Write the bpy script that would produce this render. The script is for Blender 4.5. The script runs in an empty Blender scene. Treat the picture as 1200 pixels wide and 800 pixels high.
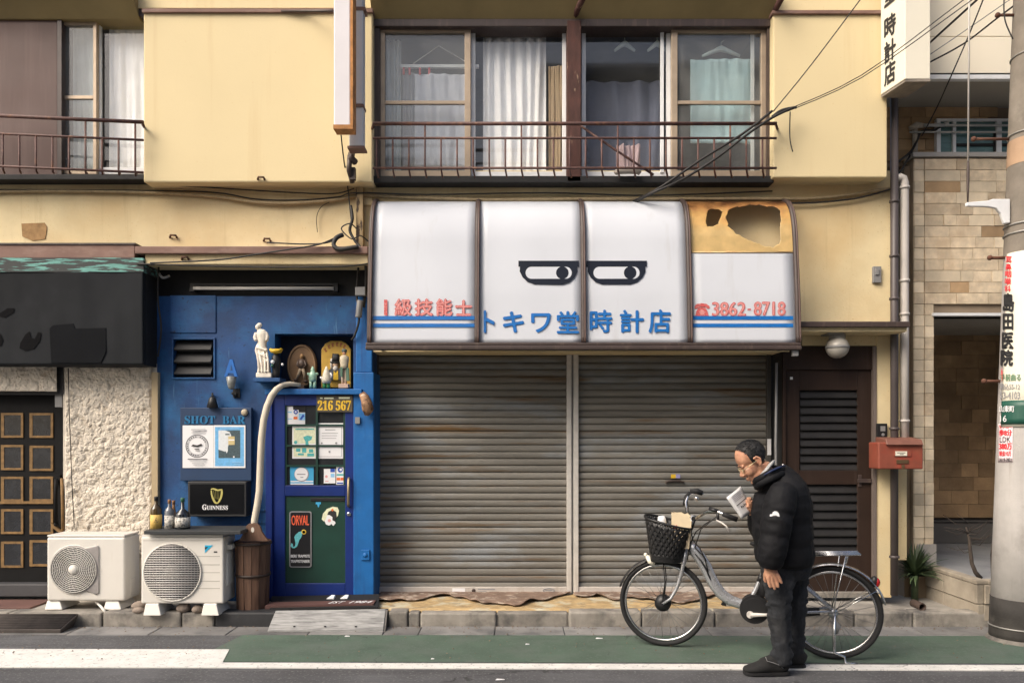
import bpy, math, random
from mathutils import Vector, Matrix, noise
random.seed(7)
S = bpy.context.scene
COL = S.collection
R = math.radians

# ------------------------------------------------------------------ camera, sky, sun, exposure
F_PX, EYE, HZN = 900.0, 1.62, 510.0          # surveyed from the photograph: focal length, eye height, horizon row
cam = bpy.data.cameras.new('camera'); cam_o = bpy.data.objects.new('camera', cam); COL.objects.link(cam_o)
cam.sensor_width = 36; cam.lens = 27.0; cam.shift_y = 110/1200
cam.clip_start = 0.05; cam.clip_end = 500
cam_o.location = (0, 0, EYE); cam_o.rotation_euler = (R(90), 0, 0)
S.camera = cam_o
SUN_EL, SUN_AZ = R(43), math.atan2(-0.78, -0.62)   # soft light from the upper left, behind the viewer
w = bpy.data.worlds.new('World'); S.world = w; w.use_nodes = True
nt = w.node_tree; bg = nt.nodes['Background']
sk = nt.nodes.new('ShaderNodeTexSky'); sk.sky_type = 'NISHITA'; sk.sun_disc = False
sk.sun_elevation = SUN_EL; sk.sun_rotation = SUN_AZ; sk.air_density = 1.0; sk.dust_density = 7.0; sk.ozone_density = 1.0
nt.links.new(sk.outputs['Color'], bg.inputs['Color']); bg.inputs['Strength'].default_value = 0.12
sl = bpy.data.lights.new('sun', 'SUN'); sl.energy = 1.3; sl.angle = R(40); sl.color = (1, .945, .85)
so = bpy.data.objects.new('sun', sl); COL.objects.link(so)
sd = Vector((math.sin(SUN_AZ)*math.cos(SUN_EL), math.cos(SUN_AZ)*math.cos(SUN_EL), math.sin(SUN_EL)))
so.rotation_euler = (-sd).to_track_quat('-Z', 'Y').to_euler()
S.view_settings.view_transform = 'Standard'; S.view_settings.look = 'None'
S.view_settings.exposure = 0.8; S.view_settings.gamma = 1; S.view_settings.use_curve_mapping = False

# ------------------------------------------------------------------ helpers
def P(px, py, d):
    """point of the place that stands d metres before the viewer where the photograph shows (px, py)"""
    return Vector(((px-600)*d/F_PX, d, EYE-(py-HZN)*d/F_PX))
def lin(c):
    return tuple((x/12.92 if x <= .04045 else ((x+.055)/1.055)**2.4) for x in c)
def hexc(h, k=1.0):
    h = h.lstrip('#'); r = lin([int(h[i:i+2], 16)/255 for i in (0, 2, 4)])
    return (r[0]*k, r[1]*k, r[2]*k)

class MB:
    def __init__(s): s.v = []; s.f = []; s.m = []; s.sm = []; s.mi = 0; s.smooth = False
    def add(s, vs, fs, smooth=None):
        b = len(s.v); s.v += [tuple(x) for x in vs]
        for f in fs:
            s.f.append([i+b for i in f]); s.m.append(s.mi); s.sm.append(s.smooth if smooth is None else smooth)
        return s
    def box(s, x0, x1, y0, y1, z0, z1):
        if x0 > x1: x0, x1 = x1, x0
        if y0 > y1: y0, y1 = y1, y0
        if z0 > z1: z0, z1 = z1, z0
        v = [(x0,y0,z0),(x1,y0,z0),(x1,y1,z0),(x0,y1,z0),(x0,y0,z1),(x1,y0,z1),(x1,y1,z1),(x0,y1,z1)]
        return s.add(v, [(0,3,2,1),(4,5,6,7),(0,1,5,4),(1,2,6,5),(2,3,7,6),(3,0,4,7)], False)
    def fbox(s, x0, y0, x1, y1, d, t=.05):
        a = P(x0, y0, d); b = P(x1, y1, d)
        return s.box(a.x, b.x, d, d+t, b.z, a.z)
    def hexa(s, q0, q1):
        """solid between two quads given in the same order"""
        return s.add(list(q0)+list(q1), [(3,2,1,0),(4,5,6,7),(0,1,5,4),(1,2,6,5),(2,3,7,6),(3,0,4,7)], False)
    def prism(s, poly, d, t, px=True):
        """outline in photo px (or x,z metres) pushed back by t"""
        a = [P(x, y, d) if px else Vector((x, d, y)) for x, y in poly]
        ar = sum(a[i].x*a[(i+1) % len(a)].z-a[(i+1) % len(a)].x*a[i].z for i in range(len(a)))
        if ar < 0: a.reverse()
        n = len(a); v = a+[p+Vector((0, t, 0)) for p in a]
        fs = [tuple(range(n)), tuple(range(2*n-1, n-1, -1))]+[(i, i+n, (i+1) % n+n, (i+1) % n) for i in range(n)]
        return s.add(v, fs, False)
    def tube(s, pts, r, n=8, caps=True, closed=False, smooth=True, up=None, squash=1.0):
        pts = [Vector(p) for p in pts]; N = len(pts)
        rs = r if isinstance(r, (list, tuple)) else [r]*N
        prev = None; vs = []
        for i, p in enumerate(pts):
            if closed: t = pts[(i+1) % N]-pts[i-1]
            else: t = pts[min(i+1, N-1)]-pts[max(i-1, 0)]
            if t.length < 1e-9: t = Vector((0, 0, 1))
            t.normalize()
            if up is not None: prev = Vector(up)
            elif prev is None:
                prev = Vector((0, 0, 1)) if abs(t.z) < .9 else Vector((0, 1, 0))
            u = prev-t*prev.dot(t)
            if u.length < 1e-6: u = t.orthogonal()
            u.normalize(); prev = u; q = t.cross(u)
            rr = rs[i]; ra, rb = rr if isinstance(rr, (tuple, list)) else (rr, rr*squash)
            for k in range(n):
                a = 2*math.pi*k/n
                vs.append(p+u*(math.cos(a)*ra)+q*(math.sin(a)*rb))
        fs = []
        for i in range(N if closed else N-1):
            j = (i+1) % N
            for k in range(n):
                fs.append((i*n+k, i*n+(k+1) % n, j*n+(k+1) % n, j*n+k))
        s.add(vs, fs, smooth)
        if caps and not closed:
            b = len(s.v)-len(vs)
            for f in (list(range(n-1, -1, -1)), [(N-1)*n+k for k in range(n)]):
                s.f.append([i+b for i in f]); s.m.append(s.mi); s.sm.append(False)
        return s
    def lathe(s, prof, c, n=20, axis='Z', smooth=True):
        c = Vector(c); vs = []
        for r, h in prof:
            for k in range(n):
                a = 2*math.pi*k/n; x, y = r*math.cos(a), r*math.sin(a)
                vs.append(c+(Vector((x, y, h)) if axis == 'Z' else Vector((x, h, y)) if axis == 'Y' else Vector((h, x, y))))
        N = len(prof)
        fs = [(i*n+k, i*n+(k+1) % n, (i+1)*n+(k+1) % n, (i+1)*n+k) for i in range(N-1) for k in range(n)]
        if axis != 'Z': fs = [f[::-1] for f in fs]
        b = len(s.v); s.add(vs, fs, smooth)
        for f in (list(range(n-1, -1, -1)), [(N-1)*n+k for k in range(n)]):
            if axis != 'Z': f = f[::-1]
            s.f.append([i+b for i in f]); s.m.append(s.mi); s.sm.append(False)
        return s
    def ball(s, c, r, n=14, m=9, rot=None):
        c = Vector(c); rx, ry, rz = r if isinstance(r, (tuple, list)) else (r, r, r)
        vs = [(0, 0, 1)]+[(math.sin(math.pi*j/m)*math.cos(2*math.pi*k/n), math.sin(math.pi*j/m)*math.sin(2*math.pi*k/n), math.cos(math.pi*j/m)) for j in range(1, m) for k in range(n)]+[(0, 0, -1)]
        out = []
        for v in vs:
            q = Vector((v[0]*rx, v[1]*ry, v[2]*rz))
            if rot is not None: q = rot @ q
            out.append(c+q)
        fs = [(0, 1+k, 1+(k+1) % n) for k in range(n)]
        for j in range(m-2):
            for k in range(n):
                a = 1+j*n; fs.append((a+k, a+n+k, a+n+(k+1) % n, a+(k+1) % n))
        a = 1+(m-2)*n; L = len(vs)-1
        fs += [(a+k, L, a+(k+1) % n) for k in range(n)]
        return s.add(out, fs, True)
    def grid(s, fn, nu, nv, smooth=True, skip=None):
        vs = [fn(i/nu, j/nv) for j in range(nv+1) for i in range(nu+1)]
        fs = []
        for j in range(nv):
            for i in range(nu):
                if skip and skip((i+.5)/nu, (j+.5)/nv): continue
                a = j*(nu+1)+i; fs.append((a, a+1, a+nu+2, a+nu+1))
        return s.add(vs, fs, smooth)

def wloc(o):
    l = Vector((0, 0, 0))
    while o is not None: l += o.location; o = o.parent
    return l
def obj(name, mb, mat, parent=None, label=None, cat=None, group=None, kind=None, bevel=0, bseg=2, solid=0):
    me = bpy.data.meshes.new(name)
    off = wloc(parent) if parent else Vector((0, 0, 0))
    me.from_pydata([Vector(v)-off for v in mb.v], [], mb.f)
    mats = mat if isinstance(mat, (list, tuple)) else [mat]
    for m in mats: me.materials.append(m)
    me.polygons.foreach_set('material_index', mb.m); me.polygons.foreach_set('use_smooth', mb.sm)
    me.update()
    o = bpy.data.objects.new(name, me); COL.objects.link(o)
    if parent: o.parent = parent
    tag(o, label, cat, group, kind)
    if solid:
        md = o.modifiers.new('solid', 'SOLIDIFY'); md.thickness = solid; md.offset = -1
    if bevel:
        md = o.modifiers.new('bevel', 'BEVEL'); md.width = bevel; md.segments = bseg; md.limit_method = 'ANGLE'; md.angle_limit = R(40)
    return o
def tag(o, label=None, cat=None, group=None, kind=None):
    if label: o['label'] = label
    if cat: o['category'] = cat
    if group: o['group'] = group
    if kind: o['kind'] = kind
def thing(name, label, cat, loc=(0, 0, 0), group=None):
    o = bpy.data.objects.new(name, None); o.empty_display_size = .1; COL.objects.link(o); o.location = loc
    tag(o, label, cat, group); return o
def inst(me_obj, name, parent, loc, scale=None, rot=None):
    """another object sharing me_obj's mesh"""
    c = me_obj.copy(); c.name = name; COL.objects.link(c); c.parent = parent
    c.location = Vector(loc)-(wloc(parent) if parent else Vector((0, 0, 0)))
    if scale: c.scale = scale
    if rot: c.rotation_euler = rot
    return c
def copy_tree(o, delta, parent=None):
    c = o.copy(); COL.objects.link(c); c.parent = parent
    if parent is None: c.location = o.location+Vector(delta)
    for ch in list(o.children): copy_tree(ch, delta, c)
    return c

_tc = {}
def text_geo(t, font=None):
    if t in _tc: return _tc[t]
    c = bpy.data.curves.new('lettering', 'FONT'); c.body = t; c.resolution_u = 3
    o = bpy.data.objects.new('lettering', c); COL.objects.link(o); bpy.context.view_layer.update()
    m = bpy.data.meshes.new_from_object(o.evaluated_get(bpy.context.evaluated_depsgraph_get()))
    vs = [(v.co.x, v.co.y) for v in m.vertices]; fs = [tuple(p.vertices) for p in m.polygons]
    bpy.data.objects.remove(o); bpy.data.curves.remove(c); bpy.data.meshes.remove(m)
    x0 = min(v[0] for v in vs); x1 = max(v[0] for v in vs); y0 = min(v[1] for v in vs); y1 = max(v[1] for v in vs)
    _tc[t] = ([((x-x0)/max(x1-x0, 1e-6), (y-y0)/max(y1-y0, 1e-6)) for x, y in vs], fs); return _tc[t]
def put_text(mb, t, fmap, bold=0.0, layers=0.0):
    """fmap(u, v, k): u,v across the line of writing, k = layer; bold = widening as a share of the line's width"""
    vs, fs = text_geo(t)
    sh = [(0, 0)] if not bold else [(-bold, 0), (bold, 0), (0, bold*layers), (0, -bold*layers)]
    for k, (a, b) in enumerate(sh):
        mb.add([fmap(u+a, v+b, k) for u, v in vs], fs, False)
def text_rect(mb, t, x0, y0, x1, y1, d, bold=0, layers=1.0):
    put_text(mb, t, lambda u, v, k: P(x0+(x1-x0)*u, y1+(y0-y1)*v, d-.0002*k), bold, layers)

# ------------------------------------------------------------------ procedural materials
def M(name, col, rough=.6, metal=0.0, var=.12, scale=3.0, bump=0.0, bscale=60.0, col2=None, c2at=(.5, .62), c2scale=2.0,
      streak=None, sscale=(14, 14, .7), sat=(.5, .75), rand=0.0, speck=None, crack=None, spec=.5, coat=0.0, sheen=0.0, stretch=None):
    m = bpy.data.materials.new(name); m.use_nodes = True; n = m.node_tree; L = n.links
    b = n.nodes['Principled BSDF']
    b.inputs['Roughness'].default_value = rough; b.inputs['Metallic'].default_value = metal
    b.inputs['Specular IOR Level'].default_value = spec; b.inputs['Coat Weight'].default_value = coat
    if sheen: b.inputs['Sheen Weight'].default_value = sheen
    g = n.nodes.new('ShaderNodeNewGeometry'); pos = g.outputs['Position']
    if stretch:
        mp = n.nodes.new('ShaderNodeMapping'); mp.inputs['Scale'].default_value = stretch; L.new(pos, mp.inputs['Vector']); base_vec = mp.outputs['Vector']
    else: base_vec = pos
    def nz(sc, vec=None, det=5.0, ro=.6):
        t = n.nodes.new('ShaderNodeTexNoise'); t.inputs['Scale'].default_value = sc; t.inputs['Detail'].default_value = det; t.inputs['Roughness'].default_value = ro
        L.new(vec or base_vec, t.inputs['Vector']); return t.outputs['Fac']
    def ramp(fac, a, c):
        mr = n.nodes.new('ShaderNodeMapRange'); mr.inputs['From Min'].default_value = a; mr.inputs['From Max'].default_value = c; L.new(fac, mr.inputs['Value']); return mr.outputs['Result']
    def mix(fac, A, B):
        x = n.nodes.new('ShaderNodeMix'); x.data_type = 'RGBA'
        if isinstance(fac, float): x.inputs['Factor'].default_value = fac
        else: L.new(fac, x.inputs['Factor'])
        for sock, val in ((x.inputs['A'], A), (x.inputs['B'], B)):
            if isinstance(val, tuple): sock.default_value = (*val[:3], 1)
            else: L.new(val, sock)
        return x.outputs['Result']
    cur = mix(ramp(nz(scale), .3, .7), tuple(c*(1-var) for c in col), tuple(min(1, c*(1+var)) for c in col))
    if col2: cur = mix(ramp(nz(c2scale), *c2at), cur, tuple(col2))
    if streak:
        mp = n.nodes.new('ShaderNodeMapping'); mp.inputs['Scale'].default_value = sscale; L.new(pos, mp.inputs['Vector'])
        cur = mix(ramp(nz(1.0, mp.outputs['Vector'], 4.0, .65), *sat), cur, tuple(streak))
    if speck:
        sc_, th_, colr = speck; cur = mix(ramp(nz(sc_, pos, 2.0, .5), th_, th_+.06), cur, tuple(colr))
    if crack:
        sc_, wd_, mk_, colr = crack
        vo = n.nodes.new('ShaderNodeTexVoronoi'); vo.feature = 'DISTANCE_TO_EDGE'; vo.inputs['Scale'].default_value = sc_
        wn = n.nodes.new('ShaderNodeTexNoise'); wn.inputs['Scale'].default_value = 5; wn.inputs['Detail'].default_value = 6; L.new(pos, wn.inputs['Vector'])
        va = n.nodes.new('ShaderNodeVectorMath'); va.operation = 'MULTIPLY_ADD'; va.inputs[1].default_value = (.35, .35, .35); L.new(wn.outputs['Color'], va.inputs[0]); L.new(pos, va.inputs[2]); L.new(va.outputs[0], vo.inputs['Vector'])
        c0 = ramp(vo.outputs['Distance'], wd_, wd_*.3); mk = ramp(nz(.9, pos, 2.0), mk_, mk_+.05)
        mm = n.nodes.new('ShaderNodeMath'); mm.operation = 'MULTIPLY'; L.new(c0, mm.inputs[0]); L.new(mk, mm.inputs[1]); cur = mix(mm.outputs[0], cur, tuple(colr))
    if rand:
        oi = n.nodes.new('ShaderNodeObjectInfo'); mr = n.nodes.new('ShaderNodeMapRange')
        mr.inputs['To Min'].default_value = 1-rand; mr.inputs['To Max'].default_value = 1+rand; L.new(oi.outputs['Random'], mr.inputs['Value'])
        hs = n.nodes.new('ShaderNodeHueSaturation'); L.new(mr.outputs['Result'], hs.inputs['Value']); L.new(cur, hs.inputs['Color']); cur = hs.outputs['Color']
    L.new(cur, b.inputs['Base Color'])
    rv = n.nodes.new('ShaderNodeMapRange'); rv.inputs['To Min'].default_value = max(.02, rough-.08); rv.inputs['To Max'].default_value = min(1, rough+.1)
    L.new(nz(scale*2.3), rv.inputs['Value']); L.new(rv.outputs['Result'], b.inputs['Roughness'])
    if bump:
        bp = n.nodes.new('ShaderNodeBump'); bp.inputs['Strength'].default_value = min(1, bump); bp.inputs['Distance'].default_value = .004*max(1, bump)
        L.new(nz(bscale, None, 6.0), bp.inputs['Height']); L.new(bp.outputs['Normal'], b.inputs['Normal'])
    return m
def glass(name, tint=(.985, .99, .99), rough=.03, boost=1.1, dirt=.02):
    m = bpy.data.materials.new(name); m.use_nodes = True; n = m.node_tree; L = n.links
    n.nodes.remove(n.nodes['Principled BSDF']); out = n.nodes['Material Output']
    tr = n.nodes.new('ShaderNodeBsdfTransparent'); tr.inputs[0].default_value = (*tint, 1)
    gl = n.nodes.new('ShaderNodeBsdfGlossy'); gl.inputs['Roughness'].default_value = rough
    fr = n.nodes.new('ShaderNodeFresnel'); gb = n.nodes.new('ShaderNodeNewGeometry'); mi_ = n.nodes.new('ShaderNodeMapRange'); mi_.inputs['To Min'].default_value = 1.52; mi_.inputs['To Max'].default_value = 1/1.52; L.new(gb.outputs['Backfacing'], mi_.inputs['Value']); L.new(mi_.outputs['Result'], fr.inputs[0])   # a thin pane: the same reflection on both its faces
    ml = n.nodes.new('ShaderNodeMath'); ml.operation = 'MULTIPLY'; ml.inputs[1].default_value = boost; L.new(fr.outputs[0], ml.inputs[0])
    mx = n.nodes.new('ShaderNodeMixShader'); L.new(ml.outputs[0], mx.inputs[0]); L.new(tr.outputs[0], mx.inputs[1]); L.new(gl.outputs[0], mx.inputs[2])
    df = n.nodes.new('ShaderNodeBsdfDiffuse'); df.inputs[0].default_value = (.6, .6, .58, 1)
    tx = n.nodes.new('ShaderNodeTexNoise'); tx.inputs['Scale'].default_value = 4; ge = n.nodes.new('ShaderNodeNewGeometry'); L.new(ge.outputs['Position'], tx.inputs['Vector'])
    m2 = n.nodes.new('ShaderNodeMath'); m2.operation = 'MULTIPLY'; m2.inputs[1].default_value = dirt*2; L.new(tx.outputs['Fac'], m2.inputs[0])
    mx2 = n.nodes.new('ShaderNodeMixShader'); L.new(m2.outputs[0], mx2.inputs[0]); L.new(mx.outputs[0], mx2.inputs[1]); L.new(df.outputs[0], mx2.inputs[2])
    L.new(mx2.outputs[0], out.inputs['Surface']); return m

YEL = M('yellow_render', (.72, .60, .365), .85, var=.12, scale=1.8, bump=.5, bscale=45, col2=(.64, .465, .235), c2at=(.42, .75), c2scale=1.1, streak=(.45, .33, .17), sscale=(7, 7, .35), sat=(.58, .9), speck=(70, .66, (.55, .40, .20)))
YELB = M('yellow_panel_paint', (.71, .59, .35), .8, var=.035, scale=.8, bump=.2, bscale=50, streak=(.62, .47, .25), sscale=(5, 5, .3), sat=(.56, .9), speck=(60, .68, (.66, .50, .27)))
BRN = M('brown_painted_metal', (.055, .038, .034), .5, var=.2, scale=5, streak=(.12, .09, .07), sscale=(20, 20, 2), sat=(.55, .8))
FLASH = M('faded_brown_flashing', (.20, .115, .09), .7, var=.15, scale=4, streak=(.3, .2, .16), sscale=(3, 3, 9), sat=(.5, .8))
RUSTY = M('rusty_brown_rail', (.095, .045, .038), .6, var=.35, scale=30, col2=(.2, .09, .05), c2at=(.55, .7), c2scale=18)
PEEL = M('peeling_brown_wood', (.07, .028, .022), .8, var=.4, scale=20, col2=(.28, .19, .13), c2at=(.62, .7), c2scale=25, bump=.6, bscale=60, stretch=(1, 1, .3))
DARK = M('near_black_wood', (.012, .012, .013), .7, var=.3, scale=8)  # one near-black tone for sills, recesses, jambs and gaps
BLACKP = M('black_plastic', (.012, .012, .013), .45, var=.2, scale=20)
RUBBER = M('black_rubber', (.009, .009, .010), .75, var=.2, scale=30, bump=.2, bscale=200)
CABLE = M('cable_sheath', (.02, .018, .017), .6, var=.3, scale=20)
CABLEB = M('beige_cable_sheath', (.40, .31, .18), .7, var=.2, scale=20)
BLUEW = M('dark_blue_wall_paint', (.006, .052, .175), .6, var=.35, scale=2.2, col2=(.006, .105, .28), c2at=(.46, .68), c2scale=2.6, bump=.8, bscale=40, streak=(.12, .28, .44), sscale=(18, 18, 1.4), sat=(.62, .8), speck=(26, .66, (.004, .022, .075)))
BLUED = M('door_royal_blue_paint', (.003, .022, .16), .42, var=.12, scale=4, col2=(.003, .012, .10), c2at=(.5, .8), c2scale=3, bump=.15, bscale=60)
BLUEP = M('bright_blue_pillar_paint', (.005, .115, .36), .5, var=.15, scale=5, col2=(.03, .16, .42), c2at=(.6, .8), c2scale=9, streak=(.01, .05, .2), sat=(.55, .8), bump=.4, bscale=50)
GREEND = M('bottle_green_panel', (.006, .042, .030), .45, var=.2, scale=4, bump=.1)
WHITEP = M('white_acrylic_sheet', (.67, .70, .755), .4, var=.03, scale=1.2, streak=(.52, .52, .52), sscale=(5, 5, .6), sat=(.6, .95))
BLUEL = M('blue_vinyl_lettering', (.004, .135, .44), .5, var=.12, scale=25, col2=(.06, .22, .55), c2at=(.62, .75), c2scale=40)
REDL = M('faded_red_lettering', (.52, .07, .07), .6, var=.25, scale=60, col2=(.62, .25, .23), c2at=(.5, .6), c2scale=90)
REDLI = M('bleached_pink_lettering', (.66, .27, .25), .6, var=.2, scale=80)
NAVY = M('navy_vinyl_emblem', (.006, .010, .022), .6, var=.1, spec=.25)
YSTAIN = M('yellowed_acrylic', (.72, .54, .27), .3, var=.2, scale=5, col2=(.34, .16, .09), c2at=(.5, .75), c2scale=6, streak=(.55, .3, .12), sscale=(9, 9, 4), sat=(.5, .75))
SHUT = M('weathered_shutter_slat', (.185, .175, .155), .62, metal=.0, var=.25, scale=1.6, stretch=(.6, 1, 9), col2=(.15, .088, .038), c2at=(.56, .70), c2scale=1.1, streak=(.235, .25, .26), sscale=(1.1, 1, 4), sat=(.50, .70), rand=.13, bump=.1, spec=.25)
ALU = M('aluminium', (.60, .57, .53), .45, metal=.15, var=.12, scale=8, streak=(.3, .26, .22), sscale=(20, 20, 1), sat=(.6, .85))
SILVER = M('silver_paint', (.50, .51, .53), .26, metal=.65, var=.05, scale=8)
CHROME = M('bright_steel', (.62, .62, .62), .22, metal=1.0, var=.06, scale=10)
WFRAME = M('white_aluminium_frame', (.78, .79, .80), .4, metal=.0, var=.06, scale=8)
BRONZE = M('bronze_aluminium_frame', (.42, .33, .24), .45, metal=.3, var=.12, scale=8)
GLASS = glass('window_glass'); GLASSD = glass('dusty_window_glass', (.93, .95, .95), .05, 1.1, .09); GLASSK = glass('dark_tinted_glass', (.25, .28, .3), .05, 1.3, .04)
CURT = M('white_curtain_cloth', (.92, .92, .92), .9, var=.05, scale=6)
CURTG = M('grey_net_curtain', (.66, .70, .71), .9, var=.08, scale=9)
ROOM = M('haze_blue_room', (.20, .23, .29), .9, var=.2, scale=2)  # blue-grey haze and reflection of the panes are put into the room colour
STUC = M('rough_cream_stucco', (.64, .58, .49), .95, var=.15, scale=14, col2=(.40, .33, .25), c2at=(.56, .72), c2scale=11, bump=1.0, bscale=90)
CANV = M('black_fascia_sheet', (.020, .022, .025), .75, var=.25, scale=1.4, streak=(.018, .02, .022), sscale=(4, 4, .5), sat=(.45, .7), bump=.15, bscale=30, col2=(.024, .026, .03), c2at=(.55, .75), c2scale=2.5, spec=.12)
TURQ = M('peeled_turquoise_paint', (.15, .36, .32), .8, var=.4, scale=18, col2=(.05, .055, .055), c2at=(.44, .5), c2scale=12, stretch=(.35, 1, 3.5), bump=.5)
DOORK = M('black_painted_door', (.006, .006, .0065), .7, spec=.2, var=.25, scale=10)
TAPE = M('tan_masking_tape', (.20, .115, .04), .7, var=.35, scale=20)
ACW = M('cream_appliance_enamel', (.66, .635, .585), .42, var=.05, scale=3, streak=(.5, .44, .36), sscale=(10, 10, 1.2), sat=(.62, .95))
ACG = M('grey_fan_guard', (.30, .28, .27), .5, var=.15, scale=20)
ACD = M('dark_fan_cavity', (.022, .020, .024), .7, var=.3, scale=14)
CONC = M('kerb_concrete', (.25, .23, .20), .9, var=.3, scale=6, col2=(.09, .085, .08), c2at=(.48, .66), c2scale=4, bump=.7, bscale=90, rand=.18, streak=(.2, .18, .16), sscale=(9, 9, 3), sat=(.55, .75))
CONCP = M('pavement_concrete', (.30, .28, .25), .9, var=.2, scale=4, col2=(.15, .14, .13), c2at=(.5, .7), c2scale=3, bump=.6, bscale=80)
GUTT = M('gutter_concrete', (.20, .195, .19), .9, var=.25, scale=5, col2=(.10, .10, .10), c2at=(.48, .64), c2scale=2.5, bump=.6, bscale=100, rand=.25)
ASPH = M('asphalt', (.092, .092, .098), .9, var=.25, scale=1.6, col2=(.066, .066, .07), c2at=(.48, .68), c2scale=2.5, bump=1.4, bscale=170, speck=(48, .58, (.135, .135, .135)), streak=(.06, .06, .063), sscale=(.5, 8, 1), sat=(.48, .68), crack=(.9, .010, .5, (.035, .035, .035)))
GREEN = M('green_lane_coating', (.075, .115, .085), .88, var=.2, scale=2.5, col2=(.10, .125, .105), c2at=(.45, .7), c2scale=3, bump=1.4, bscale=170, speck=(48, .6, (.10, .135, .11)), crack=(1.1, .007, .52, (.045, .06, .05)), streak=(.045, .075, .055), sscale=(1.5, 4, 1), sat=(.55, .8))
WLINE = M('white_road_paint', (.66, .65, .62), .8, var=.1, scale=8, col2=(.36, .355, .34), c2at=(.6, .72), c2scale=20, bump=.8, bscale=170, speck=(45, .63, (.36, .36, .35)), crack=(1.3, .006, .55, (.25, .25, .25)))
OCHRE = M('crumbling_ochre_screed', (.42, .30, .15), .9, var=.3, scale=9, col2=(.50, .46, .34), c2at=(.5, .62), c2scale=5, bump=1.2, bscale=60, streak=(.12, .09, .06), sscale=(9, 30, 9), sat=(.55, .68))
PEELB = M('torn_brown_floor_sheet', (.20, .135, .10), .8, var=.3, scale=9, col2=(.40, .33, .27), c2at=(.52, .62), c2scale=11, bump=.6)
BDOOR = M('brown_door_metal', (.030, .017, .012), .55, spec=.3, var=.15, scale=5, streak=(.05, .033, .027), sat=(.55, .8))
LOUV = M('dark_louvre_slat', (.020, .019, .019), .5, spec=.3, var=.2, scale=8)
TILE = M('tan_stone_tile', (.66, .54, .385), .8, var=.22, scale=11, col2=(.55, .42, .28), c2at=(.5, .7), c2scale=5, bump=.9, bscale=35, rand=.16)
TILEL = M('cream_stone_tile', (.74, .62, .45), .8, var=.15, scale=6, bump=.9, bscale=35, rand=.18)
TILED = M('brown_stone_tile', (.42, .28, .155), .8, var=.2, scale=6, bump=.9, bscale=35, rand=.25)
GROUT = M('tile_grout', (.26, .20, .14), .9, var=.15)
CREAMW = M('cream_siding', (.90, .82, .66), .7, var=.03, scale=1)
SOFF = M('grey_soffit_board', (.36, .335, .29), .85, var=.08, scale=2)
POLEC = M('pole_concrete', (.44, .42, .40), .9, var=.12, scale=5, col2=(.30, .28, .26), c2at=(.55, .75), c2scale=4, bump=.5, bscale=90, streak=(.25, .21, .17), sscale=(12, 12, .8), sat=(.58, .85))
POLEB = M('dark_pole_wrap', (.035, .032, .029), .8, var=.4, scale=6, col2=(.09, .083, .075), c2at=(.55, .75), c2scale=5, bump=.6, bscale=50)
SIGNW = M('cream_sign_face', (.78, .74, .62), .45, var=.03)
PAPER = M('white_paper', (.78, .78, .79), .7, var=.03)
INK = M('black_ink', (.02, .02, .022), .6, var=.1)
GREY = M('grey_plastic', (.22, .22, .22), .55, var=.1)
REDP = M('faded_vermilion_enamel', (.25, .068, .042), .5, var=.18, scale=6, col2=(.30, .055, .035), c2at=(.5, .7), c2scale=8)
REDI = M('red_print', (.70, .05, .06), .6, var=.1)
GREENS = M('dark_green_plate', (.015, .085, .06), .45, var=.06)
WOODB = M('dark_barrel_wood', (.12, .064, .040), .65, var=.3, scale=6, stretch=(6, 6, .6), col2=(.06, .026, .015), c2at=(.5, .7), c2scale=5, bump=.5, bscale=40, rand=.15)
HOSE = M('cream_duct_tape', (.58, .52, .42), .75, var=.1, scale=10, bump=.3, bscale=50)
PLASTW = M('white_plaster', (.74, .68, .58), .75, var=.1, scale=20, bump=.3, bscale=120)
SKIN = M('skin', (.50, .265, .165), .48, var=.14, scale=45, col2=(.44, .19, .12), c2at=(.5, .7), c2scale=28, bump=.25, bscale=160)
HAIR = M('greying_black_hair', (.014, .0135, .0135), .6, var=.5, scale=60, col2=(.055, .055, .055), c2at=(.55, .72), c2scale=70, bump=1.5, bscale=170, stretch=(.4, 1.6, 1))
JACK = M('black_puffer_nylon', (.006, .0062, .0078), .72, var=.2, scale=10, bump=.9, bscale=26, spec=.22)
JEAN = M('charcoal_denim', (.0135, .0155, .0195), .9, var=.35, scale=22, bump=1.4, bscale=70, col2=(.042, .043, .046), c2at=(.5, .68), c2scale=9, stretch=(1, 1, .5))
SHOE = M('black_suede', (.012, .012, .012), .9, var=.2, scale=30, bump=.3)
LEAF = M('strap_leaf', (.05, .078, .034), .55, var=.35, scale=9, rand=.3)
BARK = M('bare_bark', (.05, .038, .03), .9, var=.3, scale=25, bump=.8)
# ================================================================== the setting: road, lane, gutter, kerb, pavement
mb = MB(); mb.box(-60, 60, -8, 6.6, -.3, 0); obj('road', mb, ASPH, kind='structure')
mb = MB(); a = [(-2.31, 5.505), (9, 5.42), (9, 6.17), (-2.185, 6.235)]
mb.hexa([(x, y, .0) for x, y in a], [(x, y, .004) for x, y in a]); obj('bike_lane', mb, GREEN, kind='structure')
mb = MB()
a = [(-9, 5.40), (-2.19, 5.29), (9, 5.20), (9, 5.335), (-2.12, 5.455), (-2.13, 5.79), (-9, 5.86)]
a = [(-9, 5.37), (-2.16, 5.35), (9, 5.215), (9, 5.34), (-2.06, 5.462), (-2.135, 5.80), (-9, 5.84)]
mb.add([(x, y, .008) for x, y in a]+[(x, y, .0005) for x, y in a], [tuple(range(7)), tuple(range(13, 6, -1))]+[(i, i+7, (i+1) % 7+7, (i+1) % 7) for i in range(7)], False)
obj('road_marking', mb, WLINE, kind='structure')
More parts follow.
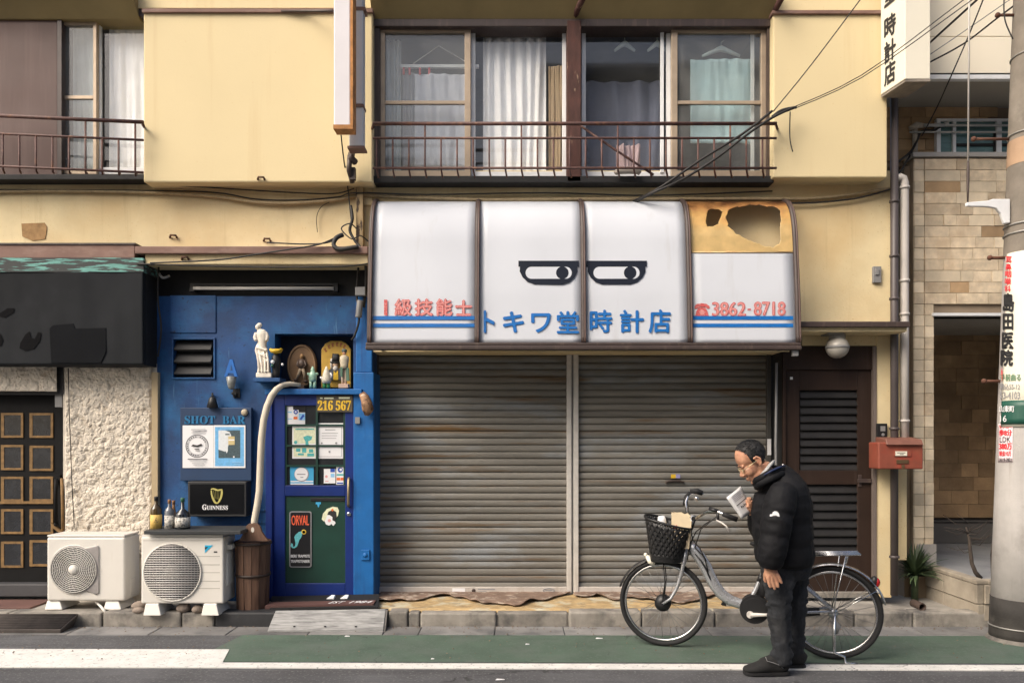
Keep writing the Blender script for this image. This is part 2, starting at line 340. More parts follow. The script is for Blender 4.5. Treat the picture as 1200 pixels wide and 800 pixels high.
# gutter slabs
gut = MB(); gut.box(-8, 9, 6.18, 6.49, -.1, -.004); gut = obj('gutter', gut, GUTT, kind='structure')
xs = [-8, -5.2, -4.43, -3.62, -2.95, -2.32, -1.66, -1.05, -.76, -.14, .43, 1.02, 1.62, 2.22, 2.82, 3.35, 4.0, 4.6, 9]
for i in range(len(xs)-1):
    b = MB(); y0 = 6.235-(xs[i]+2.2)*.0062 if xs[i] > -2.4 else 6.24
    y0 += random.uniform(-.012, .012)
    b.box(xs[i]+.004, xs[i+1]-.004, y0, 6.487, -.06, random.uniform(.006, .011)); obj('gutter_slab', b, GUTT, gut, bevel=.005)
# kerb
kerb = MB(); kerb.box(-8, 9, 6.53, 6.6, -.1, .10); kerb = obj('kerb', kerb, CONC, kind='structure')
KBLK = M('black_painted_kerb', (.025, .026, .029), .6, var=.3, scale=8, col2=(.12, .11, .10), c2at=(.66, .75), c2scale=9)
kx = [-8, -5.0, -4.27, -3.47, -2.80, -2.52, -1.9, -1.05, -.88, -.78, -.13, .48, 1.10, 1.72, 2.35, 2.9, 3.40, 4.1, 4.75, 9]
for i in range(len(kx)-1):
    b = MB(); x0, x1 = kx[i]+.005, kx[i+1]-.005
    hgt = .122+random.uniform(-.006, .006); fr = 6.50+random.uniform(-.006, .006)
    blk = -2.55 < kx[i] < -1.2
    if .0 < kx[i]+.2 < .2: fr += .02
    b.box(x0, x1, fr, 6.66, -.06, hgt)
    obj('kerb_stone', b, KBLK if blk else CONC, kerb, bevel=.014)
mb = MB(); mb.box(-8, 3.3, 6.66, 9, -.06, .112); mb.box(3.3, 9, 6.66, 9.2, -.06, .075); obj('pavement', mb, CONCP, kind='structure')
mb = MB(); mb.box(-60, 60, -60, -8, -.3, .02); obj('ground', mb, CONCP, kind='structure')

# ================================================================== the yellow shop house
shop = thing('shop_house', 'two-storey yellow rendered shop house with a shuttered ground floor', 'building', (0, 7.0, .1))
mb = MB()
mb.fbox(-120, 200, 1046, 292, 7.0, .2)                       # band between the storeys
mb.fbox(925, 292, 1046, 388, 7.0, .2)
mb.fbox(436, 292, 925, 412, 7.003, .45)                       # behind the awning
mb.fbox(160, 292, 436, 312, 7.003, .2)
obj('wall', mb, YEL, shop)
mb = MB(); mb.fbox(1027.5, 388, 1045, 700, 7.0, .25); obj('pillar', mb, YEL, shop, bevel=.008)
mb = MB(); mb.fbox(1046, 388, 1063, 656, 7.06, .2); obj('wall_return', mb, YEL, shop, bevel=.006)
mb = MB(); mb.fbox(940, 389, 1028, 406, 7.02, .1); obj('door_head', mb, YEL, shop)
# upper bay panels
for (a, b, c, e) in ((168, 14, 436.5, 213.5), (906, 17, 1040, 208)):
    mb = MB(); mb.fbox(a, b, c, e, 6.8, .3); obj('bay_panel', mb, YELB, shop, bevel=.012)
mb = MB(); mb.fbox(425, 195, 436, 240, 6.98, .02); obj('wall_strip', mb, YEL, shop)
# upper storey over the bays
for q in ((162, -330, 436, 9.5), (906, -330, 1046, 12)): mb = MB(); mb.fbox(*q, 6.86, .3); obj('upper_wall', mb, YELB, shop)
mb = MB(); z0 = P(0, 22, 6.87).z
SOFO = M('olive_soffit_shade', (.26, .20, .09), .85, var=.15, scale=2)  # shade from the overhang above is put into this dark olive
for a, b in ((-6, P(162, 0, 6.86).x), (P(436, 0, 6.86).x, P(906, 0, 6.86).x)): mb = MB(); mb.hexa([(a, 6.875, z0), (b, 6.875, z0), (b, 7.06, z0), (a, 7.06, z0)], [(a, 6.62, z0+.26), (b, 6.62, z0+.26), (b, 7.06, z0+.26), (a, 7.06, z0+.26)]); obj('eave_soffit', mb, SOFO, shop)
for q in ((166, 10, 437, 14.5, 6.775, .1), (905, 12, 1034, 16, 6.775, .1)): mb = MB(); mb.fbox(*q); obj('trim', mb, FLASH, shop, bevel=.004)
# window heads and jambs
for q in ((434, 22, 906, 31, 6.87, .2), (-100, 9, 169, 19, 6.87, .2)): mb = MB(); mb.fbox(*q); obj('window_head', mb, BRN, shop, bevel=.006)
for q in ((436, 206, 907, 214, 6.86, .3), (-100, 204, 169, 210.5, 6.86, .3)): mb = MB(); mb.fbox(*q); obj('window_sill', mb, DARK, shop, bevel=.006)
mb = MB(); mb.fbox(664.5, 24, 681, 213, 6.86, .2); obj('window_post', mb, PEEL, shop, bevel=.006)
for q in ((437, 28, 445, 208, 6.89, .2), (899, 26, 906, 208, 6.89, .2), (67, 19, 72, 205, 6.89, .2)): mb = MB(); mb.fbox(*q); obj('window_jamb', mb, BRN, shop)
for x0, x1, y1, top in ((672, 679, -6, 26), (903, 912, -6, 30)):
    b = MB(); b.tube([P(x1+6, y1, 6.62), P((x0+x1)/2+1, 12, 6.8), P(x0, top, 6.96)], [.028, .026, .022], 6); obj('rafter', b, PEEL, shop)
# windows: (outer rect, depth, frame material, midrail row, bottom rail)
def window(x0, y0, x1, y1, d, fm, mid=None, gl=GLASS, th=7, top=8, bot=9):
    mb = MB(); t = .045
    mb.fbox(x0, y0, x1, y0+top, d, t); mb.fbox(x0, y1-bot, x1, y1, d, t)
    mb.fbox(x0, y0+top, x0+th, y1-bot, d, t); mb.fbox(x1-th, y0+top, x1, y1-bot, d, t)
    if mid: mb.fbox(x0+th, mid-2, x1-th, mid+2, d+.008, t-.015)
    w_ = obj('window', mb, fm, shop, bevel=.003)
    cuts = [(y0+top, mid-2), (mid+2, y1-bot)] if mid else [(y0+top, y1-bot)]
    for c0, c1 in cuts:
        p = MB(); p.fbox(x0+th-.5, c0-.5, x1-th+.5, c1+.5, d+.02, .005); obj('pane', p, gl, w_)
    return w_
window(444, 30, 551.5, 209, 6.93, BRONZE, 120, GLASSD)
window(552, 31, 664, 209, 6.99, WFRAME, None, GLASS, 5, 6, 8)
window(681.5, 31, 786, 209, 6.99, WFRAME, None, GLASS, 5, 6, 8)
mb = MB(); mb.fbox(774, 33, 778, 202, 6.975, .02); obj('window_stile', mb, WFRAME, shop, bevel=.002)
window(787, 30, 899, 209, 6.93, BRONZE, 120, GLASSD)
mb = MB(); mb.fbox(880, 40, 884, 200, 6.99, .02); obj('window_stile', mb, WFRAME, shop, bevel=.002)
window(70, 23, 113, 204, 6.93, BRONZE, 114, GLASSD, 4, 6, 5)
window(114, 25, 176, 204, 6.98, WFRAME, None, GLASS, 3, 4, 8)
# rooms behind the glass
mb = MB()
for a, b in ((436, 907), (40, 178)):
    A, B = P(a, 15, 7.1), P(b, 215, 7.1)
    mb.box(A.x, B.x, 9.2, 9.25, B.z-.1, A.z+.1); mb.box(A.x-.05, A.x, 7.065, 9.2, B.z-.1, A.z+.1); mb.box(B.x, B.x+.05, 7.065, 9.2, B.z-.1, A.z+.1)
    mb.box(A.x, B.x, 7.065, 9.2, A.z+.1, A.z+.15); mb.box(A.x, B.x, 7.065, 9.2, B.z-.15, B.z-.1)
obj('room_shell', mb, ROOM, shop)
# brown sliding shutter case beside the first window
mb = MB(); mb.fbox(-120, 18, 67, 205, 6.9, .06); obj('shutter_case', mb, M('mauve_brown_sheet', (.085, .044, .037), .6, var=.12, scale=1.5, streak=(.12, .07, .06), sscale=(6, 6, .4)), shop, bevel=.004)
# small patches on the wall
mb = MB(); mb.prism([(25, 262), (52, 261), (55, 266), (53, 280), (38, 282), (26, 277)], 6.994, .01); obj('bare_patch', mb, M('bare_brown_plaster', (.36, .22, .10), .95, var=.25, scale=18, bump=.6), shop)
mb = MB(); mb.fbox(1023.5, 312, 1033, 331, 6.97, .035); mb.fbox(1026, 315, 1030.5, 322, 6.96, .012); obj('outlet_cover', mb, GREY, shop, bevel=.004)
RST = M('rust_brown_iron', (.10, .045, .025), .8, var=.3)
for (x, y, dd_) in ((306, 209, 6.79), (203, 277, 6.985), (313, 281, 6.985), (217, 302.5, 6.75)):
    b = MB(); b.tube([P(x-4, y+1.5, dd_+.01), P(x-3, y-1.5, dd_-.02), P(x+3, y-1.2, dd_-.02), P(x+4, y+1.5, dd_+.01)], .010, 6); obj('wall_hook', b, RST, shop)
# ledges over the bar front and over the side door
mb = MB(); mb.fbox(158, 288.5, 431, 297, 6.72, .3); obj('ledge_flashing', mb, FLASH, shop, bevel=.006)
mb = MB(); mb.fbox(170, 297, 431, 309.5, 6.76, .25); obj('ledge_fascia', mb, YEL, shop, bevel=.005)
mb = MB(); mb.fbox(936, 376.5, 1067, 383, 6.70, .31); obj('ledge_flashing', mb, BRN, shop, bevel=.006)
mb = MB(); mb.fbox(938, 383, 1063, 388.5, 6.74, .27); obj('ledge_fascia', mb, YEL, shop, bevel=.005)
# floor step under the shutters: ochre screed with the torn sheet peeling from it
mb = MB()
def stp(u, v):
    x = -1.255+u*3.68; y = 6.60+v*.75
    z = .123+.008*noise.noise(Vector((x*4, y*9, 0)))*min(1, 4*v)
    return (x, y, z)
mb.grid(stp, 90, 8); obj('threshold_screed', mb, OCHRE, shop, solid=.05)
def torn(x0, x1, seed):
    b = MB()
    def edge(x):
        e = .34+.55*noise.noise(Vector((x*1.7, seed, 0)))+.13*noise.noise(Vector((x*7, seed, 3)))+.03*noise.noise(Vector((x*23, seed, 3)))
        return max(.10, min(.72, e))
    def f(u, v):
        x = x0+(x1-x0)*u; e = edge(x); y = 7.33-v*e
        cu = .004+.022*max(0, v-.8)/.2*max(0, .15+1.4*noise.noise(Vector((x*8, 5, seed))))
        return (x, y, .135+cu+.003*noise.noise(Vector((x*12, y*12, seed))))
    b.grid(f, 70, 10, True); obj('peeling_sheet', b, PEELB, shop, solid=.006)
torn(-1.24, .55, 1.7); torn(.58, 2.40, 6.1)

# ------------------------------------------------------------------ left neighbour: closed bar with the black fascia
bar = thing('closed_bar_front', 'dark closed bar front with black fascia and rough cream stucco', 'building', (-4.4, 7.0, .1))
mb = MB(); mb.fbox(-110, 309, 168.5, 427.5, 6.755, .45); obj('fascia_box', mb, CANV, bar, bevel=.01)
fA, fB = P(-110, 427, 6.75), P(168, 318.5, 6.75)
def fsheet(u, v):
    x, z = fA.x+(fB.x-fA.x)*u, fA.z+(fB.z-fA.z)*v
    return (x, 6.744+.007*noise.noise(Vector((x*2.2, z*1.3, 1)))+.004*noise.noise(Vector((x*7, z*2.0, 4)))+.003*abs(noise.noise(Vector((x*4+z*5, z*3, 9)))), z)
mb = MB(); mb.grid(fsheet, 140, 50); obj('fascia_sheet', mb, CANV, bar, solid=.004)
mb = MB()
mb.fbox(-110, 302, 168.3, 318.8, 6.738, .3); obj('peeled_top_edge', mb, TURQ, bar, bevel=.004)
def flash(u, v):
    return (P(-110+268*u, 0, 6.7).x, 6.70+.30*v, P(0, 301, 6.70).z+.10*v+.004*noise.noise(Vector((u*30, 0, 0))))
mb = MB(); mb.fbox(-110, 286.5, 158, 302.5, 6.745, .3); obj('roof_flashing', mb, FLASH, bar, bevel=.008)
mb = MB(); mb.fbox(-110, 284.5, 158.5, 286.5, 6.735, .3); obj('flashing_lip', mb, BRN, bar)
# rags of torn lettering left on the fascia
for pts in ([(0, 367), (9, 361), (17, 361), (16, 366), (6, 372), (0, 371)], [(30, 392), (35, 388), (37, 396), (41, 397), (45, 389), (49, 390), (47, 400), (40, 409), (30, 411), (23, 408), (24, 402)], [(-6, 392), (1, 391), (4, 398), (2, 405), (-6, 406)]):
    b = MB(); q_ = [P(x, y, 6.744) for x, y in pts]; q_ = [Vector((p.x, fsheet((p.x-fA.x)/(fB.x-fA.x), (p.z-fA.z)/(fB.z-fA.z))[1]-.005, p.z)) for p in q_]; b.add(q_, [tuple(range(len(q_)))], False); obj('torn_letter', b, M('torn_letter_shade', (.005, .005, .006), .85, spec=.1) if 'torn_letter_shade' not in bpy.data.materials else bpy.data.materials['torn_letter_shade'], bar)
for pts in ([(62, 381), (86, 379), (88, 385), (124, 384), (124, 412), (118, 425), (60, 425), (58, 385)],):
    b = MB(); b.prism(pts, 6.737, .004); obj('fascia_patch', b, M('matte_black_patch', (.008, .009, .011), .85, var=.15, spec=.1), bar)
# stucco, deep relief
def stucco(x0, x1, y0, y1, d, nu, nv, nm, edge=3):
    b = MB(); A = P(x0, y1, d); B = P(x1, y0, d)
    def f(u, v):
        x = A.x+(B.x-A.x)*u; z = A.z+(B.z-A.z)*v
        wv = Vector((x*13, z*13, 2.0)); wv *= 1.6; wv += Vector((noise.noise(wv*.9), noise.noise(wv*.9+Vector((9, 9, 9))), 0))*.42
        h = 0
        for fq, am in ((1.0, .017), (2.1, .009), (4.3, .004)):
            dd, pp_ = noise.voronoi(wv*fq+Vector((fq*3, 0, 0))); h += am*math.sqrt(max(0, 1-min(1, dd[0]*1.35)**2))*(.45+.8*abs(noise.noise(pp_[0]*7.7)))
        h += .010*noise.noise(Vector((x*9, z*9, 3)))-.016*max(0, noise.noise(Vector((x*22, z*22, 7)))-.2)
        e = min(u, 1-u, v, 1-v)*nu
        return (x, d-.008-h*min(1, e/edge), z)
    b.grid(f, nu, nv, False); return obj(nm, b, STUC, bar)
stucco(77, 178, 427, 652, 7.0, 150, 320, 'stucco_panel'); stucco(-60, 67, 429, 458.5, 6.97, 120, 30, 'stucco_lintel')
mb = MB(); mb.fbox(74, 426, 184, 712, 7.0, .3); obj('wall', mb, STUC, bar)
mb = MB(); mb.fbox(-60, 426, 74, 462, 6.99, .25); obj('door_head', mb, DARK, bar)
mb = MB(); mb.fbox(177.5, 436, 185, 640, 6.955, .05); obj('corner_trim', mb, M('beige_trim_paint', (.42, .33, .20), .8, var=.1), bar, bevel=.004)
# door with taped panes
dr = MB(); dr.fbox(-60, 460, 74, 690, 7.10, .05)
door = obj('door', dr, DOORK, bar)
rows = [(484, 513), (522, 551.5), (559, 588), (597, 626), (633.5, 664)]
for r_, (a, b) in enumerate(rows):
    for (c, e) in ((-28, -8), (1, 27), (34.5, 62)):
        t = MB(); j = random.uniform(-1, 1); th = 2.6
        t.fbox(c, a+j, e, a+j+th, 7.09, .012); t.fbox(c, b+j-th, e, b+j, 7.09, .012); t.fbox(c, a+j+th, c+th+1, b+j-th, 7.09, .012); t.fbox(e-th, a+j+th, e, b+j-th, 7.09, .012)
        fr = obj('pane_frame', t, TAPE, door)
        p = MB(); p.fbox(c+th, a+j+th, e-th, b+j-th, 7.094, .01); obj('pane', p, M('smoky_pane', (.02, .022, .026), .18, var=.4, scale=10, spec=.8) if r_ == 0 and c == 1 else bpy.data.materials['smoky_pane'] if 'smoky_pane' in bpy.data.materials else GLASSK, fr)
h = MB(); h.tube([P(66, 561, 7.05), P(65, 580, 7.03), P(66, 612, 7.05)], .016, 8); h.fbox(63, 556, 70, 566, 7.07, .03); h.ball(P(66, 614, 7.06), .022); obj('door_handle', h, DOORK, door)
h = MB(); h.fbox(0, 587, 62, 590, 7.086, .01); obj('tape_strip', h, TAPE, door)
h = MB(); h.prism([(59, 612), (73, 622), (73, 627), (60, 617)], 7.07, .02); obj('door_brace', h, TAPE, door)
mb = MB(); mb.fbox(64, 462, 73, 477, 7.02, .05); obj('door_closer', mb, GREY, bar, bevel=.006)
mb = MB(); mb.tube([P(72.5, 560, 7.0), P(73.5, 590, 6.99), P(74, 640, 6.985)], .014, 6); obj('edge_trim', mb, TAPE, bar)
mb = MB(); mb.fbox(-60, 684, 73, 699, 7.0, .3); obj('door_step', mb, M('dark_stone_step', (.05, .05, .055), .6, var=.2), bar, bevel=.01)
mb = MB(); mb.tube([P(80, 431, 6.95), P(81, 480, 6.945), P(84, 560, 6.945), P(87, 618, 6.95)], .004, 5); obj('wall_cord', mb, CABLE, bar)
mb = MB(); mb.box(-6, P(54, 0, 6.9).x, 6.67, 7.0, .10, .128); obj('red_brown_apron', mb, M('red_brown_tile_floor', (.12, .06, .05), .7, var=.2), bar, bevel=.004)
mb = MB(); mb.box(P(168, 0, 6.75).x+.002, P(183, 0, 7).x, 6.79, 7.02, P(0, 428, 6.8).z, P(0, 309, 6.8).z); obj('fascia_return', mb, DARK, bar)

# ------------------------------------------------------------------ blue shot bar front
blue = thing('shot_bar_front', 'dark blue painted shot bar front with niche above its door', 'building', (-2.2, 7.0, .1))
mb = MB()
mb.fbox(184, 347, 201, 712, 7.0, .2); mb.fbox(201, 347, 322, 396, 7.0, .2); mb.fbox(252, 396, 322, 712, 7.0, .2); mb.fbox(201, 443, 252, 712, 7.0, .2)
mb.fbox(322, 347, 414, 391, 7.0, .2); mb.fbox(322, 455, 414, 712, 7.06, .2); mb.fbox(414, 347, 437, 440, 7.0, .2)
obj('wall', mb, BLUEW, blue)
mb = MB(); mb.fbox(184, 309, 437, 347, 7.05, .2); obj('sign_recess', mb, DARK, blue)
mb = MB(); A, B = P(322, 391, 7), P(414, 455, 7)
mb.box(A.x, B.x, 7.2, 7.24, B.z, A.z); mb.box(A.x-.02, A.x, 7.201, 7.24, B.z, A.z)
obj('niche_back', mb, M('navy_niche_paint', (.010, .02, .05), .7, var=.2), blue)
mb = MB(); mb.fbox(414, 436, 438, 703, 6.97, .42); mb.fbox(417, 347, 436, 436, 6.985, .1); obj('pillar', mb, BLUEP, blue, bevel=.008)
mb = MB(); mb.fbox(423, 644, 433, 656, 6.955, .02); mb.ball(P(428, 650, 6.955), (.022, .012, .022)); obj('pillar_plate', mb, BLUEP, blue, bevel=.004)
mb = MB(); mb.fbox(310, 455.5, 424, 462, 6.93, .14); obj('door_lintel', mb, BLUEP, blue, bevel=.006)
mb = MB(); mb.fbox(311, 462, 319, 702, 6.96, .1); obj('door_jamb', mb, BLUED, blue, bevel=.006)
mb = MB(); mb.fbox(416, 462, 420.5, 702, 7.0, .06); obj('door_jamb', mb, DARK, blue)
mb = MB(); mb.fbox(199, 346, 253, 390, 6.99, .02); obj('painted_board', mb, BLUEW, blue, bevel=.005)
mb = MB(); mb.fbox(296.5, 442.5, 328, 447, 6.82, .19); obj('shelf', mb, BLUEW, blue, bevel=.004)
for y in (596, 610, 624): mb = MB(); mb.fbox(300, y, 316, y+2.5, 6.985, .02); obj('batten', mb, BLUEW, blue)
bd = thing('bar_door', 'royal blue bar door with stickered panes above a bottle-green panel', 'door', P(366, 702, 6.98))
mb = MB(); D = 6.98
mb.fbox(319, 462, 334, 701, D, .05); mb.fbox(404.5, 462, 416, 701, D, .05); mb.fbox(334, 462, 404.5, 475, D, .05); mb.fbox(334, 568.5, 404.5, 581, D, .05); mb.fbox(334, 683, 404.5, 701, D, .05)
obj('door_leaf', mb, BLUED, bd, bevel=.005)
mb = MB(); mb.fbox(333, 580.5, 405, 683.5, D+.012, .03); obj('lower_panel', mb, GREEND, bd)
mb = MB(); mb.fbox(364, 583, 404, 587, D+.004, .012); obj('mail_slot', mb, BLACKP, bd, bevel=.002)
mb = MB()
mb.fbox(370, 475, 372.5, 568, D+.004, .03)
for y in (498, 522, 545.5): mb.fbox(334, y-1.1, 404.5, y+1.1, D+.006, .028)
mb.fbox(334, 475, 336, 568, D+.008, .03); mb.fbox(402.5, 475, 404.5, 568, D+.008, .03)
obj('glazing_bar', mb, GREEND, bd)
KP = M('dark_door_pane', (.022, .024, .026), .12, var=.3, scale=5, spec=.7)
for (a, b) in ((335, 370.5), (372, 404)):
    for (c, e) in ((475, 497.5), (498.5, 521.5), (522.5, 545), (546, 568)):
        p = MB(); p.fbox(a, c, b, e, D+.024, .008); obj('pane', p, KP, bd)
mb = MB(); mb.tube([P(409, 560, D-.012), P(408.6, 562, D-.035), P(408.2, 590, D-.035), P(408.4, 593, D-.012)], .013, 8); obj('handle', mb, M('worn_brass', (.36, .29, .18), .4, metal=.8), bd)
mb = MB(); mb.lathe([(.020, 0), (.020, -.01), (.012, -.014)], P(409, 602, D), 14, 'Y'); obj('lock', mb, CHROME, bd)
mb = MB(); mb.fbox(416, 488.5, 421.5, 496, 6.95, .04); obj('hinge_box', mb, GREY, bd)
# stickers and notices on the door (flat print)
PLAQ = M('slate_plate', (.075, .062, .045), .55, var=.2, scale=12)
YNUM = M('yellow_plate_digits', (.72, .46, .03), .5, var=.12, scale=60)
LB = M('light_blue_print', (.05, .36, .62), .5, var=.1); LBP = M('pale_blue_print', (.26, .52, .78), .5, var=.06)
TEAL = M('teal_print', (.08, .42, .42), .5, var=.25, scale=60); PALEY = M('pale_yellow_print', (.72, .74, .52), .6, var=.15, scale=50)
ORNG = M('orange_print', (.75, .16, .03), .5, var=.1); PINK = M('pink_print', (.72, .36, .36), .6); BLUK = M('card_blue_print', (.02, .08, .42), .5); GRYI = M('grey_ink', (.28, .28, .29), .6)
def sheet(nm, label, cat, rect, d, mats, marks, texts=(), t=.003, grp=None):
    """a thin printed sheet: marks = [(material index, px outline)], texts = [(index, string, rect, bold)]"""
    b = MB(); b.mi = 0; b.fbox(*rect, d, t)
    k = 0
    for mi, poly in marks:
        b.mi = mi; k += 1
        if len(poly) == 4 and not isinstance(poly[0], tuple): poly = [(poly[0], poly[1]), (poly[2], poly[1]), (poly[2], poly[3]), (poly[0], poly[3])]
        q = [P(x, y, d-.0003*k) for x, y in poly]
        ar = sum(q[i].x*q[(i+1) % len(q)].z-q[(i+1) % len(q)].x*q[i].z for i in range(len(q)))
        b.add(q if ar > 0 else q[::-1], [tuple(range(len(q)))], False)
    for mi, s_, r_, bo in texts:
        b.mi = mi; text_rect(b, s_, *r_, d-.0003*(k+2), bo)
    o = obj(nm, b, mats); tag(o, label, cat, grp); return o
def circ(cx, cy, r, n=20, ry=None): return [(cx+r*math.cos(2*math.pi*i/n), cy+(ry or r)*math.sin(2*math.pi*i/n)) for i in range(n)]
sheet('number_plate', 'dark number plate with yellow digits 216 567 at top of the bar door', 'plate', (371, 463, 413, 482.5), 6.965, [PLAQ, YNUM, PALEY],
      [(2, (375, 465.5, 378, 467)), (2, (380, 465.5, 391, 467.2)), (2, (397, 465, 410, 467))], [(1, '𝟐𝟏𝟔 𝟓𝟔𝟕', (372.5, 469, 411, 480.5), .008)], .008)
DG = 6.98+.018
sheet('card_sticker', 'white notice with payment card logos in the top pane of the bar door', 'sticker', (335.5, 476, 357.5, 497), DG, [PAPER, LBP, BLUK, ORNG, BLACKP],
      [(4, (343.5, 476, 358, 480)), (4, (350, 480, 358, 483)), (1, (337, 482, 342, 483.5)), (1, (337, 490, 342, 491)), (2, circ(346.5, 482.5, 2.6)), (0, circ(346.5, 482.5, 1.2)), (3, (344, 488, 348.5, 491)), (1, [(350, 484), (357.5, 484), (357.5, 492), (350, 492)]), (2, [(351, 491), (355, 485), (357, 487), (353, 492)])])
sheet('map_notice', 'pale yellow and teal illustrated notice taped inside the bar door', 'notice', (342.5, 499, 370.5, 537), DG, [PAPER, PALEY, TEAL],
      [(1, (344, 501, 369.5, 519.5)), (2, [(355, 512), (360, 510), (366, 511), (365, 515), (361, 517), (362, 521), (358, 521), (358, 517)]), (2, circ(346.5, 518, 2)), (1, (344, 523.5, 369, 535)), (2, (347, 525, 352, 529)), (2, (354, 524.5, 359, 530)), (2, (362, 526, 367, 530)), (2, (349, 531, 356, 533)), (2, (360, 531, 368, 534.5)), (2, (346, 502, 368, 503.2))])
sheet('white_notice', 'white typed notice with thin border beside the teal one', 'notice', (371.5, 495.5, 402, 537), DG-.001, [PAPER, GRYI],
      [(1, (373, 500.3, 400.5, 500.8)), (1, (373, 500.3, 373.5, 535)), (1, (400, 500.3, 400.5, 535)), (1, (373, 534.5, 400.5, 535)), (1, (381, 502.8, 393, 503.6)), (1, (377, 507, 396, 507.5)), (1, (377, 510, 395, 510.5)), (1, (377, 513, 394, 513.5)), (1, circ(377, 519, 1.1)), (1, circ(394, 519, 1.3)), (1, (385, 528, 387, 530))])
sheet('bottle_cap_sticker', 'light blue sticker with a silver bottle cap in the lower pane', 'sticker', (340, 546.5, 367.5, 567.5), DG, [LB, PAPER, GRYI],
      [(1, (340.5, 563, 367, 564.5)), (1, (340.5, 566, 367, 567.5)), (2, circ(353.5, 555.5, 8.6)), (1, circ(353, 555.2, 7.8)), (2, (348, 554.8, 358, 556)), (2, (352, 558.5, 355.5, 559.4))])
sheet('card_logo_sticker', 'cluster of small payment card logos in the lower right pane', 'sticker', (379.5, 549, 393, 566), DG, [PAPER, LBP, PINK, BLUK],
      [(3, (387, 549, 392.5, 553)), (1, (387.5, 554.5, 392, 559)), (2, circ(382.5, 558, 1.6)), (2, (381, 563, 385, 564))])
sheet('card_logo_strip', 'narrow white strip of payment card logos by the door handle', 'sticker', (394, 546, 403, 567.5), DG-.001, [PAPER, BLUK, TEAL, ORNG],
      [(1, circ(398.7, 550.3, 3)), (0, circ(399.3, 550, 1.5)), (2, (394.5, 555, 402.5, 557)), (3, (394.5, 559.3, 398.5, 562.5)), (3, (399, 559.3, 402.5, 562.5)), (1, (395, 565, 402, 566.5))])
# beer sign with the fish and ring
fish = [(355.5, 622), (353, 622), (350, 623), (346.5, 626), (344.8, 629), (345.5, 632), (346.3, 636), (345.8, 639.5), (343.5, 640.5), (343, 637), (341.2, 636), (340.4, 639.5), (342.5, 641.6), (345, 642), (348, 640), (349.6, 636), (350.6, 632.5), (352.8, 629.5), (354, 626)]
sg = [(339.6+1.6, 599.3), (365-1.6, 599.3)]
GRYF = M('grey_sign_rim', (.26, .26, .27), .4, var=.1)
b = MB()
def rrect(x0, y0, x1, y1, r, n=5):
    out = []
    for cx, cy, a0 in ((x1-r, y0+r, -90), (x1-r, y1-r, 0), (x0+r, y1-r, 90), (x0+r, y0+r, 180)):
        out += [(cx+r*math.cos(R(a0+90*i/n)), cy+r*math.sin(R(a0+90*i/n))) for i in range(n+1)]
    return out
bs = thing('beer_sign', 'black upright beer sign with blue fish and gold ring on the green panel', 'sign', P(352, 664, 6.985))
b = MB(); b.prism(rrect(339, 598.8, 365, 664.5, 2.6), 6.982, .012); obj('sign_rim', b, GRYF, bs)
b = MB(); b.prism(rrect(340.3, 600.1, 363.7, 663.2, 2), 6.9805, .006); obj('sign_face', b, M('black_enamel', (.010, .010, .012), .35), bs)
b = MB(); b.prism(fish, 6.979, .002); obj('fish_emblem', b, M('sea_blue_print', (.12, .46, .50), .5, var=.2, scale=80), bs)
b = MB(); b.lathe([(.022, 0), (.022, -.003), (.013, -.003), (.013, 0)], P(356.2, 623, 6.981), 20, 'Y'); obj('ring_emblem', b, M('gold_print', (.75, .48, .05), .45), bs)
b = MB(); b.lathe([(.0132, -.0032), (.001, -.0032)], P(356.2, 623, 6.981), 20, 'Y'); obj('ring_centre', b, DARK, bs)
b = MB()
text_rect(b, 'ORVAL', 341.6, 603.5, 362, 615, 6.979, .012); obj('lettering', b, M('orange_red_letter', (.78, .12, .05), .5), bs)
for s_, y in (('BIERE TRAPPISTE', 649.5), ('TRAPPISTENBIER', 655.6)): b = MB(); text_rect(b, s_, 340.8, y, 363, y+3.3, 6.979, .004); obj('lettering', b, PAPER, bs)
# lady's head sticker with a straw hat, plain generic profile
sheet('face_sticker', 'cut-out sticker of a dark-haired lady in a pale straw hat', 'sticker', (383, 606, 388, 611), 6.988, [PAPER, PALEY, INK, PINK, ORNG],
      [(1, [(377, 608), (378.5, 601.5), (383, 596), (390, 593.3), (395.5, 594.2), (397.3, 598), (396, 604), (393, 607), (384, 609), (379.5, 610.5)]),
       (0, [(383, 604), (381.8, 608), (380.5, 610.5), (382, 614), (385.5, 615.3), (388.6, 613.5), (390.5, 616), (393.4, 612.5), (391, 608), (391, 602), (386, 601)]),
       (2, [(383.5, 603), (385, 599), (390, 597), (394, 599.5), (394.6, 605), (392, 610.5), (389.5, 609), (389.6, 605.5), (386, 603)]),
       (3, circ(386, 609.6, 1.9)), (4, circ(389.5, 597.2, 1.4))])
sheet('blue_drop_sticker', 'tiny blue drop-shaped sticker under the mail slot', 'sticker', (370, 588, 376, 590.5), 6.988, [LB], [(0, [(371.5, 590), (374.8, 590), (373.6, 594), (372.6, 594)])])
# ================================================================== fixtures of the bar front
# fluorescent tube fitting
t = thing('tube_light', 'long unlit fluorescent tube fitting under the yellow ledge', 'light', P(322, 341, 7.05))
mb = MB(); mb.fbox(222, 331.5, 396, 334.5, 6.98, .07); mb.fbox(222, 334.5, 228, 341.5, 6.97, .05); mb.fbox(390, 334.5, 396, 341.5, 6.97, .05); obj('housing', mb, BLACKP, t, bevel=.004)
mb = MB(); mb.tube([P(227, 337.6, 6.965), P(391, 337.8, 6.965)], .016, 12); obj('tube', mb, M('unlit_tube_glass', (.62, .60, .56), .25), t)
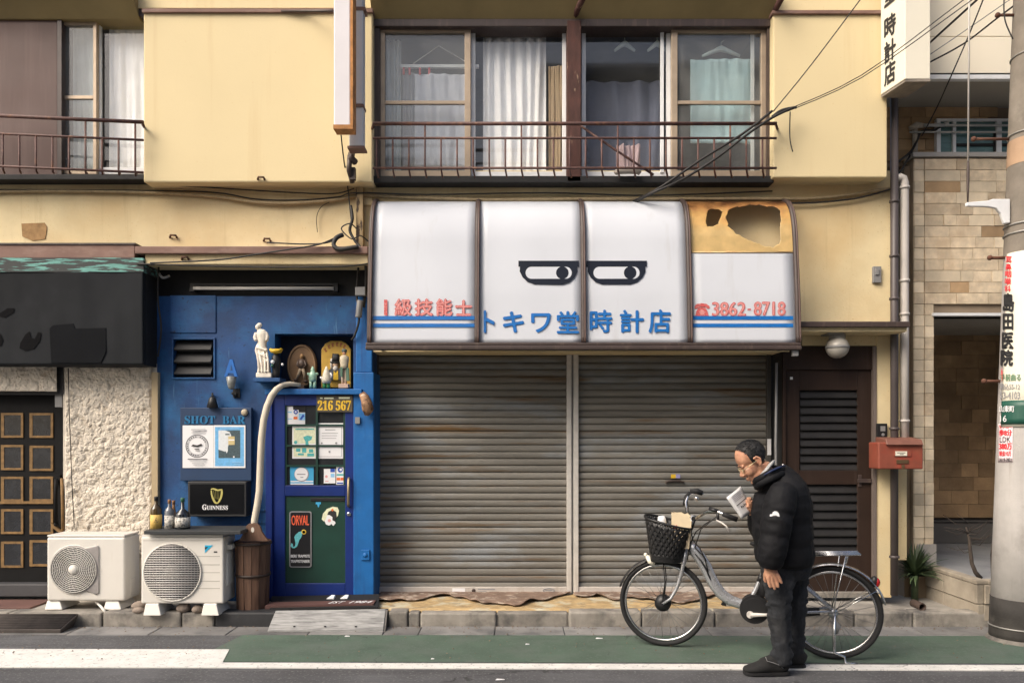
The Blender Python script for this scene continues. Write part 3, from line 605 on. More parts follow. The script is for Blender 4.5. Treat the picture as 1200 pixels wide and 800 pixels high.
# louvred vent
t = thing('louvre_vent', 'square black three-blade vent in the dark blue wall', 'vent', P(226, 444, 7))
mb = MB()
for q in ((201, 395.5, 252, 397.5), (201, 442, 252, 444), (201, 397.5, 203, 442), (250, 397.5, 252, 442)): mb.fbox(*q, 6.985, .12)
obj('vent_frame', mb, BLUEW, t, bevel=.003)
mb = MB(); mb.fbox(203, 398, 250, 442, 7.06, .02); obj('vent_back', mb, DARK, t)
for k, y in enumerate((399, 413.5, 427.5)):
    a, b_ = P(204, y, 7.04), P(249, y, 7.04); dz = .085
    m2 = MB(); m2.hexa([(a.x, 7.05, a.z), (b_.x, 7.05, a.z), (b_.x, 6.992, a.z-dz), (a.x, 6.992, a.z-dz)], [(a.x, 7.062, a.z), (b_.x, 7.062, a.z), (b_.x, 7.004, a.z-dz-.012), (a.x, 7.004, a.z-dz-.012)])
    obj('blade', m2, BLACKP, t)
# letter A lamp
t = thing('wall_lamp', 'small wall lamp carrying a bright blue letter A', 'lamp', P(270, 458, 7))
LA = M('blue_letter_paint', (.012, .13, .46), .5)
mb = MB(); mb.prism([(269.3, 421), (272.3, 421), (278.3, 441), (274.6, 441), (273.6, 437), (267.2, 437), (266.3, 441), (262.6, 441)], 6.90, .02); obj('letter', mb, LA, t)
mb = MB(); mb.prism([(269, 434), (272.6, 434), (270.8, 427)], 6.8985, .002); obj('letter_hole', mb, BLUEW, t)
mb = MB(); c = P(271, 441, 6.93); mb.lathe([(.032, 0), (.046, -.005), (.030, -.09), (.022, -.11), (.008, -.118)], c, 14); obj('lamp_glass', mb, M('dusty_lamp_glass', (.20, .21, .2), .25, var=.3, scale=30), t)
mb = MB(); mb.tube([P(272, 460, 6.93), P(276, 465, 6.96), P(277, 459, 7.0)], .012, 6); mb.fbox(273, 455, 281, 466, 6.985, .02); obj('bracket', mb, BLACKP, t)
t = thing('wall_spotlight', 'small dark cone spotlight above the SHOT BAR lettering', 'lamp', P(249, 480, 7))
mb = MB(); mb.lathe([(.012, .10), (.03, .08), (.05, .0), (.04, -.005)], P(249, 477, 6.92), 14); obj('shade', mb, BLACKP, t)
mb = MB(); mb.tube([P(249, 464, 6.92), P(249, 461, 6.96), P(249, 464, 7.0)], .01, 6); obj('arm', mb, BLACKP, t)
# sign board, SHOT BAR letters and posters
t = thing('sign_board', 'navy board on blue wall with raised SHOT BAR letters', 'sign', P(252, 563, 6.97))
mb = MB(); mb.fbox(211, 477.5, 294.5, 563, 6.94, .05); obj('board', mb, M('navy_board_paint', (.012, .040, .105), .55, var=.15, scale=4), t, bevel=.005)
SKYL = M('sky_blue_letter', (.01, .15, .33), .5, var=.2, scale=60)
for s_, a, b_ in (('𝐒𝐇𝐎𝐓', 216.5, 252), ('𝐁𝐀𝐑', 260.5, 287.5)): mb = MB(); text_rect(mb, s_, a, 487, b_, 496.5, 6.934, .007); obj('lettering', mb, SKYL, t, solid=.004)
mb = MB(); mb.lathe([(.03, 0), (.03, -.015), (.02, -.025), (.002, -.027)], P(287, 483, 6.94), 16, 'Y'); obj('bell_push', mb, M('aged_ivory', (.42, .36, .26), .5, var=.2, scale=40), t)
pm_ = []
cx, cy = 230.7, 522
for r_, mi in ((13.6, 2), (12.6, 3), (9.6, 0)): pm_.append((mi, circ(cx+.3, cy+.4, r_, 28)))
for i in range(26):
    a = 2*math.pi*i/26; x, y = cx+11*math.cos(a), cy+.4+11*math.sin(a)
    if i % 5: pm_.append((1, circ(x, y, .75, 6)))
pm_ += [(1, [(224, 522.5), (226, 520.5), (231, 521.5), (236, 519.5), (237, 521.5), (232, 523.5), (227, 523)]), (1, (228, 525.5, 233.5, 526.4)), (1, (229, 527.4, 234, 528.1)), (3, (224, 502, 241, 504.6)), (3, (224, 506, 240, 507)), (2, (220, 537.2, 243, 538.2)), (3, (223, 540, 241, 540.8)), (3, (225, 542.2, 239, 543)), (3, (226, 544.3, 240, 545))]
sheet('cap_poster', 'white poster with a big black-rimmed bottle cap on the navy board', 'poster', (214, 498.2, 250.3, 548), 6.935, [PAPER, INK, M('charcoal_print', (.10, .10, .11), .6), M('mid_grey_print', (.52, .52, .53), .6)], pm_)
sheet('bottle_poster', 'sky-blue framed poster of a pale bottle beside the bottle cap poster', 'poster', (250.6, 498, 287.5, 548), 6.934, [PAPER, M('sky_print', (.15, .42, .72), .5, var=.15, scale=40), M('dusk_print', (.055, .09, .105), .5, var=.3, scale=60), M('ochre_print', (.55, .45, .22), .5), LBP, M('cloud_print', (.66, .70, .72), .5, var=.1, scale=60)],
      [(1, (252, 500, 286, 546)), (2, (256, 504, 281.5, 536.5)), (5, [(256, 504), (264, 504), (269, 506), (271, 510), (267, 524), (264, 529), (256, 526.5)]), (2, [(256, 527), (264, 529), (264, 536.5), (256, 536.5)]), (5, [(264.5, 510), (267, 510), (267, 528), (265.6, 531), (264.5, 528)]), (2, (264, 508, 269, 509.5)), (3, (267.5, 511, 275, 521)), (0, (267.8, 514.5, 274.6, 516)), (4, (272, 541, 283, 542)), (4, (274, 543.3, 285, 544.2)), (0, circ(274, 535, 1)), (4, (258, 501.5, 280, 502.6))])
# stout brand light box
t = thing('beer_light_box', 'black illuminated-style stout sign with golden harp on AC side', 'sign', P(254, 604, 6.9))
t['label'] = 'black stout light box with golden harp above the bottles'
mb = MB(); mb.fbox(220, 564, 288.5, 605, 6.86, .13); obj('casing', mb, M('grey_black_casing', (.022, .023, .025), .6), t, bevel=.006)
mb = MB(); mb.fbox(222.5, 567, 286, 602, 6.857, .01); obj('face', mb, M('gloss_black_face', (.004, .0045, .006), .3, spec=.3), t)
GOLD = M('gold_harp_print', (.50, .45, .14), .45, var=.2, scale=40)
harp = MB()
def strip(mb_, pts, w_, d):
    for i in range(len(pts)-1):
        (ax, ay), (bx, by) = pts[i], pts[i+1]; l = math.hypot(bx-ax, by-ay) or 1; nx, ny = -(by-ay)/l, (bx-ax)/l
        w0 = w_[i] if isinstance(w_, list) else w_; w1 = w_[i+1] if isinstance(w_, list) else w_
        mb_.prism([(ax+nx*w0, ay+ny*w0), (bx+nx*w1, by+ny*w1), (bx-nx*w1, by-ny*w1), (ax-nx*w0, ay-ny*w0)], d-.0002*i, .003)
strip(harp, [(247.5, 574.5), (248, 579), (249.5, 584), (252, 588.5), (254.5, 589.5)], [.7, .9, 1.1, 1.2, .8], 6.853)
strip(harp, [(259.8, 573.5), (259.9, 578), (258.8, 583), (256.5, 587.5), (254.5, 589.5)], [1.1, 1.2, 1.1, 1, .7], 6.8515)
strip(harp, [(247.2, 573.4), (249, 572.3), (252, 573), (255, 574.2), (258, 573.6), (260.3, 573)], [.6, .9, 1, .9, .9, .5], 6.85)
for i in range(4): strip(harp, [(250.2+i*2.1, 574.6), (251.6+i*1.5, 584+i*.4)], .13, 6.852)
obj('harp_emblem', harp, GOLD, t)
mb = MB(); text_rect(mb, '𝐆', 237, 590.8, 242.1, 597, 6.853, .03); text_rect(mb, '𝐔𝐈𝐍𝐍𝐄𝐒𝐒', 242.4, 592, 267, 597, 6.853, .005); obj('lettering', mb, PAPER, t)

# duct hose into the barrel
mb = MB(); mb.tube([P(352, 451, 6.96), P(340, 449.5, 6.92), P(331, 451, 6.86), P(324, 456, 6.8), P(318, 464, 6.78), P(313, 476, 6.76), P(309, 492, 6.75), P(306.5, 515, 6.75), P(305, 545, 6.75), P(304, 575, 6.75), P(301.5, 592, 6.75), P(298.5, 608, 6.74), P(297, 630, 6.74)], [.018, .021, .024, .027, .029, .030, .029, .030, .029, .030, .029, .029, .028], 12)
o = obj('duct_hose', mb, HOSE); tag(o, 'cream taped duct hose curving from the niche into the barrel', 'hose')
mb = MB()
t = thing('wooden_barrel', 'tall dark wooden stave barrel with a holed handle board', 'barrel', P(296, 712, 6.7))
c = P(296.5, 711, 6.72); H_ = .585
ns = 14
for k in range(ns):
    a0, a1 = 2*math.pi*k/ns+.012, 2*math.pi*(k+1)/ns-.012; b = MB(); q0, q1 = [], []
    rb, rt = .135, .152; dr_ = random.uniform(-.003, .003)
    for z, r_ in ((0, rb+dr_), (H_, rt+dr_)):
        q0 += [(c.x+(r_-.02)*math.cos(a0), c.y+(r_-.02)*math.sin(a0), c.z+z), (c.x+(r_-.02)*math.cos(a1), c.y+(r_-.02)*math.sin(a1), c.z+z)]
        q1 += [(c.x+r_*math.cos(a0), c.y+r_*math.sin(a0), c.z+z), (c.x+r_*math.cos(a1), c.y+r_*math.sin(a1), c.z+z)]
    b.hexa([q0[0], q0[1], q0[3], q0[2]], [q1[0], q1[1], q1[3], q1[2]]); obj('stave', b, WOODB, t)
HOOP = M('dark_hoop', (.035, .022, .017), .6)
for z, r_ in ((.565, .1545), (.29, .147)):
    b = MB(); b.lathe([(r_-.004, z-.011), (r_+.004, z-.011), (r_+.004, z+.011), (r_-.004, z+.011)], c, 28); obj('hoop', b, HOOP, t)
b = MB(); b.lathe([(.13, .52), (.001, .52)], c, 20); obj('lid', b, WOODB, t)
hp = [(279, 634), (283, 628), (286.5, 622), (288.5, 616), (291.5, 613.4), (297, 612.6), (302, 613.5), (305, 617), (307, 623), (311, 629), (315, 634)]
b = MB(); b.prism(hp, 6.585, .025); obj('handle_board', b, WOODB, t, bevel=.004)
b = MB(); b.prism(circ(296, 620.5, 1.9, 10, 3.2), 6.5835, .004); obj('hand_hole', b, M('pale_hole_rim', (.6, .55, .48), .6), t)

# ------------------------------------------------------------------ air-conditioner units
t = thing('air_conditioner', 'cream outdoor AC unit with concentric round grille by the taped door', 'air conditioner', P(100, 714, 6.6), 'outdoor AC units along the wall')
d = 6.6
mb = MB(); mb.fbox(54.5, 629, 146.5, 704, d, .27); obj('casing', mb, ACW, t, bevel=.02, bseg=3)
mb = MB(); mb.fbox(55, 626.5, 146, 629, d+.004, .262); obj('lid', mb, ACW, t, bevel=.006)
mb = MB()
cx, cy = 86, 667
ro = [(cx+27.5*math.cos(a), cy+28.5*math.sin(a)) for a in [R(x) for x in range(60, 301, 10)]]
pan = ro+[(114, 639.5), (115.5, 641), (115.5, 694), (113, 696)]
mb.prism(pan, d-.012, .02); obj('grille_plate', mb, ACG, t, bevel=.004)
mb = MB(); cc = P(cx, cy, d-.02); k_ = d/F_PX
for i in range(11): mb.tube([cc+Vector((math.cos(a)*r_, 0, math.sin(a)*r_)) for r_ in [(5.5+i*2.1)*k_] for a in [2*math.pi*j/36 for j in range(36)]], .0042, 5, closed=True)
for i in range(30):
    a = 2*math.pi*i/30; mb.tube([cc+Vector((math.cos(a+q)*r_, .002, math.sin(a+q)*r_)) for r_, q in ((5*k_, 0), (16*k_, .16), (27*k_, .4))], .0022, 4)
obj('grille', mb, M('pale_grille_wire', (.56, .54, .50), .5), t)
mb = MB(); mb.lathe([(27*k_, .0), (27*k_, -.002), (.001, -.002)], P(cx, cy, d-.011), 36, 'Y'); obj('fan_cavity', mb, ACD, t)
mb = MB(); mb.lathe([(5.3*k_, 0), (5.3*k_, -.012), (4.4*k_, -.02), (.001, -.021)], P(cx, cy, d-.014), 20, 'Y'); obj('fan_hub', mb, ACW, t)
mb = MB(); pf = rrect(56.5, 637, 116, 697.5, 6); mb.tube([P(x, y, d-.004) for x, y in ro]+[P(114, 639, d-.004), P(115.7, 642, d-.004), P(115.7, 694, d-.004), P(112.5, 696, d-.004)], .006, 6, closed=True); obj('grille_rim', mb, ACW, t)
mb = MB(); A = P(147, 672, 6.7); mb.hexa([(A.x, 6.66, A.z), (A.x, 6.8, A.z), (A.x, 6.8, A.z-.2), (A.x, 6.66, A.z-.2)], [(A.x+.05, 6.69, A.z-.04), (A.x+.05, 6.78, A.z-.04), (A.x+.05, 6.78, A.z-.18), (A.x+.05, 6.69, A.z-.18)]); obj('valve_cover', mb, ACW, t, bevel=.006)
def feet(t, d, xs, y0, y1, mt=ACW):
    for x in xs:
        a, b_ = P(x-7.5, y0, d), P(x+7.5, y0, d); c0, c1 = P(x-10.5, y1, d-.03), P(x+10.5, y1, d-.03)
        m2 = MB(); m2.hexa([(c0.x, d-.03, c0.z), (c1.x, d-.03, c0.z), (c1.x, d+.25, c0.z), (c0.x, d+.25, c0.z)], [(a.x, d, a.z), (b_.x, d, a.z), (b_.x, d+.22, a.z), (a.x, d+.22, a.z)])
        obj('foot', m2, mt, t, bevel=.006)
feet(t, 6.62, (62.5, 131.5), 703.5, 714)
mb = MB(); mb.tube([P(112, 704, 6.66), P(115, 707, 6.64), P(119, 711, 6.6), P(123.5, 717, 6.55)], .011, 8); obj('drain_hose', mb, ACW, t)
t = thing('air_conditioner', 'cream outdoor AC unit with round wire grille under the row of bottles', 'air conditioner', P(214, 721, 6.45), 'outdoor AC units along the wall')
d = 6.47
mb = MB(); mb.fbox(165, 628.5, 262, 707, d, .28); obj('casing', mb, ACW, t, bevel=.016, bseg=3)
mb = MB(); mb.fbox(166, 626.5, 261, 628.5, d+.01, .26); obj('lid', mb, ACW, t)
k_ = d/F_PX; cx, cy, rr = 202.2, 670, 33.5
cc = P(cx, cy, d)
mb = MB(); mb.lathe([(rr*k_+.006, .0), (rr*k_+.006, -.012), (rr*k_-.004, -.014), (rr*k_-.004, 0)], cc, 44, 'Y'); obj('grille_rim', mb, M('white_grille_rim', (.74, .71, .65), .4), t)
mb = MB(); mb.lathe([(rr*k_-.003, 0), (rr*k_-.003, -.003), (.001, -.003)], cc, 40, 'Y'); obj('fan_cavity', mb, ACD, t)
mb = MB(); n_ = 25
for i in range(1, n_):
    z = -rr+2*rr*i/n_; hw = math.sqrt(max(0, rr*rr-z*z))*k_
    mb.tube([cc+Vector((-hw, -.010, z*k_)), cc+Vector((hw, -.010, z*k_))], .0058, 4)
for i in range(1, 18):
    x = -rr+2*rr*i/18; hw = math.sqrt(max(0, rr*rr-x*x))*k_
    mb.tube([cc+Vector((x*k_, -.006, -hw)), cc+Vector((x*k_, -.006, hw))], .002, 4)
obj('grille', mb, M('pale_guard_wire', (.46, .44, .42), .5), t)
mb = MB(); mb.lathe([(.07, -.004), (.001, -.0045)], cc, 20, 'Y'); obj('fan_hub', mb, ACG, t)
GRV = M('panel_groove', (.36, .34, .30), .6)
for y in (651.5, 661.3, 670.5, 680.5, 689):
    m2 = MB(); m2.fbox(233 if y > 655 and y < 685 else 230, y-.35, 257.5, y+.35, d-.0015, .01); obj('panel_groove', m2, GRV, t)
m2 = MB(); m2.fbox(168, 632.8, 257.5, 633.3, d-.0015, .01); obj('panel_groove', m2, GRV, t)
m2 = MB(); m2.prism([(240, 638.5), (249.5, 638.5), (240, 647.5)], d-.003, .004); obj('brand_emblem', m2, M('cyan_emblem', (.02, .40, .66), .4), t)
m2 = MB(); m2.prism([(240, 640.5), (243.8, 640.5), (240, 644)], d-.0045, .004); m2.fbox(250.5, 645.5, 254.5, 647.2, d-.002, .003); obj('brand_mark', m2, INK, t)
mb = MB(); A = P(262, 640, 6.6); mb.hexa([(A.x-.01, 6.5, A.z), (A.x-.01, 6.72, A.z), (A.x-.01, 6.72, A.z-.36), (A.x-.01, 6.5, A.z-.36)], [(A.x+.06, 6.54, A.z-.05), (A.x+.06, 6.68, A.z-.05), (A.x+.06, 6.68, A.z-.32), (A.x+.06, 6.54, A.z-.32)]); mb.fbox(262, 638, 272, 643.5, 6.55, .1); obj('valve_cover', mb, ACW, t, bevel=.008)
feet(t, 6.46, (178, 246), 707, 721)
mb = MB(); mb.fbox(168.5, 621.5, 282, 626, 6.42, .36); o = obj('black_board', mb, M('black_board', (.03, .033, .036), .55, var=.2, scale=8), bevel=.004); tag(o, 'black board lying on the AC unit under the bottles', 'board')
def rock(px, py, d, r, lab):
    b = MB(); c = P(px, py, d); n0 = len(b.v); b.ball(c, r, 14, 9)
    b.v = [tuple(Vector(v)+(Vector(v)-c)*.22*noise.noise((Vector(v)-c)*14+Vector((px, py, 0)))) for v in b.v]
    o = obj('stone', b, M('grey_brown_stone', (.21, .17, .14), .9, var=.3, scale=14, bump=.5) if 'grey_brown_stone' not in bpy.data.materials else bpy.data.materials['grey_brown_stone']); tag(o, lab, 'stone', 'stones under the AC unit')
rock(163, 709, 6.62, (.065, .06, .038), 'upper brown stone between the two AC units'); rock(163, 714.5, 6.53, (.05, .05, .026), 'flat lower stone between the two AC units')
rock(215, 711.5, 6.55, (.062, .06, .040), 'round stone under the middle of the AC unit'); rock(231.5, 713, 6.52, (.048, .05, .034), 'stone beside the right foot of the AC unit')
# bottles on the board
def bottle(px, h_px, r_px, lab, body, caps, lbl=None, d=6.58, base=621.3, sh=.62, nk=.30):
    t = thing('bottle', lab, 'bottle', P(px, base, d), 'bottles on the AC unit'); k = d/F_PX; c = P(px, base, d); H = h_px*k; r = r_px*k
    b = MB(); b.lathe([(r*.9, 0), (r, .008), (r, H*sh), (r*.85, H*(sh+.06)), (r*nk, H*(sh+.17)), (r*nk, H*.92), (r*nk*.9, H*.93)], c, 18); obj('glass_body', b, body, t)
    b = MB(); b.lathe([(r*nk*1.15, H*.88), (r*nk*1.15, H), (r*nk, H+.003)], c, 12); obj('cap', b, caps, t)
    if lbl:
        mat, z0, z1 = lbl; b = MB(); b.lathe([(r+.0012, H*z0), (r+.0012, H*z1)], c, 18); obj('bottle_label', b, mat, t)
    return t, c, k
AMB = M('amber_bottle', (.07, .045, .012), .12, spec=.7); CLR = M('clear_smoky_bottle', (.16, .17, .19), .1, var=.3, spec=.8); BLKB = M('black_bottle', (.010, .012, .015), .12, spec=.8); TANB = M('tan_bottle', (.30, .16, .08), .2)
YLB = M('yellow_bottle_label', (.66, .45, .12), .6, var=.1); GLB = M('grey_bottle_label', (.55, .53, .48), .6, var=.4, scale=50, col2=(.1, .1, .1), c2at=(.52, .6), c2scale=80)
t, c, k = bottle(183, 39.5, 6.3, 'amber bottle with a yellow label nearest the stucco', AMB, BLACKP, (YLB, .06, .48))
b = MB(); text_rect(b, 'ん', 181, 606, 185.5, 612, 6.58-.0485); obj('label_mark', b, INK, t)
bottle(198.5, 36, 5.2, 'smoky clear bottle with a copper cap, second from the stucco', CLR, TANB, (GLB, .08, .5))
bottle(203.5, 35, 2.6, 'slim tan bottle between the clear and the black bottle', TANB, TANB, None, 6.64, sh=.6, nk=.6)
bottle(214, 38, 8.3, 'broad black bottle with a grey label beside the harp sign', BLKB, M('green_cap', (.03, .12, .07), .4), (GLB, .12, .42), 6.56, sh=.5, nk=.24)

# ------------------------------------------------------------------ door mat, ramps
t = thing('door_mat', 'black and brown mat lettered in white before the bar door', 'mat', P(380, 712, 6.7))
mb = MB(); mb.hexa([(P(316, 0, 6.9).x, 6.96, .10), (P(443, 0, 6.9).x, 6.96, .10), (P(444, 0, 6.62).x, 6.60, .10), (P(317, 0, 6.62).x, 6.60, .10)], [(P(316, 0, 6.9).x, 6.96, .165), (P(443, 0, 6.9).x, 6.96, .185), (P(444, 0, 6.62).x, 6.60, .150), (P(317, 0, 6.62).x, 6.60, .135)]); obj('mat_base', mb, RUBBER, t)
def matz(x, y): u = (x+2.1)/.95; return .158+.012*u+(y-6.78)*.08
mb = MB(); q = [(P(318, 0, 6.8).x, 6.62), (P(441.5, 0, 6.8).x, 6.64), (P(441.5, 0, 6.8).x, 6.76), (P(319, 0, 6.8).x, 6.74)]
mb.hexa([(x, y, matz(x, y)-.02) for x, y in q], [(x, y, matz(x, y)+.006) for x, y in q]); obj('brown_strip', mb, M('brown_rubber_strip', (.085, .04, .035), .8, var=.2), t)
def matf(x0, x1, y0, y1): return lambda u, v, k: (x0+(x1-x0)*u+.03*v, y0+(y1-y0)*v, matz(x0+(x1-x0)*u, y0+(y1-y0)*v)+.0085+.0003*k)
mb = MB(); X = lambda px: P(px, 0, 6.72).x
put_text(mb, 'EST', matf(X(386), X(401), 6.665, 6.725), .012); put_text(mb, '1984', matf(X(410), X(434), 6.67, 6.73), .008); obj('lettering', mb, PAPER, t)
for x in (387.5, 403.5):
    b = MB(); p0 = P(x, 701.5, 6.86); b.hexa([(p0.x-.035, 6.84, p0.z-.006), (p0.x+.035, 6.84, p0.z-.006), (p0.x+.04, 6.9, p0.z-.006), (p0.x-.01, 6.9, p0.z-.006)], [(p0.x-.03, 6.84, p0.z+.012), (p0.x+.03, 6.84, p0.z+.012), (p0.x+.03, 6.9, p0.z+.03), (p0.x, 6.9, p0.z+.03)]); obj('white_chip', b, PAPER, t)
t = thing('ramp_plate', 'grey plywood ramp from gutter to kerb at the bar door', 'ramp', (-1.5, 6.3, .01))
a, b_, c_, d_ = P(313.5, 741.5, 6.305), P(449, 739.5, 6.32), P(452, 716.5, 6.52), P(323, 720.5, 6.52)
mb = MB(); mb.hexa([(a.x, a.y, .006), (b_.x, b_.y, .006), (c_.x, c_.y, .1), (d_.x, d_.y, .1)], [(a.x, a.y, .022), (b_.x, b_.y, .026), (c_.x, c_.y, .15), (d_.x, d_.y, .135)])
mb2 = MB(); mb2.hexa([(b_.x-.004, b_.y+.004, .002), (b_.x+.016, b_.y+.004, .002), (c_.x+.016, c_.y, .002), (c_.x-.004, c_.y, .002)], [(b_.x-.004, b_.y+.004, .012), (b_.x+.016, b_.y+.004, .012), (c_.x+.016, c_.y, .143), (c_.x-.004, c_.y, .143)])
PLY = M('grey_weathered_plywood', (.29, .29, .285), .8, var=.3, scale=7, stretch=(1, 8, 8), col2=(.15, .15, .15), c2at=(.5, .66), c2scale=4, bump=.3)
obj('plate', mb, PLY, t, bevel=.003); obj('side_plate', mb2, M('dark_plywood_edge', (.14, .13, .12), .8), t)
for x in (345, 381, 417):
    b = MB(); p = P(x, 736.5, 6.345); b.lathe([(.009, 0), (.009, .006), (.002, .008)], (p.x, 6.34, .043), 8); obj('bolt', b, BLACKP, t)
mb = MB()
t = thing('ribbed_ramp', 'dark ribbed rubber ramp wedge before the taped door', 'ramp', (-4.3, 6.35, 0))
x0, x1 = -5.2, P(72, 0, 6.28).x; xb = P(94, 0, 6.5).x
mb.hexa([(x0, 6.27, .002), (x1, 6.27, .002), (xb-.05, 6.485, .002), (x0, 6.485, .002)], [(x0, 6.27, .038), (x1, 6.27, .038), (xb, 6.485, .118), (x0, 6.485, .118)])
RBR = M('brown_black_rubber', (.055, .045, .04), .75, var=.25, scale=12)
obj('wedge', mb, RBR, t, bevel=.006)
for i in range(9):
    u = .06+i*.105; y = 6.27+.215*u; z = .038+.08*u; b = MB(); b.tube([(x0, y, z+.002), (x1+(xb-x1)*u-.01, y, z+.002)], .009, 6); obj('tread_rib', b, RBR, t)
# ================================================================== shutters
SL_P = .0652; SD = 7.3; Z_LO = P(0, 690, SD).z
prof = [(0, .016), (.035, .015), (.07, .002), (.2, -.004), (.5, -.008), (.78, -.006), (.88, -.002), (.90, .004), (.955, .004), (.97, .016), (1.0, .016)]
def shutter(x0, x1, label, top_n=36):
    t = thing('roller_shutter', label, 'shutter', (P((x0+x1)/2, 0, SD).x, SD, Z_LO), 'closed roller shutters of the shop')
    A, B = P(x0, 0, SD).x, P(x1, 0, SD).x
    b = MB(); n = len(prof)
    vs = [(x, SD+y, Z_LO+z*SL_P) for x in (A, B) for z, y in prof]
    vs += [(A, 7.334, Z_LO), (A, 7.334, Z_LO+SL_P), (B, 7.334, Z_LO), (B, 7.334, Z_LO+SL_P)]
    fs = [(i, n+i, n+i+1, i+1) for i in range(n-1)]+[(2*n, 2*n+1, 2*n+3, 2*n+2)]
    b.add(vs, fs, True)
    s0 = obj('slat', b, SHUT, t)
    for i in range(1, top_n):
        inst(s0, 'slat', t, wloc(t)+Vector((random.uniform(-.002, .002), random.uniform(-.0015, .0015), i*SL_P)))
    b = MB(); b.fbox(x0, 687.5, x1, 695, 7.265, .04); obj('bottom_rail', b, M('white_bottom_rail', (.50, .46, .42), .5, var=.1, scale=6, streak=(.3, .24, .18), sscale=(8, 8, 6), sat=(.55, .8)) if 'white_bottom_rail' not in bpy.data.materials else bpy.data.materials['white_bottom_rail'], t, bevel=.004)
    return t
t = shutter(443.5, 664, 'wider stained roller shutter between the blue pillar and the steel mullion')
m2 = MB(); m2.fbox(530, 688.8, 545, 693.5, 7.2625, .004); obj('rail_sticker', m2, PAPER, t)
m2 = MB(); m2.lathe([(.018, 0), (.018, -.004), (.01, -.006)], P(555, 691.3, 7.265), 14, 'Y'); obj('rail_lock', m2, BRN, t)
m2 = MB(); m2.fbox(560, 689.3, 580, 690.6, 7.2625, .003); m2.fbox(560, 692, 570, 692.6, 7.2625, .003); obj('maker_mark', m2, GRYI, t)
m2 = MB(); k_ = 7.3/900; m2.tube([P(643+6.5*math.cos(a), 691.3+2.4*math.sin(a), 7.263) for a in [2*math.pi*i/18 for i in range(18)]], .004, 5, closed=True); m2.fbox(639, 690.7, 647, 691.9, 7.2625, .003); obj('maker_mark', m2, GRYI, t)
t = shutter(678, 899, 'roller shutter with a yellow lock sticker behind the bicycle')
m2 = MB(); m2.fbox(786.5, 555.5, 792, 560, 7.288, .006); obj('lock_sticker', m2, YNUM, t)
m2 = MB(); m2.fbox(792, 555.5, 797, 560, 7.288, .006); obj('lock_sticker', m2, M('violet_sticker', (.30, .28, .50), .5), t)
m2 = MB(); m2.tube([P(780, 565, 7.285), P(784, 563.3, 7.28), P(797, 563.3, 7.28), P(801, 565, 7.285)], [(.01, .02)]*4, 8); obj('pull_handle', m2, BRN, t)
t = thing('shutter_mullion', 'pale twin-bar steel mullion between the two shutters', 'post', P(671, 700, 7.27))
for x0, x1 in ((664.3, 669.8), (672.2, 678)):
    b = MB(); b.fbox(x0, 408, x1, 699, 7.255, .07); obj('bar', b, ALU, t, bevel=.004)
b = MB(); b.fbox(669.8, 408, 672.2, 699, 7.275, .04); obj('web', b, GREY, t)
b = MB(); b.prism([(660, 699), (683, 699), (686, 706), (658, 706)], 7.23, .08); obj('foot_plate', b, FLASH, t, bevel=.004)
GUIDE = M('dark_grey_guide', (.085, .082, .075), .5, metal=.3, var=.15, scale=6)
t = thing('shutter_guide', 'dark steel shutter guide beside the bright blue pillar', 'guide rail', P(440, 700, 7.27))
b = MB(); b.fbox(437.5, 408, 440.5, 698, 7.255, .08); b.fbox(441, 408, 443.5, 698, 7.26, .06); obj('rail', b, GUIDE, t, bevel=.003)
t = thing('shutter_guide', 'grey steel shutter guide by the brown louvred door', 'guide rail', P(901, 700, 7.27))
b = MB(); b.fbox(899, 412, 904, 694, 7.255, .08); obj('rail', b, GUIDE, t, bevel=.003)
b = MB(); b.fbox(899.3, 514, 903.7, 533, 7.251, .006); obj('pale_tape', b, PAPER, t)
b = MB(); b.box(P(904, 0, 7.3).x, P(917, 0, 7.0).x, 7.02, 7.45, .1, 2.5); o = obj('dark_jamb', b, DARK, shop)
b = MB(); b.tube([P(910, 425, 7.0), P(909, 520, 7.0), P(911, 690, 7.0)], .012, 6); obj('jamb_conduit', b, GREY, shop)

# ================================================================== awning
aw = thing('shop_awning', 'curved white acrylic shop awning with brown ribs and blue lettering', 'awning', (.6, 6.7, 2.4))
PR = [(6.62, 2.42), (6.632, 2.6), (6.648, 2.85), (6.67, 3.05), (6.69, 3.22), (6.705, 3.36), (6.725, 3.46), (6.755, 3.55), (6.80, 3.63), (6.86, 3.69), (6.93, 3.73), (7.0, 3.75)]
# arc length table
_L = [0]
for i in range(1, len(PR)): _L.append(_L[-1]+math.hypot(PR[i][0]-PR[i-1][0], PR[i][1]-PR[i-1][1]))
def prof_at(v):
    s = v*_L[-1]
    for i in range(1, len(PR)):
        if s <= _L[i]+1e-9:
            k = (s-_L[i-1])/(_L[i]-_L[i-1]); return PR[i-1][0]+(PR[i][0]-PR[i-1][0])*k, PR[i-1][1]+(PR[i][1]-PR[i-1][1])*k
    return PR[-1]
def y_at_z(z):
    for i in range(1, len(PR)):
        if z <= PR[i][1]:
            k = (z-PR[i-1][1])/(PR[i][1]-PR[i-1][1]); return PR[i-1][0]+(PR[i][0]-PR[i-1][0])*k
    return 7.0
def AP(px, py, eps=0.0):
    """point on the awning face seen at (px, py)"""
    d = 6.65
    for _ in range(8):
        z = EYE-(py-HZN)*d/F_PX; d = y_at_z(max(2.42, min(3.75, z)))-eps
    return P(px, py, d)
ribx = [(433-600)*6.62/900, (559-600)*6.62/900, (684-600)*6.62/900, (808.5-600)*6.62/900, (935-600)*6.62/900]
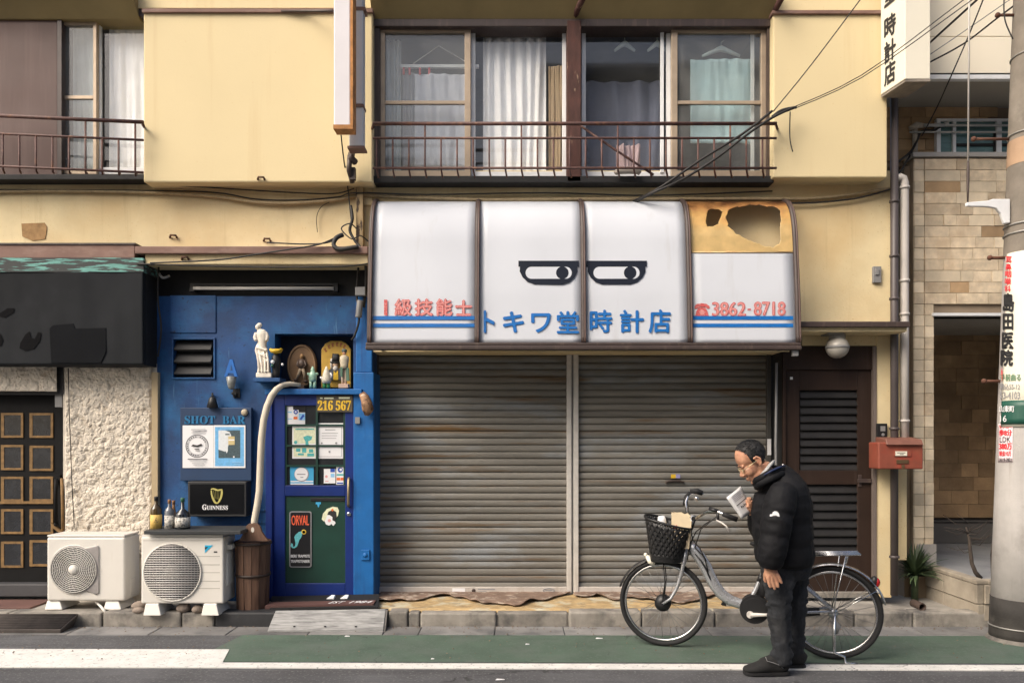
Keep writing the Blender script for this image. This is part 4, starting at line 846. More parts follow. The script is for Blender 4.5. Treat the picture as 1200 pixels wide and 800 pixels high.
for i in range(3):
    b = MB(); x0, x1 = ribx[i]+.01, ribx[i+1]-.01
    b.grid(lambda u, v: (x0+(x1-x0)*u, prof_at(v)[0]+.003*(1+math.sin(2.5*math.pi*u+i)*math.sin(2.2*v+i)), prof_at(v)[1]), 10, 40); obj('panel', b, WHITEP, aw, solid=.005)
x0, x1 = ribx[3]+.01, ribx[4]-.01
VB = 0.0
for k in range(400):
    if prof_at(k/400)[1] >= AP(870, 295).z: VB = k/400; break
b = MB(); b.grid(lambda u, v: (x0+(x1-x0)*u, prof_at(v*VB)[0], prof_at(v*VB)[1]), 8, 24); obj('panel', b, WHITEP, aw, solid=.005)
def px4(x, y): return (670+x/4, 220+y/4)
H1 = [px4(*q) for q in ((632, 108), (655, 100), (690, 104), (706, 118), (698, 150), (690, 168), (664, 185), (645, 190), (632, 182))]
H2 = [px4(*q) for q in ((722, 140), (728, 112), (745, 95), (800, 84), (880, 80), (950, 88), (978, 104), (978, 250), (972, 268), (948, 280), (905, 275), (850, 257), (795, 232), (762, 208), (738, 178))]
def inside(pt, poly):
    x, y = pt; c = False; j = len(poly)-1
    for i in range(len(poly)):
        if (poly[i][1] > y) != (poly[j][1] > y) and x < (poly[j][0]-poly[i][0])*(y-poly[i][1])/(poly[j][1]-poly[i][1])+poly[i][0]: c = not c
        j = i
    return c
def topanel(u, v):
    y, z = prof_at(VB+(1-VB)*v); return Vector((x0+(x1-x0)*u, y, z))
def hole(u, v):
    q = topanel(u, v); pt = (600+q.x*900/q.y+1.2*noise.noise(q*30)+2*noise.noise(q*11), HZN-(q.z-EYE)*900/q.y+1.2*noise.noise(q*34+Vector((7, 0, 0)))+2*noise.noise(q*12+Vector((3, 0, 0)))); return inside(pt, H1) or inside(pt, H2)
b = MB(); b.grid(topanel, 150, 90, True, hole); 
YB_ = M('heat_stained_acrylic', (.70, .50, .22), .35, var=.18, scale=6); n_ = YB_.node_tree; bs_ = n_.nodes['Principled BSDF']
lk = bs_.inputs['Base Color'].links[0]; src = lk.from_socket; ge = n_.nodes.new('ShaderNodeNewGeometry'); sx = n_.nodes.new('ShaderNodeSeparateXYZ'); n_.links.new(ge.outputs['Position'], sx.inputs[0])
nt_ = n_.nodes.new('ShaderNodeTexNoise'); nt_.inputs['Scale'].default_value = 7; nt_.inputs['Detail'].default_value = 5; n_.links.new(ge.outputs['Position'], nt_.inputs['Vector'])
ad = n_.nodes.new('ShaderNodeMath'); ad.operation = 'MULTIPLY_ADD'; ad.inputs[1].default_value = .34; n_.links.new(nt_.outputs['Fac'], ad.inputs[0]); n_.links.new(sx.outputs['Z'], ad.inputs[2])
cr_ = n_.nodes.new('ShaderNodeValToRGB'); mr_ = n_.nodes.new('ShaderNodeMapRange'); mr_.inputs['From Min'].default_value = 3.45; mr_.inputs['From Max'].default_value = 3.93; n_.links.new(ad.outputs[0], mr_.inputs['Value']); n_.links.new(mr_.outputs['Result'], cr_.inputs['Fac'])
el = cr_.color_ramp.elements; el[0].position = .25; el[0].color = (1, 1, 1, 1); el[1].position = .95; el[1].color = (.14, .075, .07, 1); e_ = el.new(.55); e_.color = (.98, .84, .64, 1); e_ = el.new(.75); e_.color = (.70, .48, .38, 1)
mx_ = n_.nodes.new('ShaderNodeMix'); mx_.data_type = 'RGBA'; mx_.blend_type = 'MULTIPLY'; mx_.inputs['Factor'].default_value = 1; n_.links.new(src, mx_.inputs['A']); n_.links.new(cr_.outputs['Color'], mx_.inputs['B']); n_.links.new(mx_.outputs['Result'], bs_.inputs['Base Color'])

def translucent(m, share):
    n = m.node_tree; bs = n.nodes['Principled BSDF']; out = n.nodes['Material Output']; tl = n.nodes.new('ShaderNodeBsdfTranslucent'); mx = n.nodes.new('ShaderNodeMixShader'); mx.inputs[0].default_value = share
    n.links.new(bs.inputs['Base Color'].links[0].from_socket, tl.inputs['Color']); n.links.new(bs.outputs[0], mx.inputs[1]); n.links.new(tl.outputs[0], mx.inputs[2]); n.links.new(mx.outputs[0], out.inputs['Surface'])
translucent(YB_, .22); translucent(WHITEP, .12)
obj('broken_panel', b, YB_, aw, solid=.004)
b = MB(); b.tube([AP(808, 295.5, .004), AP(932, 295.5, .004)], .006, 6); obj('panel_joint', b, YSTAIN, aw)
for x in ribx:
    b = MB(); b.tube([(x, prof_at(i/30)[0]-.012, prof_at(i/30)[1]) for i in range(31)], [(.022, .022)]*31, 8, up=(1, 0, 0)); obj('rib', b, BRN, aw)
    b = MB(); b.tube([(x+.012, prof_at(i/30)[0]-.034, prof_at(i/30)[1]) for i in range(31)], [(.008, .006)]*31, 6, up=(1, 0, 0)); obj('rib_cap', b, M('worn_brown_rib', (.10, .062, .052), .5) if 'worn_brown_rib' not in bpy.data.materials else bpy.data.materials['worn_brown_rib'], aw)
b = MB(); b.fbox(428.5, 401, 939, 404.8, 6.585, .06); obj('front_rail', b, BRN, aw, bevel=.006)
b = MB(); b.fbox(428, 404.8, 940, 409.5, 6.57, .08); obj('front_rail', b, BRN, aw, bevel=.008)
for x in (ribx[0]+.05, ribx[4]-.04):
    b = MB(); b.tube([(x, 6.64, 2.38), (x, 7.0, 2.40)], .014, 6); obj('bracket', b, GREY, aw)
b = MB(); b.fbox(929, 410, 936, 417, 6.6, .04); obj('rail_end', b, GREY, aw, bevel=.004)
# writing on the awning
def aw_map(x0, y0, x1, y1, base): return lambda u, v, k: AP(x0+(x1-x0)*u, y1+(y0-y1)*v, base+.0003*k)
mb = MB()
for ch, x0_, x1_, y0_, y1_ in (('級', 463, 482, 350.5, 369.5), ('技', 486.5, 507, 350.5, 369.5), ('能', 511.5, 529.5, 350.5, 369.5), ('士', 534, 552.5, 352, 369.5)):
    put_text(mb, ch, aw_map(x0_, y0_, x1_, y1_, .004), .045, 1.0)
mb.add([AP(x, y, .0045) for x, y in ((450, 369.5), (454, 369.5), (454, 351), (450, 351))], [(0, 1, 2, 3)])
obj('lettering', mb, REDL, aw)
mb = MB()
for ch, x0_, x1_, y0_, y1_ in (('級', 463, 482, 350.5, 369.5), ('技', 486.5, 507, 350.5, 369.5), ('能', 511.5, 529.5, 350.5, 369.5), ('士', 534, 552.5, 352, 369.5)):
    put_text(mb, ch, aw_map(x0_, y0_, x1_, y1_, .0058), 0)
obj('lettering', mb, REDLI, aw)
mb = MB()
for ch, x0_, x1_, y0_, y1_ in (('ト', 567, 579.5, 364.5, 389), ('キ', 590, 613.5, 365.5, 389), ('ワ', 623, 645, 367.5, 389), ('堂', 653, 678, 365, 390), ('時', 691.5, 717, 363.5, 389), ('計', 727, 754, 363.5, 389.5), ('店', 760.5, 785.5, 363, 389.5)):
    put_text(mb, ch, aw_map(x0_, y0_, x1_, y1_, .004), .036 if ch in 'トキワ' else .026, 1.0)
    put_text(mb, ch, aw_map(x0_+.4, y0_, x1_-.4, y1_, .0055), .018, 1.0)
obj('lettering', mb, BLUEL, aw)
for s_, q, bo in (('3862', (835, 354, 873.5, 370), .022), ('-', (876, 361.5, 880, 363.5), 0), ('8718', (884, 353.5, 920, 369.5), .022)): mb = MB(); put_text(mb, s_, aw_map(*q, .004), bo, 1); obj('lettering', mb, REDL, aw)
mb = MB()
# handset symbol
hs = [(814, 359), (816, 356.2), (822, 355.2), (828, 356), (831.5, 358.8), (831.8, 361.2), (829, 361.6), (827, 359.6), (818.5, 359.6), (817.5, 361.6), (814, 361.5)]
bd_ = [(818.7, 360.4), (826.8, 360.4), (829, 364.5), (830.4, 370), (814.6, 370), (816, 364.5)]
for poly in (hs, bd_):
    q = [AP(x, y, .0045) for x, y in poly][::-1]
    mb.add(q if True else q, [tuple(range(len(q)))])
obj('handset_emblem', mb, REDL, aw)
for s_, q in (('3862', (835.5, 354.6, 873, 369.4)), ('8718', (884.5, 354.1, 919.5, 368.9))): mb = MB(); put_text(mb, s_, aw_map(*q, .0058), 0); obj('lettering', mb, REDLI, aw)
mb = MB()
q = [AP(x, y, .0062) for x, y in circ(822.8, 366, 3.0, 14)][::-1]; mb.add(q, [tuple(range(14))]); obj('handset_dial', mb, REDLI, aw)
for xa, xb in ((437, 556.5), (812, 929.5)):
    for ya, yb in ((370.2, 374.6), (379, 383.2)):
        b = MB(); b.add([AP(xa, yb, .004), AP(xb, yb, .004), AP(xb, ya, .004), AP(xa, ya, .004)], [(0, 1, 2, 3)]); obj('blue_stripe', b, BLUEL, aw)
# the two-eyed emblem
def eye(px, flip):
    b = MB()
    def add(poly, e):
        q = [AP(x, y, e) for x, y in poly]
        ar = sum(q[i].x*q[(i+1) % len(q)].z-q[(i+1) % len(q)].x*q[i].z for i in range(len(q)))
        b.add(q if ar > 0 else q[::-1], [tuple(range(len(q)))])
    def stad(x0, y0, x1, y1, r, e):
        add(rrect(x0, y0, x1, y1, r, 8), e)
    b.mi = 0; add([(px, 305.5), (px+71, 305.5), (px+71, 312.5), (px, 312.5)], .004)
    add([(px+2, 312), (px+69, 312), (px+69.5, 318), (px+66, 325), (px+60, 330.5), (px+52, 333.3), (px+19, 333.3), (px+11, 330.5), (px+5, 325), (px+1.5, 318)], .0043)
    b.mi = 1; stad(px+8.5, 312.6, px+62.5, 326.6, 6.8, .0047)
    b.mi = 0; add(circ(px+51.5, 319.6, 7.4, 22), .0051)
    b.mi = 1; add([(px+56.5, 313.5), (px+61, 315.5), (px+62.4, 319.6), (px+61, 324), (px+56.5, 326), (px+59, 322), (px+59, 317)], .0054)
    obj('eye_emblem', b, [NAVY, WHITEP], aw)
eye(607.5, 0); eye(687, 1)

# ================================================================== brown side door, lamp, mailbox, intercom
t = thing('side_door', 'dark brown metal door with louvred panels behind the man', 'door', P(973, 694, 7.04))
D = 7.04; mb = MB()
mb.fbox(921, 433, 937, 694, D, .05); mb.fbox(1005, 433, 1027, 694, D, .05); mb.fbox(937, 433, 1005, 457, D, .05); mb.fbox(937, 551, 1005, 567.5, D, .05); mb.fbox(937, 648, 1005, 694, D, .05)
obj('door_leaf', mb, BDOOR, t, bevel=.004)
mb = MB(); mb.fbox(936, 456, 1006, 649, D+.045, .01); obj('louvre_back', mb, DARK, t)
for y0, y1, n in ((457, 551, 10), (567.5, 648, 8)):
    p = (y1-y0)/n
    for i in range(n):
        a, b_ = P(937, y0+p*i, D+.03), P(1005, y0+p*i, D+.03); dz = p*D/900*.86
        b = MB(); b.hexa([(a.x, D+.036, a.z), (b_.x, D+.036, a.z), (b_.x, D+.006, a.z-dz), (a.x, D+.006, a.z-dz)], [(a.x, D+.044, a.z), (b_.x, D+.044, a.z), (b_.x, D+.006, a.z-dz-.010), (a.x, D+.006, a.z-dz-.010)]); obj('slat', b, LOUV, t)
mb = MB(); mb.fbox(917.5, 405, 921, 694, 7.01, .1); mb.fbox(921, 405, 1027.5, 433, 7.015, .1); obj('door_frame', mb, BDOOR, t, bevel=.003)
mb = MB(); mb.fbox(1023.5, 406, 1027.4, 694, 6.99, .04); obj('frame_edge', mb, M('grey_brown_edge', (.16, .13, .115), .5), t)
mb = MB(); mb.fbox(1006, 561, 1022, 565.5, D-.03, .03); mb.fbox(1006, 556, 1010, 570, D-.012, .02); obj('door_handle', mb, BRN, t, bevel=.003)
mb = MB(); mb.fbox(926, 441.5, 929, 444.5, D-.004, .006); obj('door_sticker', mb, PAPER, t)
mb = MB(); mb.fbox(917, 694, 1028, 700, 6.98, .2); obj('door_sill', mb, CONC, t)
t = thing('globe_lamp', 'round frosted globe lamp over the brown louvred door', 'lamp', P(981, 392, 6.93))
mb = MB(); mb.fbox(970.5, 388.5, 989.5, 391.5, 6.80, .16); mb.lathe([(.07, .03), (.07, -.03), (.055, -.035)], P(981, 394.5, 6.88), 18); obj('lamp_base', mb, M('grey_lamp_base', (.26, .25, .23), .5), t)
mb = MB(); c = P(981.2, 407, 6.87); mb.ball(c, (.1, .1, .098), 22, 14); obj('globe', mb, M('dusty_opal_glass', (.42, .40, .36), .3, var=.05, streak=(.3, .27, .23), sscale=(3, 3, 6)), t)
mb = MB(); mb.lathe([(.101, .012), (.103, 0), (.101, -.012)], c, 26); obj('globe_ring', mb, GREY, t)
t = thing('letter_box', 'faded vermilion letter box on the yellow pillar beside the pipes', 'letter box', P(1055, 549, 6.95))
mb = MB(); mb.fbox(1029.5, 518, 1082, 549.5, 6.76, .19); obj('box_body', mb, REDP, t, bevel=.012, bseg=3)
mb = MB(); A, B = P(1037, 514.5, 6.77), P(1082.5, 521, 6.73); mb.hexa([(A.x, 6.73, B.z), (B.x, 6.73, B.z), (B.x, 6.95, B.z), (A.x, 6.95, B.z)], [(A.x, 6.76, A.z), (B.x, 6.76, A.z), (B.x, 6.95, A.z+.02), (A.x, 6.95, A.z+.02)]); obj('lid', mb, M('greyed_red_lid', (.20, .085, .06), .5, var=.2), t, bevel=.006)
mb = MB(); mb.fbox(1048, 527.5, 1068, 534.5, 6.752, .012); obj('name_holder', mb, REDP, t, bevel=.003)
mb = MB(); mb.fbox(1049.5, 528.5, 1063, 533.8, 6.748, .008); obj('name_card', mb, SIGNW, t)
mb = MB(); mb.fbox(1051.5, 530, 1061, 530.7, 6.7475, .002); mb.fbox(1054.5, 531.8, 1059, 532.6, 6.7475, .002); obj('card_print', mb, INK, t)
mb = MB(); mb.fbox(1051, 538.5, 1065, 543, 6.752, .012); mb.fbox(1057, 544, 1060.5, 549, 6.75, .012); obj('lock_plate', mb, M('dull_brass_plate', (.14, .09, .05), .5, metal=.5), t, bevel=.002)
t = thing('intercom', 'small black door intercom on the pillar over the letter box', 'intercom', P(1034, 513, 6.99))
mb = MB(); mb.fbox(1028, 496, 1040, 513.5, 6.965, .035); obj('casing', mb, BLACKP, t, bevel=.004)
mb = MB(); mb.fbox(1032, 499, 1037.5, 505, 6.962, .006); mb.lathe([(.014, 0), (.014, -.005)], P(1034.7, 509, 6.965), 12, 'Y'); obj('button', mb, GREY, t)
# drain pipes
def pipe(nm, label, pts, r, mat, clips, d, n=14):
    t = thing(nm, label, 'pipe', pts[-1]); b = MB(); b.tube(pts, r, n); obj('pipe_run', b, mat, t)
    for y in clips:
        c = P(0, y, d).z; x = pts[-1][0]; b = MB(); b.lathe([(r+.003, c-.012), (r+.009, c-.01), (r+.009, c+.01), (r+.003, c+.012)], (x, d, 0), 16); obj('clip', b, mat, t)
DP = M('dark_brown_drainpipe', (.075, .062, .062), .45, var=.15, scale=4); WPI = M('off_white_drainpipe', (.50, .47, .44), .5, var=.08, scale=4, streak=(.4, .36, .32), sscale=(12, 12, 1), sat=(.55, .8))
pipe('drain_pipe', 'dark brown drainpipe at the corner of the yellow house', [P(1048, 112, 6.93), P(1048, 400, 6.93), P(1048, 697, 6.93)], .034, DP, (236, 300, 350, 502, 652), 6.93)
pipe('drain_pipe', 'off-white drainpipe with an elbow beside the dark pipe', [P(1050, 209, 6.95), P(1055, 208, 6.95), P(1058.5, 209.5, 6.95), P(1060, 214, 6.95), P(1060, 400, 6.95), P(1060, 536, 6.95)], .036, WPI, (220, 329, 368, 493), 6.95)
b = MB(); b.tube([P(1070, 706, 6.72), P(1076, 708.5, 6.65), P(1081, 711, 6.58)], .034, 12, caps=False); o = obj('pipe_stub', b, M('rusty_clay_pipe', (.07, .045, .035), .8, var=.3), solid=.008); tag(o, 'broken brown clay pipe end lying in the gap beside the kerb', 'pipe')

# ================================================================== balcony railings
def railing(label, x0, x1, d, ytop, ymid, ybot, yfoot, first, pitch, tall, loc, slope=0):
    t = thing('balcony_railing', label, 'railing', loc, 'rusty brown railings under the upper windows')
    yy = lambda y, x: y+slope*(x-x0)
    b = MB(); b.tube([P(x0, yy(ytop, x0), d), P(x1, yy(ytop, x1), d)], (.017), 8); obj('top_rail', b, RUSTY, t)
    for y in (ymid, ybot):
        b = MB(); b.tube([P(x0, yy(y, x0), d), P(x1, yy(y, x1), d)], .011, 6); obj('rail', b, RUSTY, t)
    x = first; i = 0
    while x < x1-1:
        tl = i in tall; b = MB()
        b.tube([P(x, yy(ytop if tl else ymid, x), d), P(x, yy(ybot, x), d), P(x+.5, yy(ybot, x)+4, d+.01), P(x+2, yfoot, d+.10)], .0085, 6); obj('baluster', b, RUSTY, t)
        x += pitch; i += 1
    for x in (x0+1, x1-1):
        b = MB(); b.tube([P(x, yy(ytop, x), d), P(x+(2 if x > x0+9 else -2), yy(ytop, x)+6, d+.08), P(x, yy(ytop, x)+3, d+.24)], .011, 6); obj('rail_hook', b, RUSTY, t)
    return t
railing('long rusty railing below the two middle windows', 437, 910, 6.70, 145, 162, 197, 208, 441.5, 18.83, {3, 9, 15, 16+6}, P(670, 208, 6.7))
railing('short rusty railing at the window beside the brown shutter case', -60, 168, 6.70, 133, 154, 192, 203, -55, 19.4, {2, 8, 11}, P(60, 203, 6.7), .045)
b = MB(); b.tube([P(681, 148, 6.74), P(720, 175, 6.73), P(766, 205, 6.72)], .011, 6); o = obj('diagonal_rod', b, RUSTY); tag(o, 'rusty rod leaning diagonally inside the long railing', 'rod')
b = MB(); b.tube([P(721, 203.5, 6.80), P(724, 200.5, 6.80), P(736, 199.5, 6.80), P(747, 200.5, 6.80), P(750, 203.5, 6.80)], [(.02, .02), (.03, .03), (.034, .03), (.03, .03), (.02, .02)], 10)
o = obj('sill_box', b, M('grey_beige_plastic', (.34, .30, .26), .6)); tag(o, 'grey oval plastic object lying on the window sill', 'box')
# ================================================================== curtains, washing and one added reflection sheet behind the glass
def drape(nm, label, cat, x0, x1, y0, y1, d, mat, folds, amp, taper=0, grp=None, wob=0):
    b = MB(); A, B = P(x0, y0, d), P(x1, y1, d)
    def f(u, v):
        x = A.x+(B.x-A.x)*u-taper*v*u*(B.x-A.x)
        return (x+wob*noise.noise(Vector((u*3, v*2, 4))), d+amp*(.55+.9*abs(noise.noise(Vector((u*5, 3, x0)))))*math.sin(u*folds*6.283+2.4*noise.noise(Vector((u*4, x0, 2)))+.9*math.sin(v*3+u*5))*(1-.45*v)+.02*noise.noise(Vector((u*9, v*2, 1))), A.z+(B.z-A.z)*v+.01*noise.noise(Vector((u*6, v, 2))))
    b.grid(f, 80, 24); o = obj(nm, b, mat, solid=.003); tag(o, label, cat, grp)
drape('curtain', 'bright white gathered curtain behind the second window', 'curtain', 566, 640, 42, 206, 7.11, CURT, 6.5, .045, .0)
drape('curtain', 'grey net curtain at the edge of the first window', 'curtain', 446, 470, 48, 206, 7.08, CURTG, 4.5, .03)
drape('curtain', 'beige cloth hanging beside the brown post', 'curtain', 643, 664, 78, 206, 7.08, M('beige_cloth', (.40, .30, .19), .9), 1.4, .02)
drape('hanging_sheet', 'pale lilac sheet pegged to the hanger in the first window', 'laundry', 486, 551, 87, 196, 7.06, M('lilac_sheet', (.66, .66, .74), .9, var=.06), 1.7, .02)
drape('hanging_towel', 'narrow grey towel pegged beside the lilac sheet', 'laundry', 472, 486, 86, 196, 7.08, M('grey_towel', (.40, .40, .44), .9), 1, .01)
drape('hanging_shirt', 'pale turquoise cloth on a hanger in the bronze framed window', 'laundry', 809, 884, 70, 168, 7.06, M('turquoise_cloth', (.52, .70, .74), .9, var=.06), 1.2, .02)
drape('pink_cloth', 'pinkish cloth bundle low in the dark window', 'laundry', 722, 750, 170, 200, 7.10, M('pink_white_cloth', (.55, .42, .44), .9, var=.2, scale=9), 2, .04)
drape('curtain', 'slate blue sheet added for the reflection in the dark window', 'curtain', 682, 776, 96, 208, 7.30, M('slate_blue_reflection', (.17, .19, .26), .9), 4, .03)  # added sheet, no real curtain: stands in for the reflection on this pane
t = thing('peg_hanger', 'white peg hanger with red clips holding the lilac sheet', 'hanger', P(515, 76, 7.3))
b = MB(); b.fbox(469, 75.5, 561, 79, 7.04, .03); obj('hanger_bar', b, PAPER, t)
b = MB(); b.tube([P(484, 75, 7.055), P(514, 54, 7.055), P(545, 72, 7.055)], .004, 5); obj('hanger_cord', b, PAPER, t)
for i, x in enumerate((473, 480, 492, 503)):
    c_ = MB(); c_.fbox(x-1.2, 79, x+1.2, 87, 7.043, .014); obj('clip', c_, REDI, t)
def hanger(px, py, wd, lab, d=7.09):
    b = MB(); b.tube([P(px-wd, py+9, d), P(px-wd*.35, py+3, d), P(px, py, d), P(px+wd*.35, py+3, d), P(px+wd, py+9, d)], [.012, .02, .03, .02, .012], 8); b.tube([P(px, py, d), P(px, py-7, d), P(px+3, py-9, d)], .004, 5)
    o = obj('clothes_hanger', b, M('pale_plastic_hanger', (.62, .72, .72), .5) if 'pale_plastic_hanger' not in bpy.data.materials else bpy.data.materials['pale_plastic_hanger']); tag(o, lab, 'hanger', 'plastic hangers in the windows')
hanger(732, 51, 12, 'white hanger high in the middle of the dark pane'); hanger(770, 51, 11, 'white hanger next to the white window stile'); hanger(845, 57, 22, 'wide pale hanger holding the turquoise cloth', 7.06)
drape('curtain', 'white blind and curtain behind the half-hidden window', 'curtain', 128, 178, 28, 204, 7.08, CURT, 3, .02)
drape('curtain', 'frosted grey curtain in the bronze sash by the shutter case', 'curtain', 72, 114, 30, 202, 7.08, CURTG, 2, .012)

# ================================================================== tube signs on the wall, box sign at the corner
t = thing('tube_sign', 'white vertical light box with an orange rusty edge', 'sign', P(402, 150, 6.3))
mb = MB(); mb.fbox(391, -60, 410.5, 148, 6.34, .12); obj('sign_face', mb, M('aged_white_acrylic', (.66, .64, .66), .4, var=.05, scale=2), t, bevel=.01)
mb = MB(); mb.prism([(410.5, -60), (413.5, -60), (413.5, 151), (390.5, 151), (390.5, 146), (410.5, 146)], 6.335, .13); obj('rust_edge', mb, M('orange_rust', (.42, .19, .06), .8, var=.4, scale=14), t)
mb = MB(); mb.tube([P(390, 13, 6.4), P(360, 13.2, 6.75), P(330, 13.4, 6.78)], .012, 6); obj('bracket', mb, BRN, t)
t = thing('tube_sign', 'grey double light box hanging beside the orange-edged one', 'sign', P(420, 172, 6.5))
mb = MB(); mb.fbox(413.5, -60, 425.5, 122, 6.52, .1); mb.fbox(409, 125, 425.5, 171, 6.52, .1); obj('sign_face', mb, M('grey_aged_acrylic', (.60, .61, .65), .45, var=.08, scale=3), t, bevel=.008)
for q in ((413, 122, 426, 125, 6.51, .12), (407, 171, 427, 173.5, 6.5, .13), (412, 8, 428, 12, 6.515, .11)): mb = MB(); mb.fbox(*q); obj('rust_edge', mb, FLASH, t)
t = thing('wall_post', 'peeling timber strip carrying cables above the bar front', 'post', P(422, 292, 6.95))
mb = MB(); mb.fbox(417, 176, 425.5, 291, 6.93, .07); obj('timber', mb, M('peeling_cream_timber', (.42, .31, .17), .85, var=.2, scale=10, col2=(.06, .04, .03), c2at=(.52, .58), c2scale=16, stretch=(1, 1, .35)), t, bevel=.006)
mb = MB(); mb.fbox(422, 20, 434, 60, 6.93, .05); mb.fbox(428, 50, 436, 160, 6.95, .04); mb.fbox(428, 160, 433, 190, 6.93, .05); obj('timber_strip', mb, bpy.data.materials['peeling_cream_timber'], t)
mb = MB(); mb.tube([P(412, 180, 6.7), P(412, 186, 6.65), P(416, 190, 6.7)], .03, 8); mb.tube([P(410, 182, 6.66), P(409, 200, 6.68), P(413, 214, 6.75)], .022, 8); mb.fbox(409, 196, 416, 210, 6.7, .05); obj('insulator', mb, BRN, t)
def cable(label, pts, r, mat=CABLE, grp=None, n=6, nm='cable', sag=None, seg=1):
    q = [P(*p) for p in pts]
    if seg > 1:
        # Catmull-Rom smoothing through the surveyed points
        out = []
        for i in range(len(q)-1):
            p0, p1, p2, p3 = q[max(0, i-1)], q[i], q[i+1], q[min(len(q)-1, i+2)]
            for j in range(seg):
                s = j/seg; out.append(.5*((2*p1)+(p2-p0)*s+(2*p0-5*p1+4*p2-p3)*s*s+(3*p1-p0-3*p2+p3)*s**3))
        q = out+[q[-1]]
    b = MB(); b.tube(q, r, n); o = obj(nm, b, mat); tag(o, label, 'cable', grp); return o
G1 = 'cables running along the yellow wall'
cable('beige cable bundle clipped along the whole yellow wall', [(-60, 226, 6.97), (60, 224, 6.97), (180, 226, 6.97), (250, 230, 6.96), (300, 237, 6.96), (345, 238, 6.96), (395, 234, 6.96), (430, 229, 6.97), (560, 234, 6.97), (700, 233, 6.97), (860, 233, 6.97), (960, 232, 6.97), (1042, 221, 6.97)], .015, CABLEB, G1, seg=6)
cable('thin dark cable looping over the beige bundle', [(-60, 222, 6.97), (180, 223.5, 6.97), (255, 226, 6.96), (300, 233.5, 6.96), (350, 234.5, 6.955), (395, 231, 6.95), (418, 226, 6.92), (500, 228, 6.95), (640, 226, 6.96), (760, 229, 6.96), (905, 224, 6.96)], .007, CABLE, G1, seg=6)
cable('slack black cable drooping in front of the left bay soffit', [(180, 216, 6.9), (250, 220, 6.93), (330, 225, 6.94), (390, 227, 6.94), (415, 221, 6.92)], .006, CABLE, G1, seg=6)
cable('black cable running level toward the drainpipe', [(870, 237, 6.96), (940, 238, 6.96), (1000, 233, 6.96), (1043, 222, 6.94)], .008, CABLE, G1, seg=5)
G2 = 'tangled cables by the timber strip'
cable('black cable dropping from the orange-edged light box', [(399, 151, 6.5), (402, 180, 6.7), (407, 215, 6.9), (410, 243, 6.92), (412, 262, 6.92)], .006, CABLE, G2, seg=4)
cable('thick black bundle twisting down the timber strip', [(411, 241, 6.92), (413, 256, 6.9), (410, 270, 6.9), (416, 282, 6.88), (423, 291, 6.85), (428, 303, 6.8), (429, 330, 6.9), (426, 360, 6.95)], .014, CABLE, G2, seg=5)
cable('fat black hose loop curling on the ledge', [(402, 275, 6.75), (394, 279, 6.72), (391, 287, 6.70), (397, 292, 6.69), (408, 291, 6.69), (420, 289, 6.70)], .020, CABLE, G2, seg=5)
cable('thin cable straggling along the ledge to the hose loop', [(313, 284, 6.7), (330, 285, 6.69), (358, 286, 6.69), (385, 284, 6.70), (402, 274, 6.74)], .006, CABLE, G2, seg=5)
cable('black cable sagging under the yellow fascia', [(176, 308, 6.72), (205, 307, 6.71), (260, 304, 6.70), (300, 298, 6.69), (340, 292, 6.68), (375, 286, 6.69), (396, 277, 6.72)], .007, CABLE, G2, seg=5)
cable('black cable along the lower edge of the yellow fascia', [(160, 309, 6.73), (215, 311, 6.72), (280, 312.5, 6.73), (340, 313, 6.73), (405, 312, 6.74), (431, 309, 6.76)], .007, CABLE, G2, seg=4)
cable('thin wire arching on the yellow wall above the ledge', [(372, 272, 6.97), (371, 255, 6.97), (376, 243, 6.97), (386, 237, 6.97)], .003, CABLE, G2, seg=5)
cable('frayed black cable tail beside the timber strip', [(418, 268, 6.88), (410, 262, 6.86), (400, 268, 6.85), (412, 280, 6.84), (422, 276, 6.86), (432, 283, 6.9)], .006, CABLE, G2, seg=5)
cable('white pipe wire hooked in the dark recess', [(184, 316, 6.9), (188, 323, 6.88), (192, 325.5, 6.88), (199, 323, 6.9)], .012, GREY, G2, seg=4)
cable('black cable hanging down the dark corner by the blue wall', [(186, 312, 6.88), (185, 350, 6.88), (189, 385, 6.9), (185, 418, 6.92)], .008, CABLE, G2, seg=4)
cable('black cables bunched against the blue pillar under the junction', [(420, 312, 6.9), (418, 345, 6.93), (421, 372, 6.93), (416, 392, 6.95), (412, 398, 6.98)], .010, CABLE, G2, seg=5)
b = MB(); b.fbox(416, 336, 428, 346, 6.88, .08); b.tube([P(422, 352, 6.9), P(420, 372, 6.9)], .03, 8); o = obj('junction_box', b, GREY, bevel=.006); tag(o, 'small grey junction box in the dark recess by the awning', 'box')
# box sign at the corner
t = thing('box_sign', 'cream projecting box sign with vertical black shop lettering', 'sign', P(1050, 110, 6.9))
bk, fr = P(1032, 111.5, 6.78), P(1060.5, 92.6, 6.475); frx = P(1091, 93, 6.475)
zb = bk.z; zt = 6.6
w3 = Vector((frx.x-fr.x, 0, 0)); e1 = Vector((bk.x, 6.78, 0)); e2 = Vector((fr.x, 6.475, 0)); e3 = e2+Vector((.215, .0, 0)); e4 = e1+Vector((.215, .02, 0))
mb = MB(); mb.hexa([(e.x, e.y, zb) for e in (e1, e2, e3, e4)], [(e.x, e.y, zt) for e in (e1, e2, e3, e4)]); obj('sign_box', mb, SIGNW, t, bevel=.006)
mb = MB(); sh_ = Vector((.006, .006, 0)); mb.hexa([(e.x, e.y, zb-.02) for e in (e1+sh_, e2+sh_, e3, e4)], [(e.x, e.y, zb-.001) for e in (e1+sh_, e2+sh_, e3, e4)]); obj('bottom_plate', mb, M('grey_rust_plate', (.22, .19, .16), .7, var=.3, scale=9), t)
ax = (e2-e1); nrm = Vector((-ax.y, ax.x, 0)).normalized(); nrm = -nrm if nrm.x > 0 else nrm
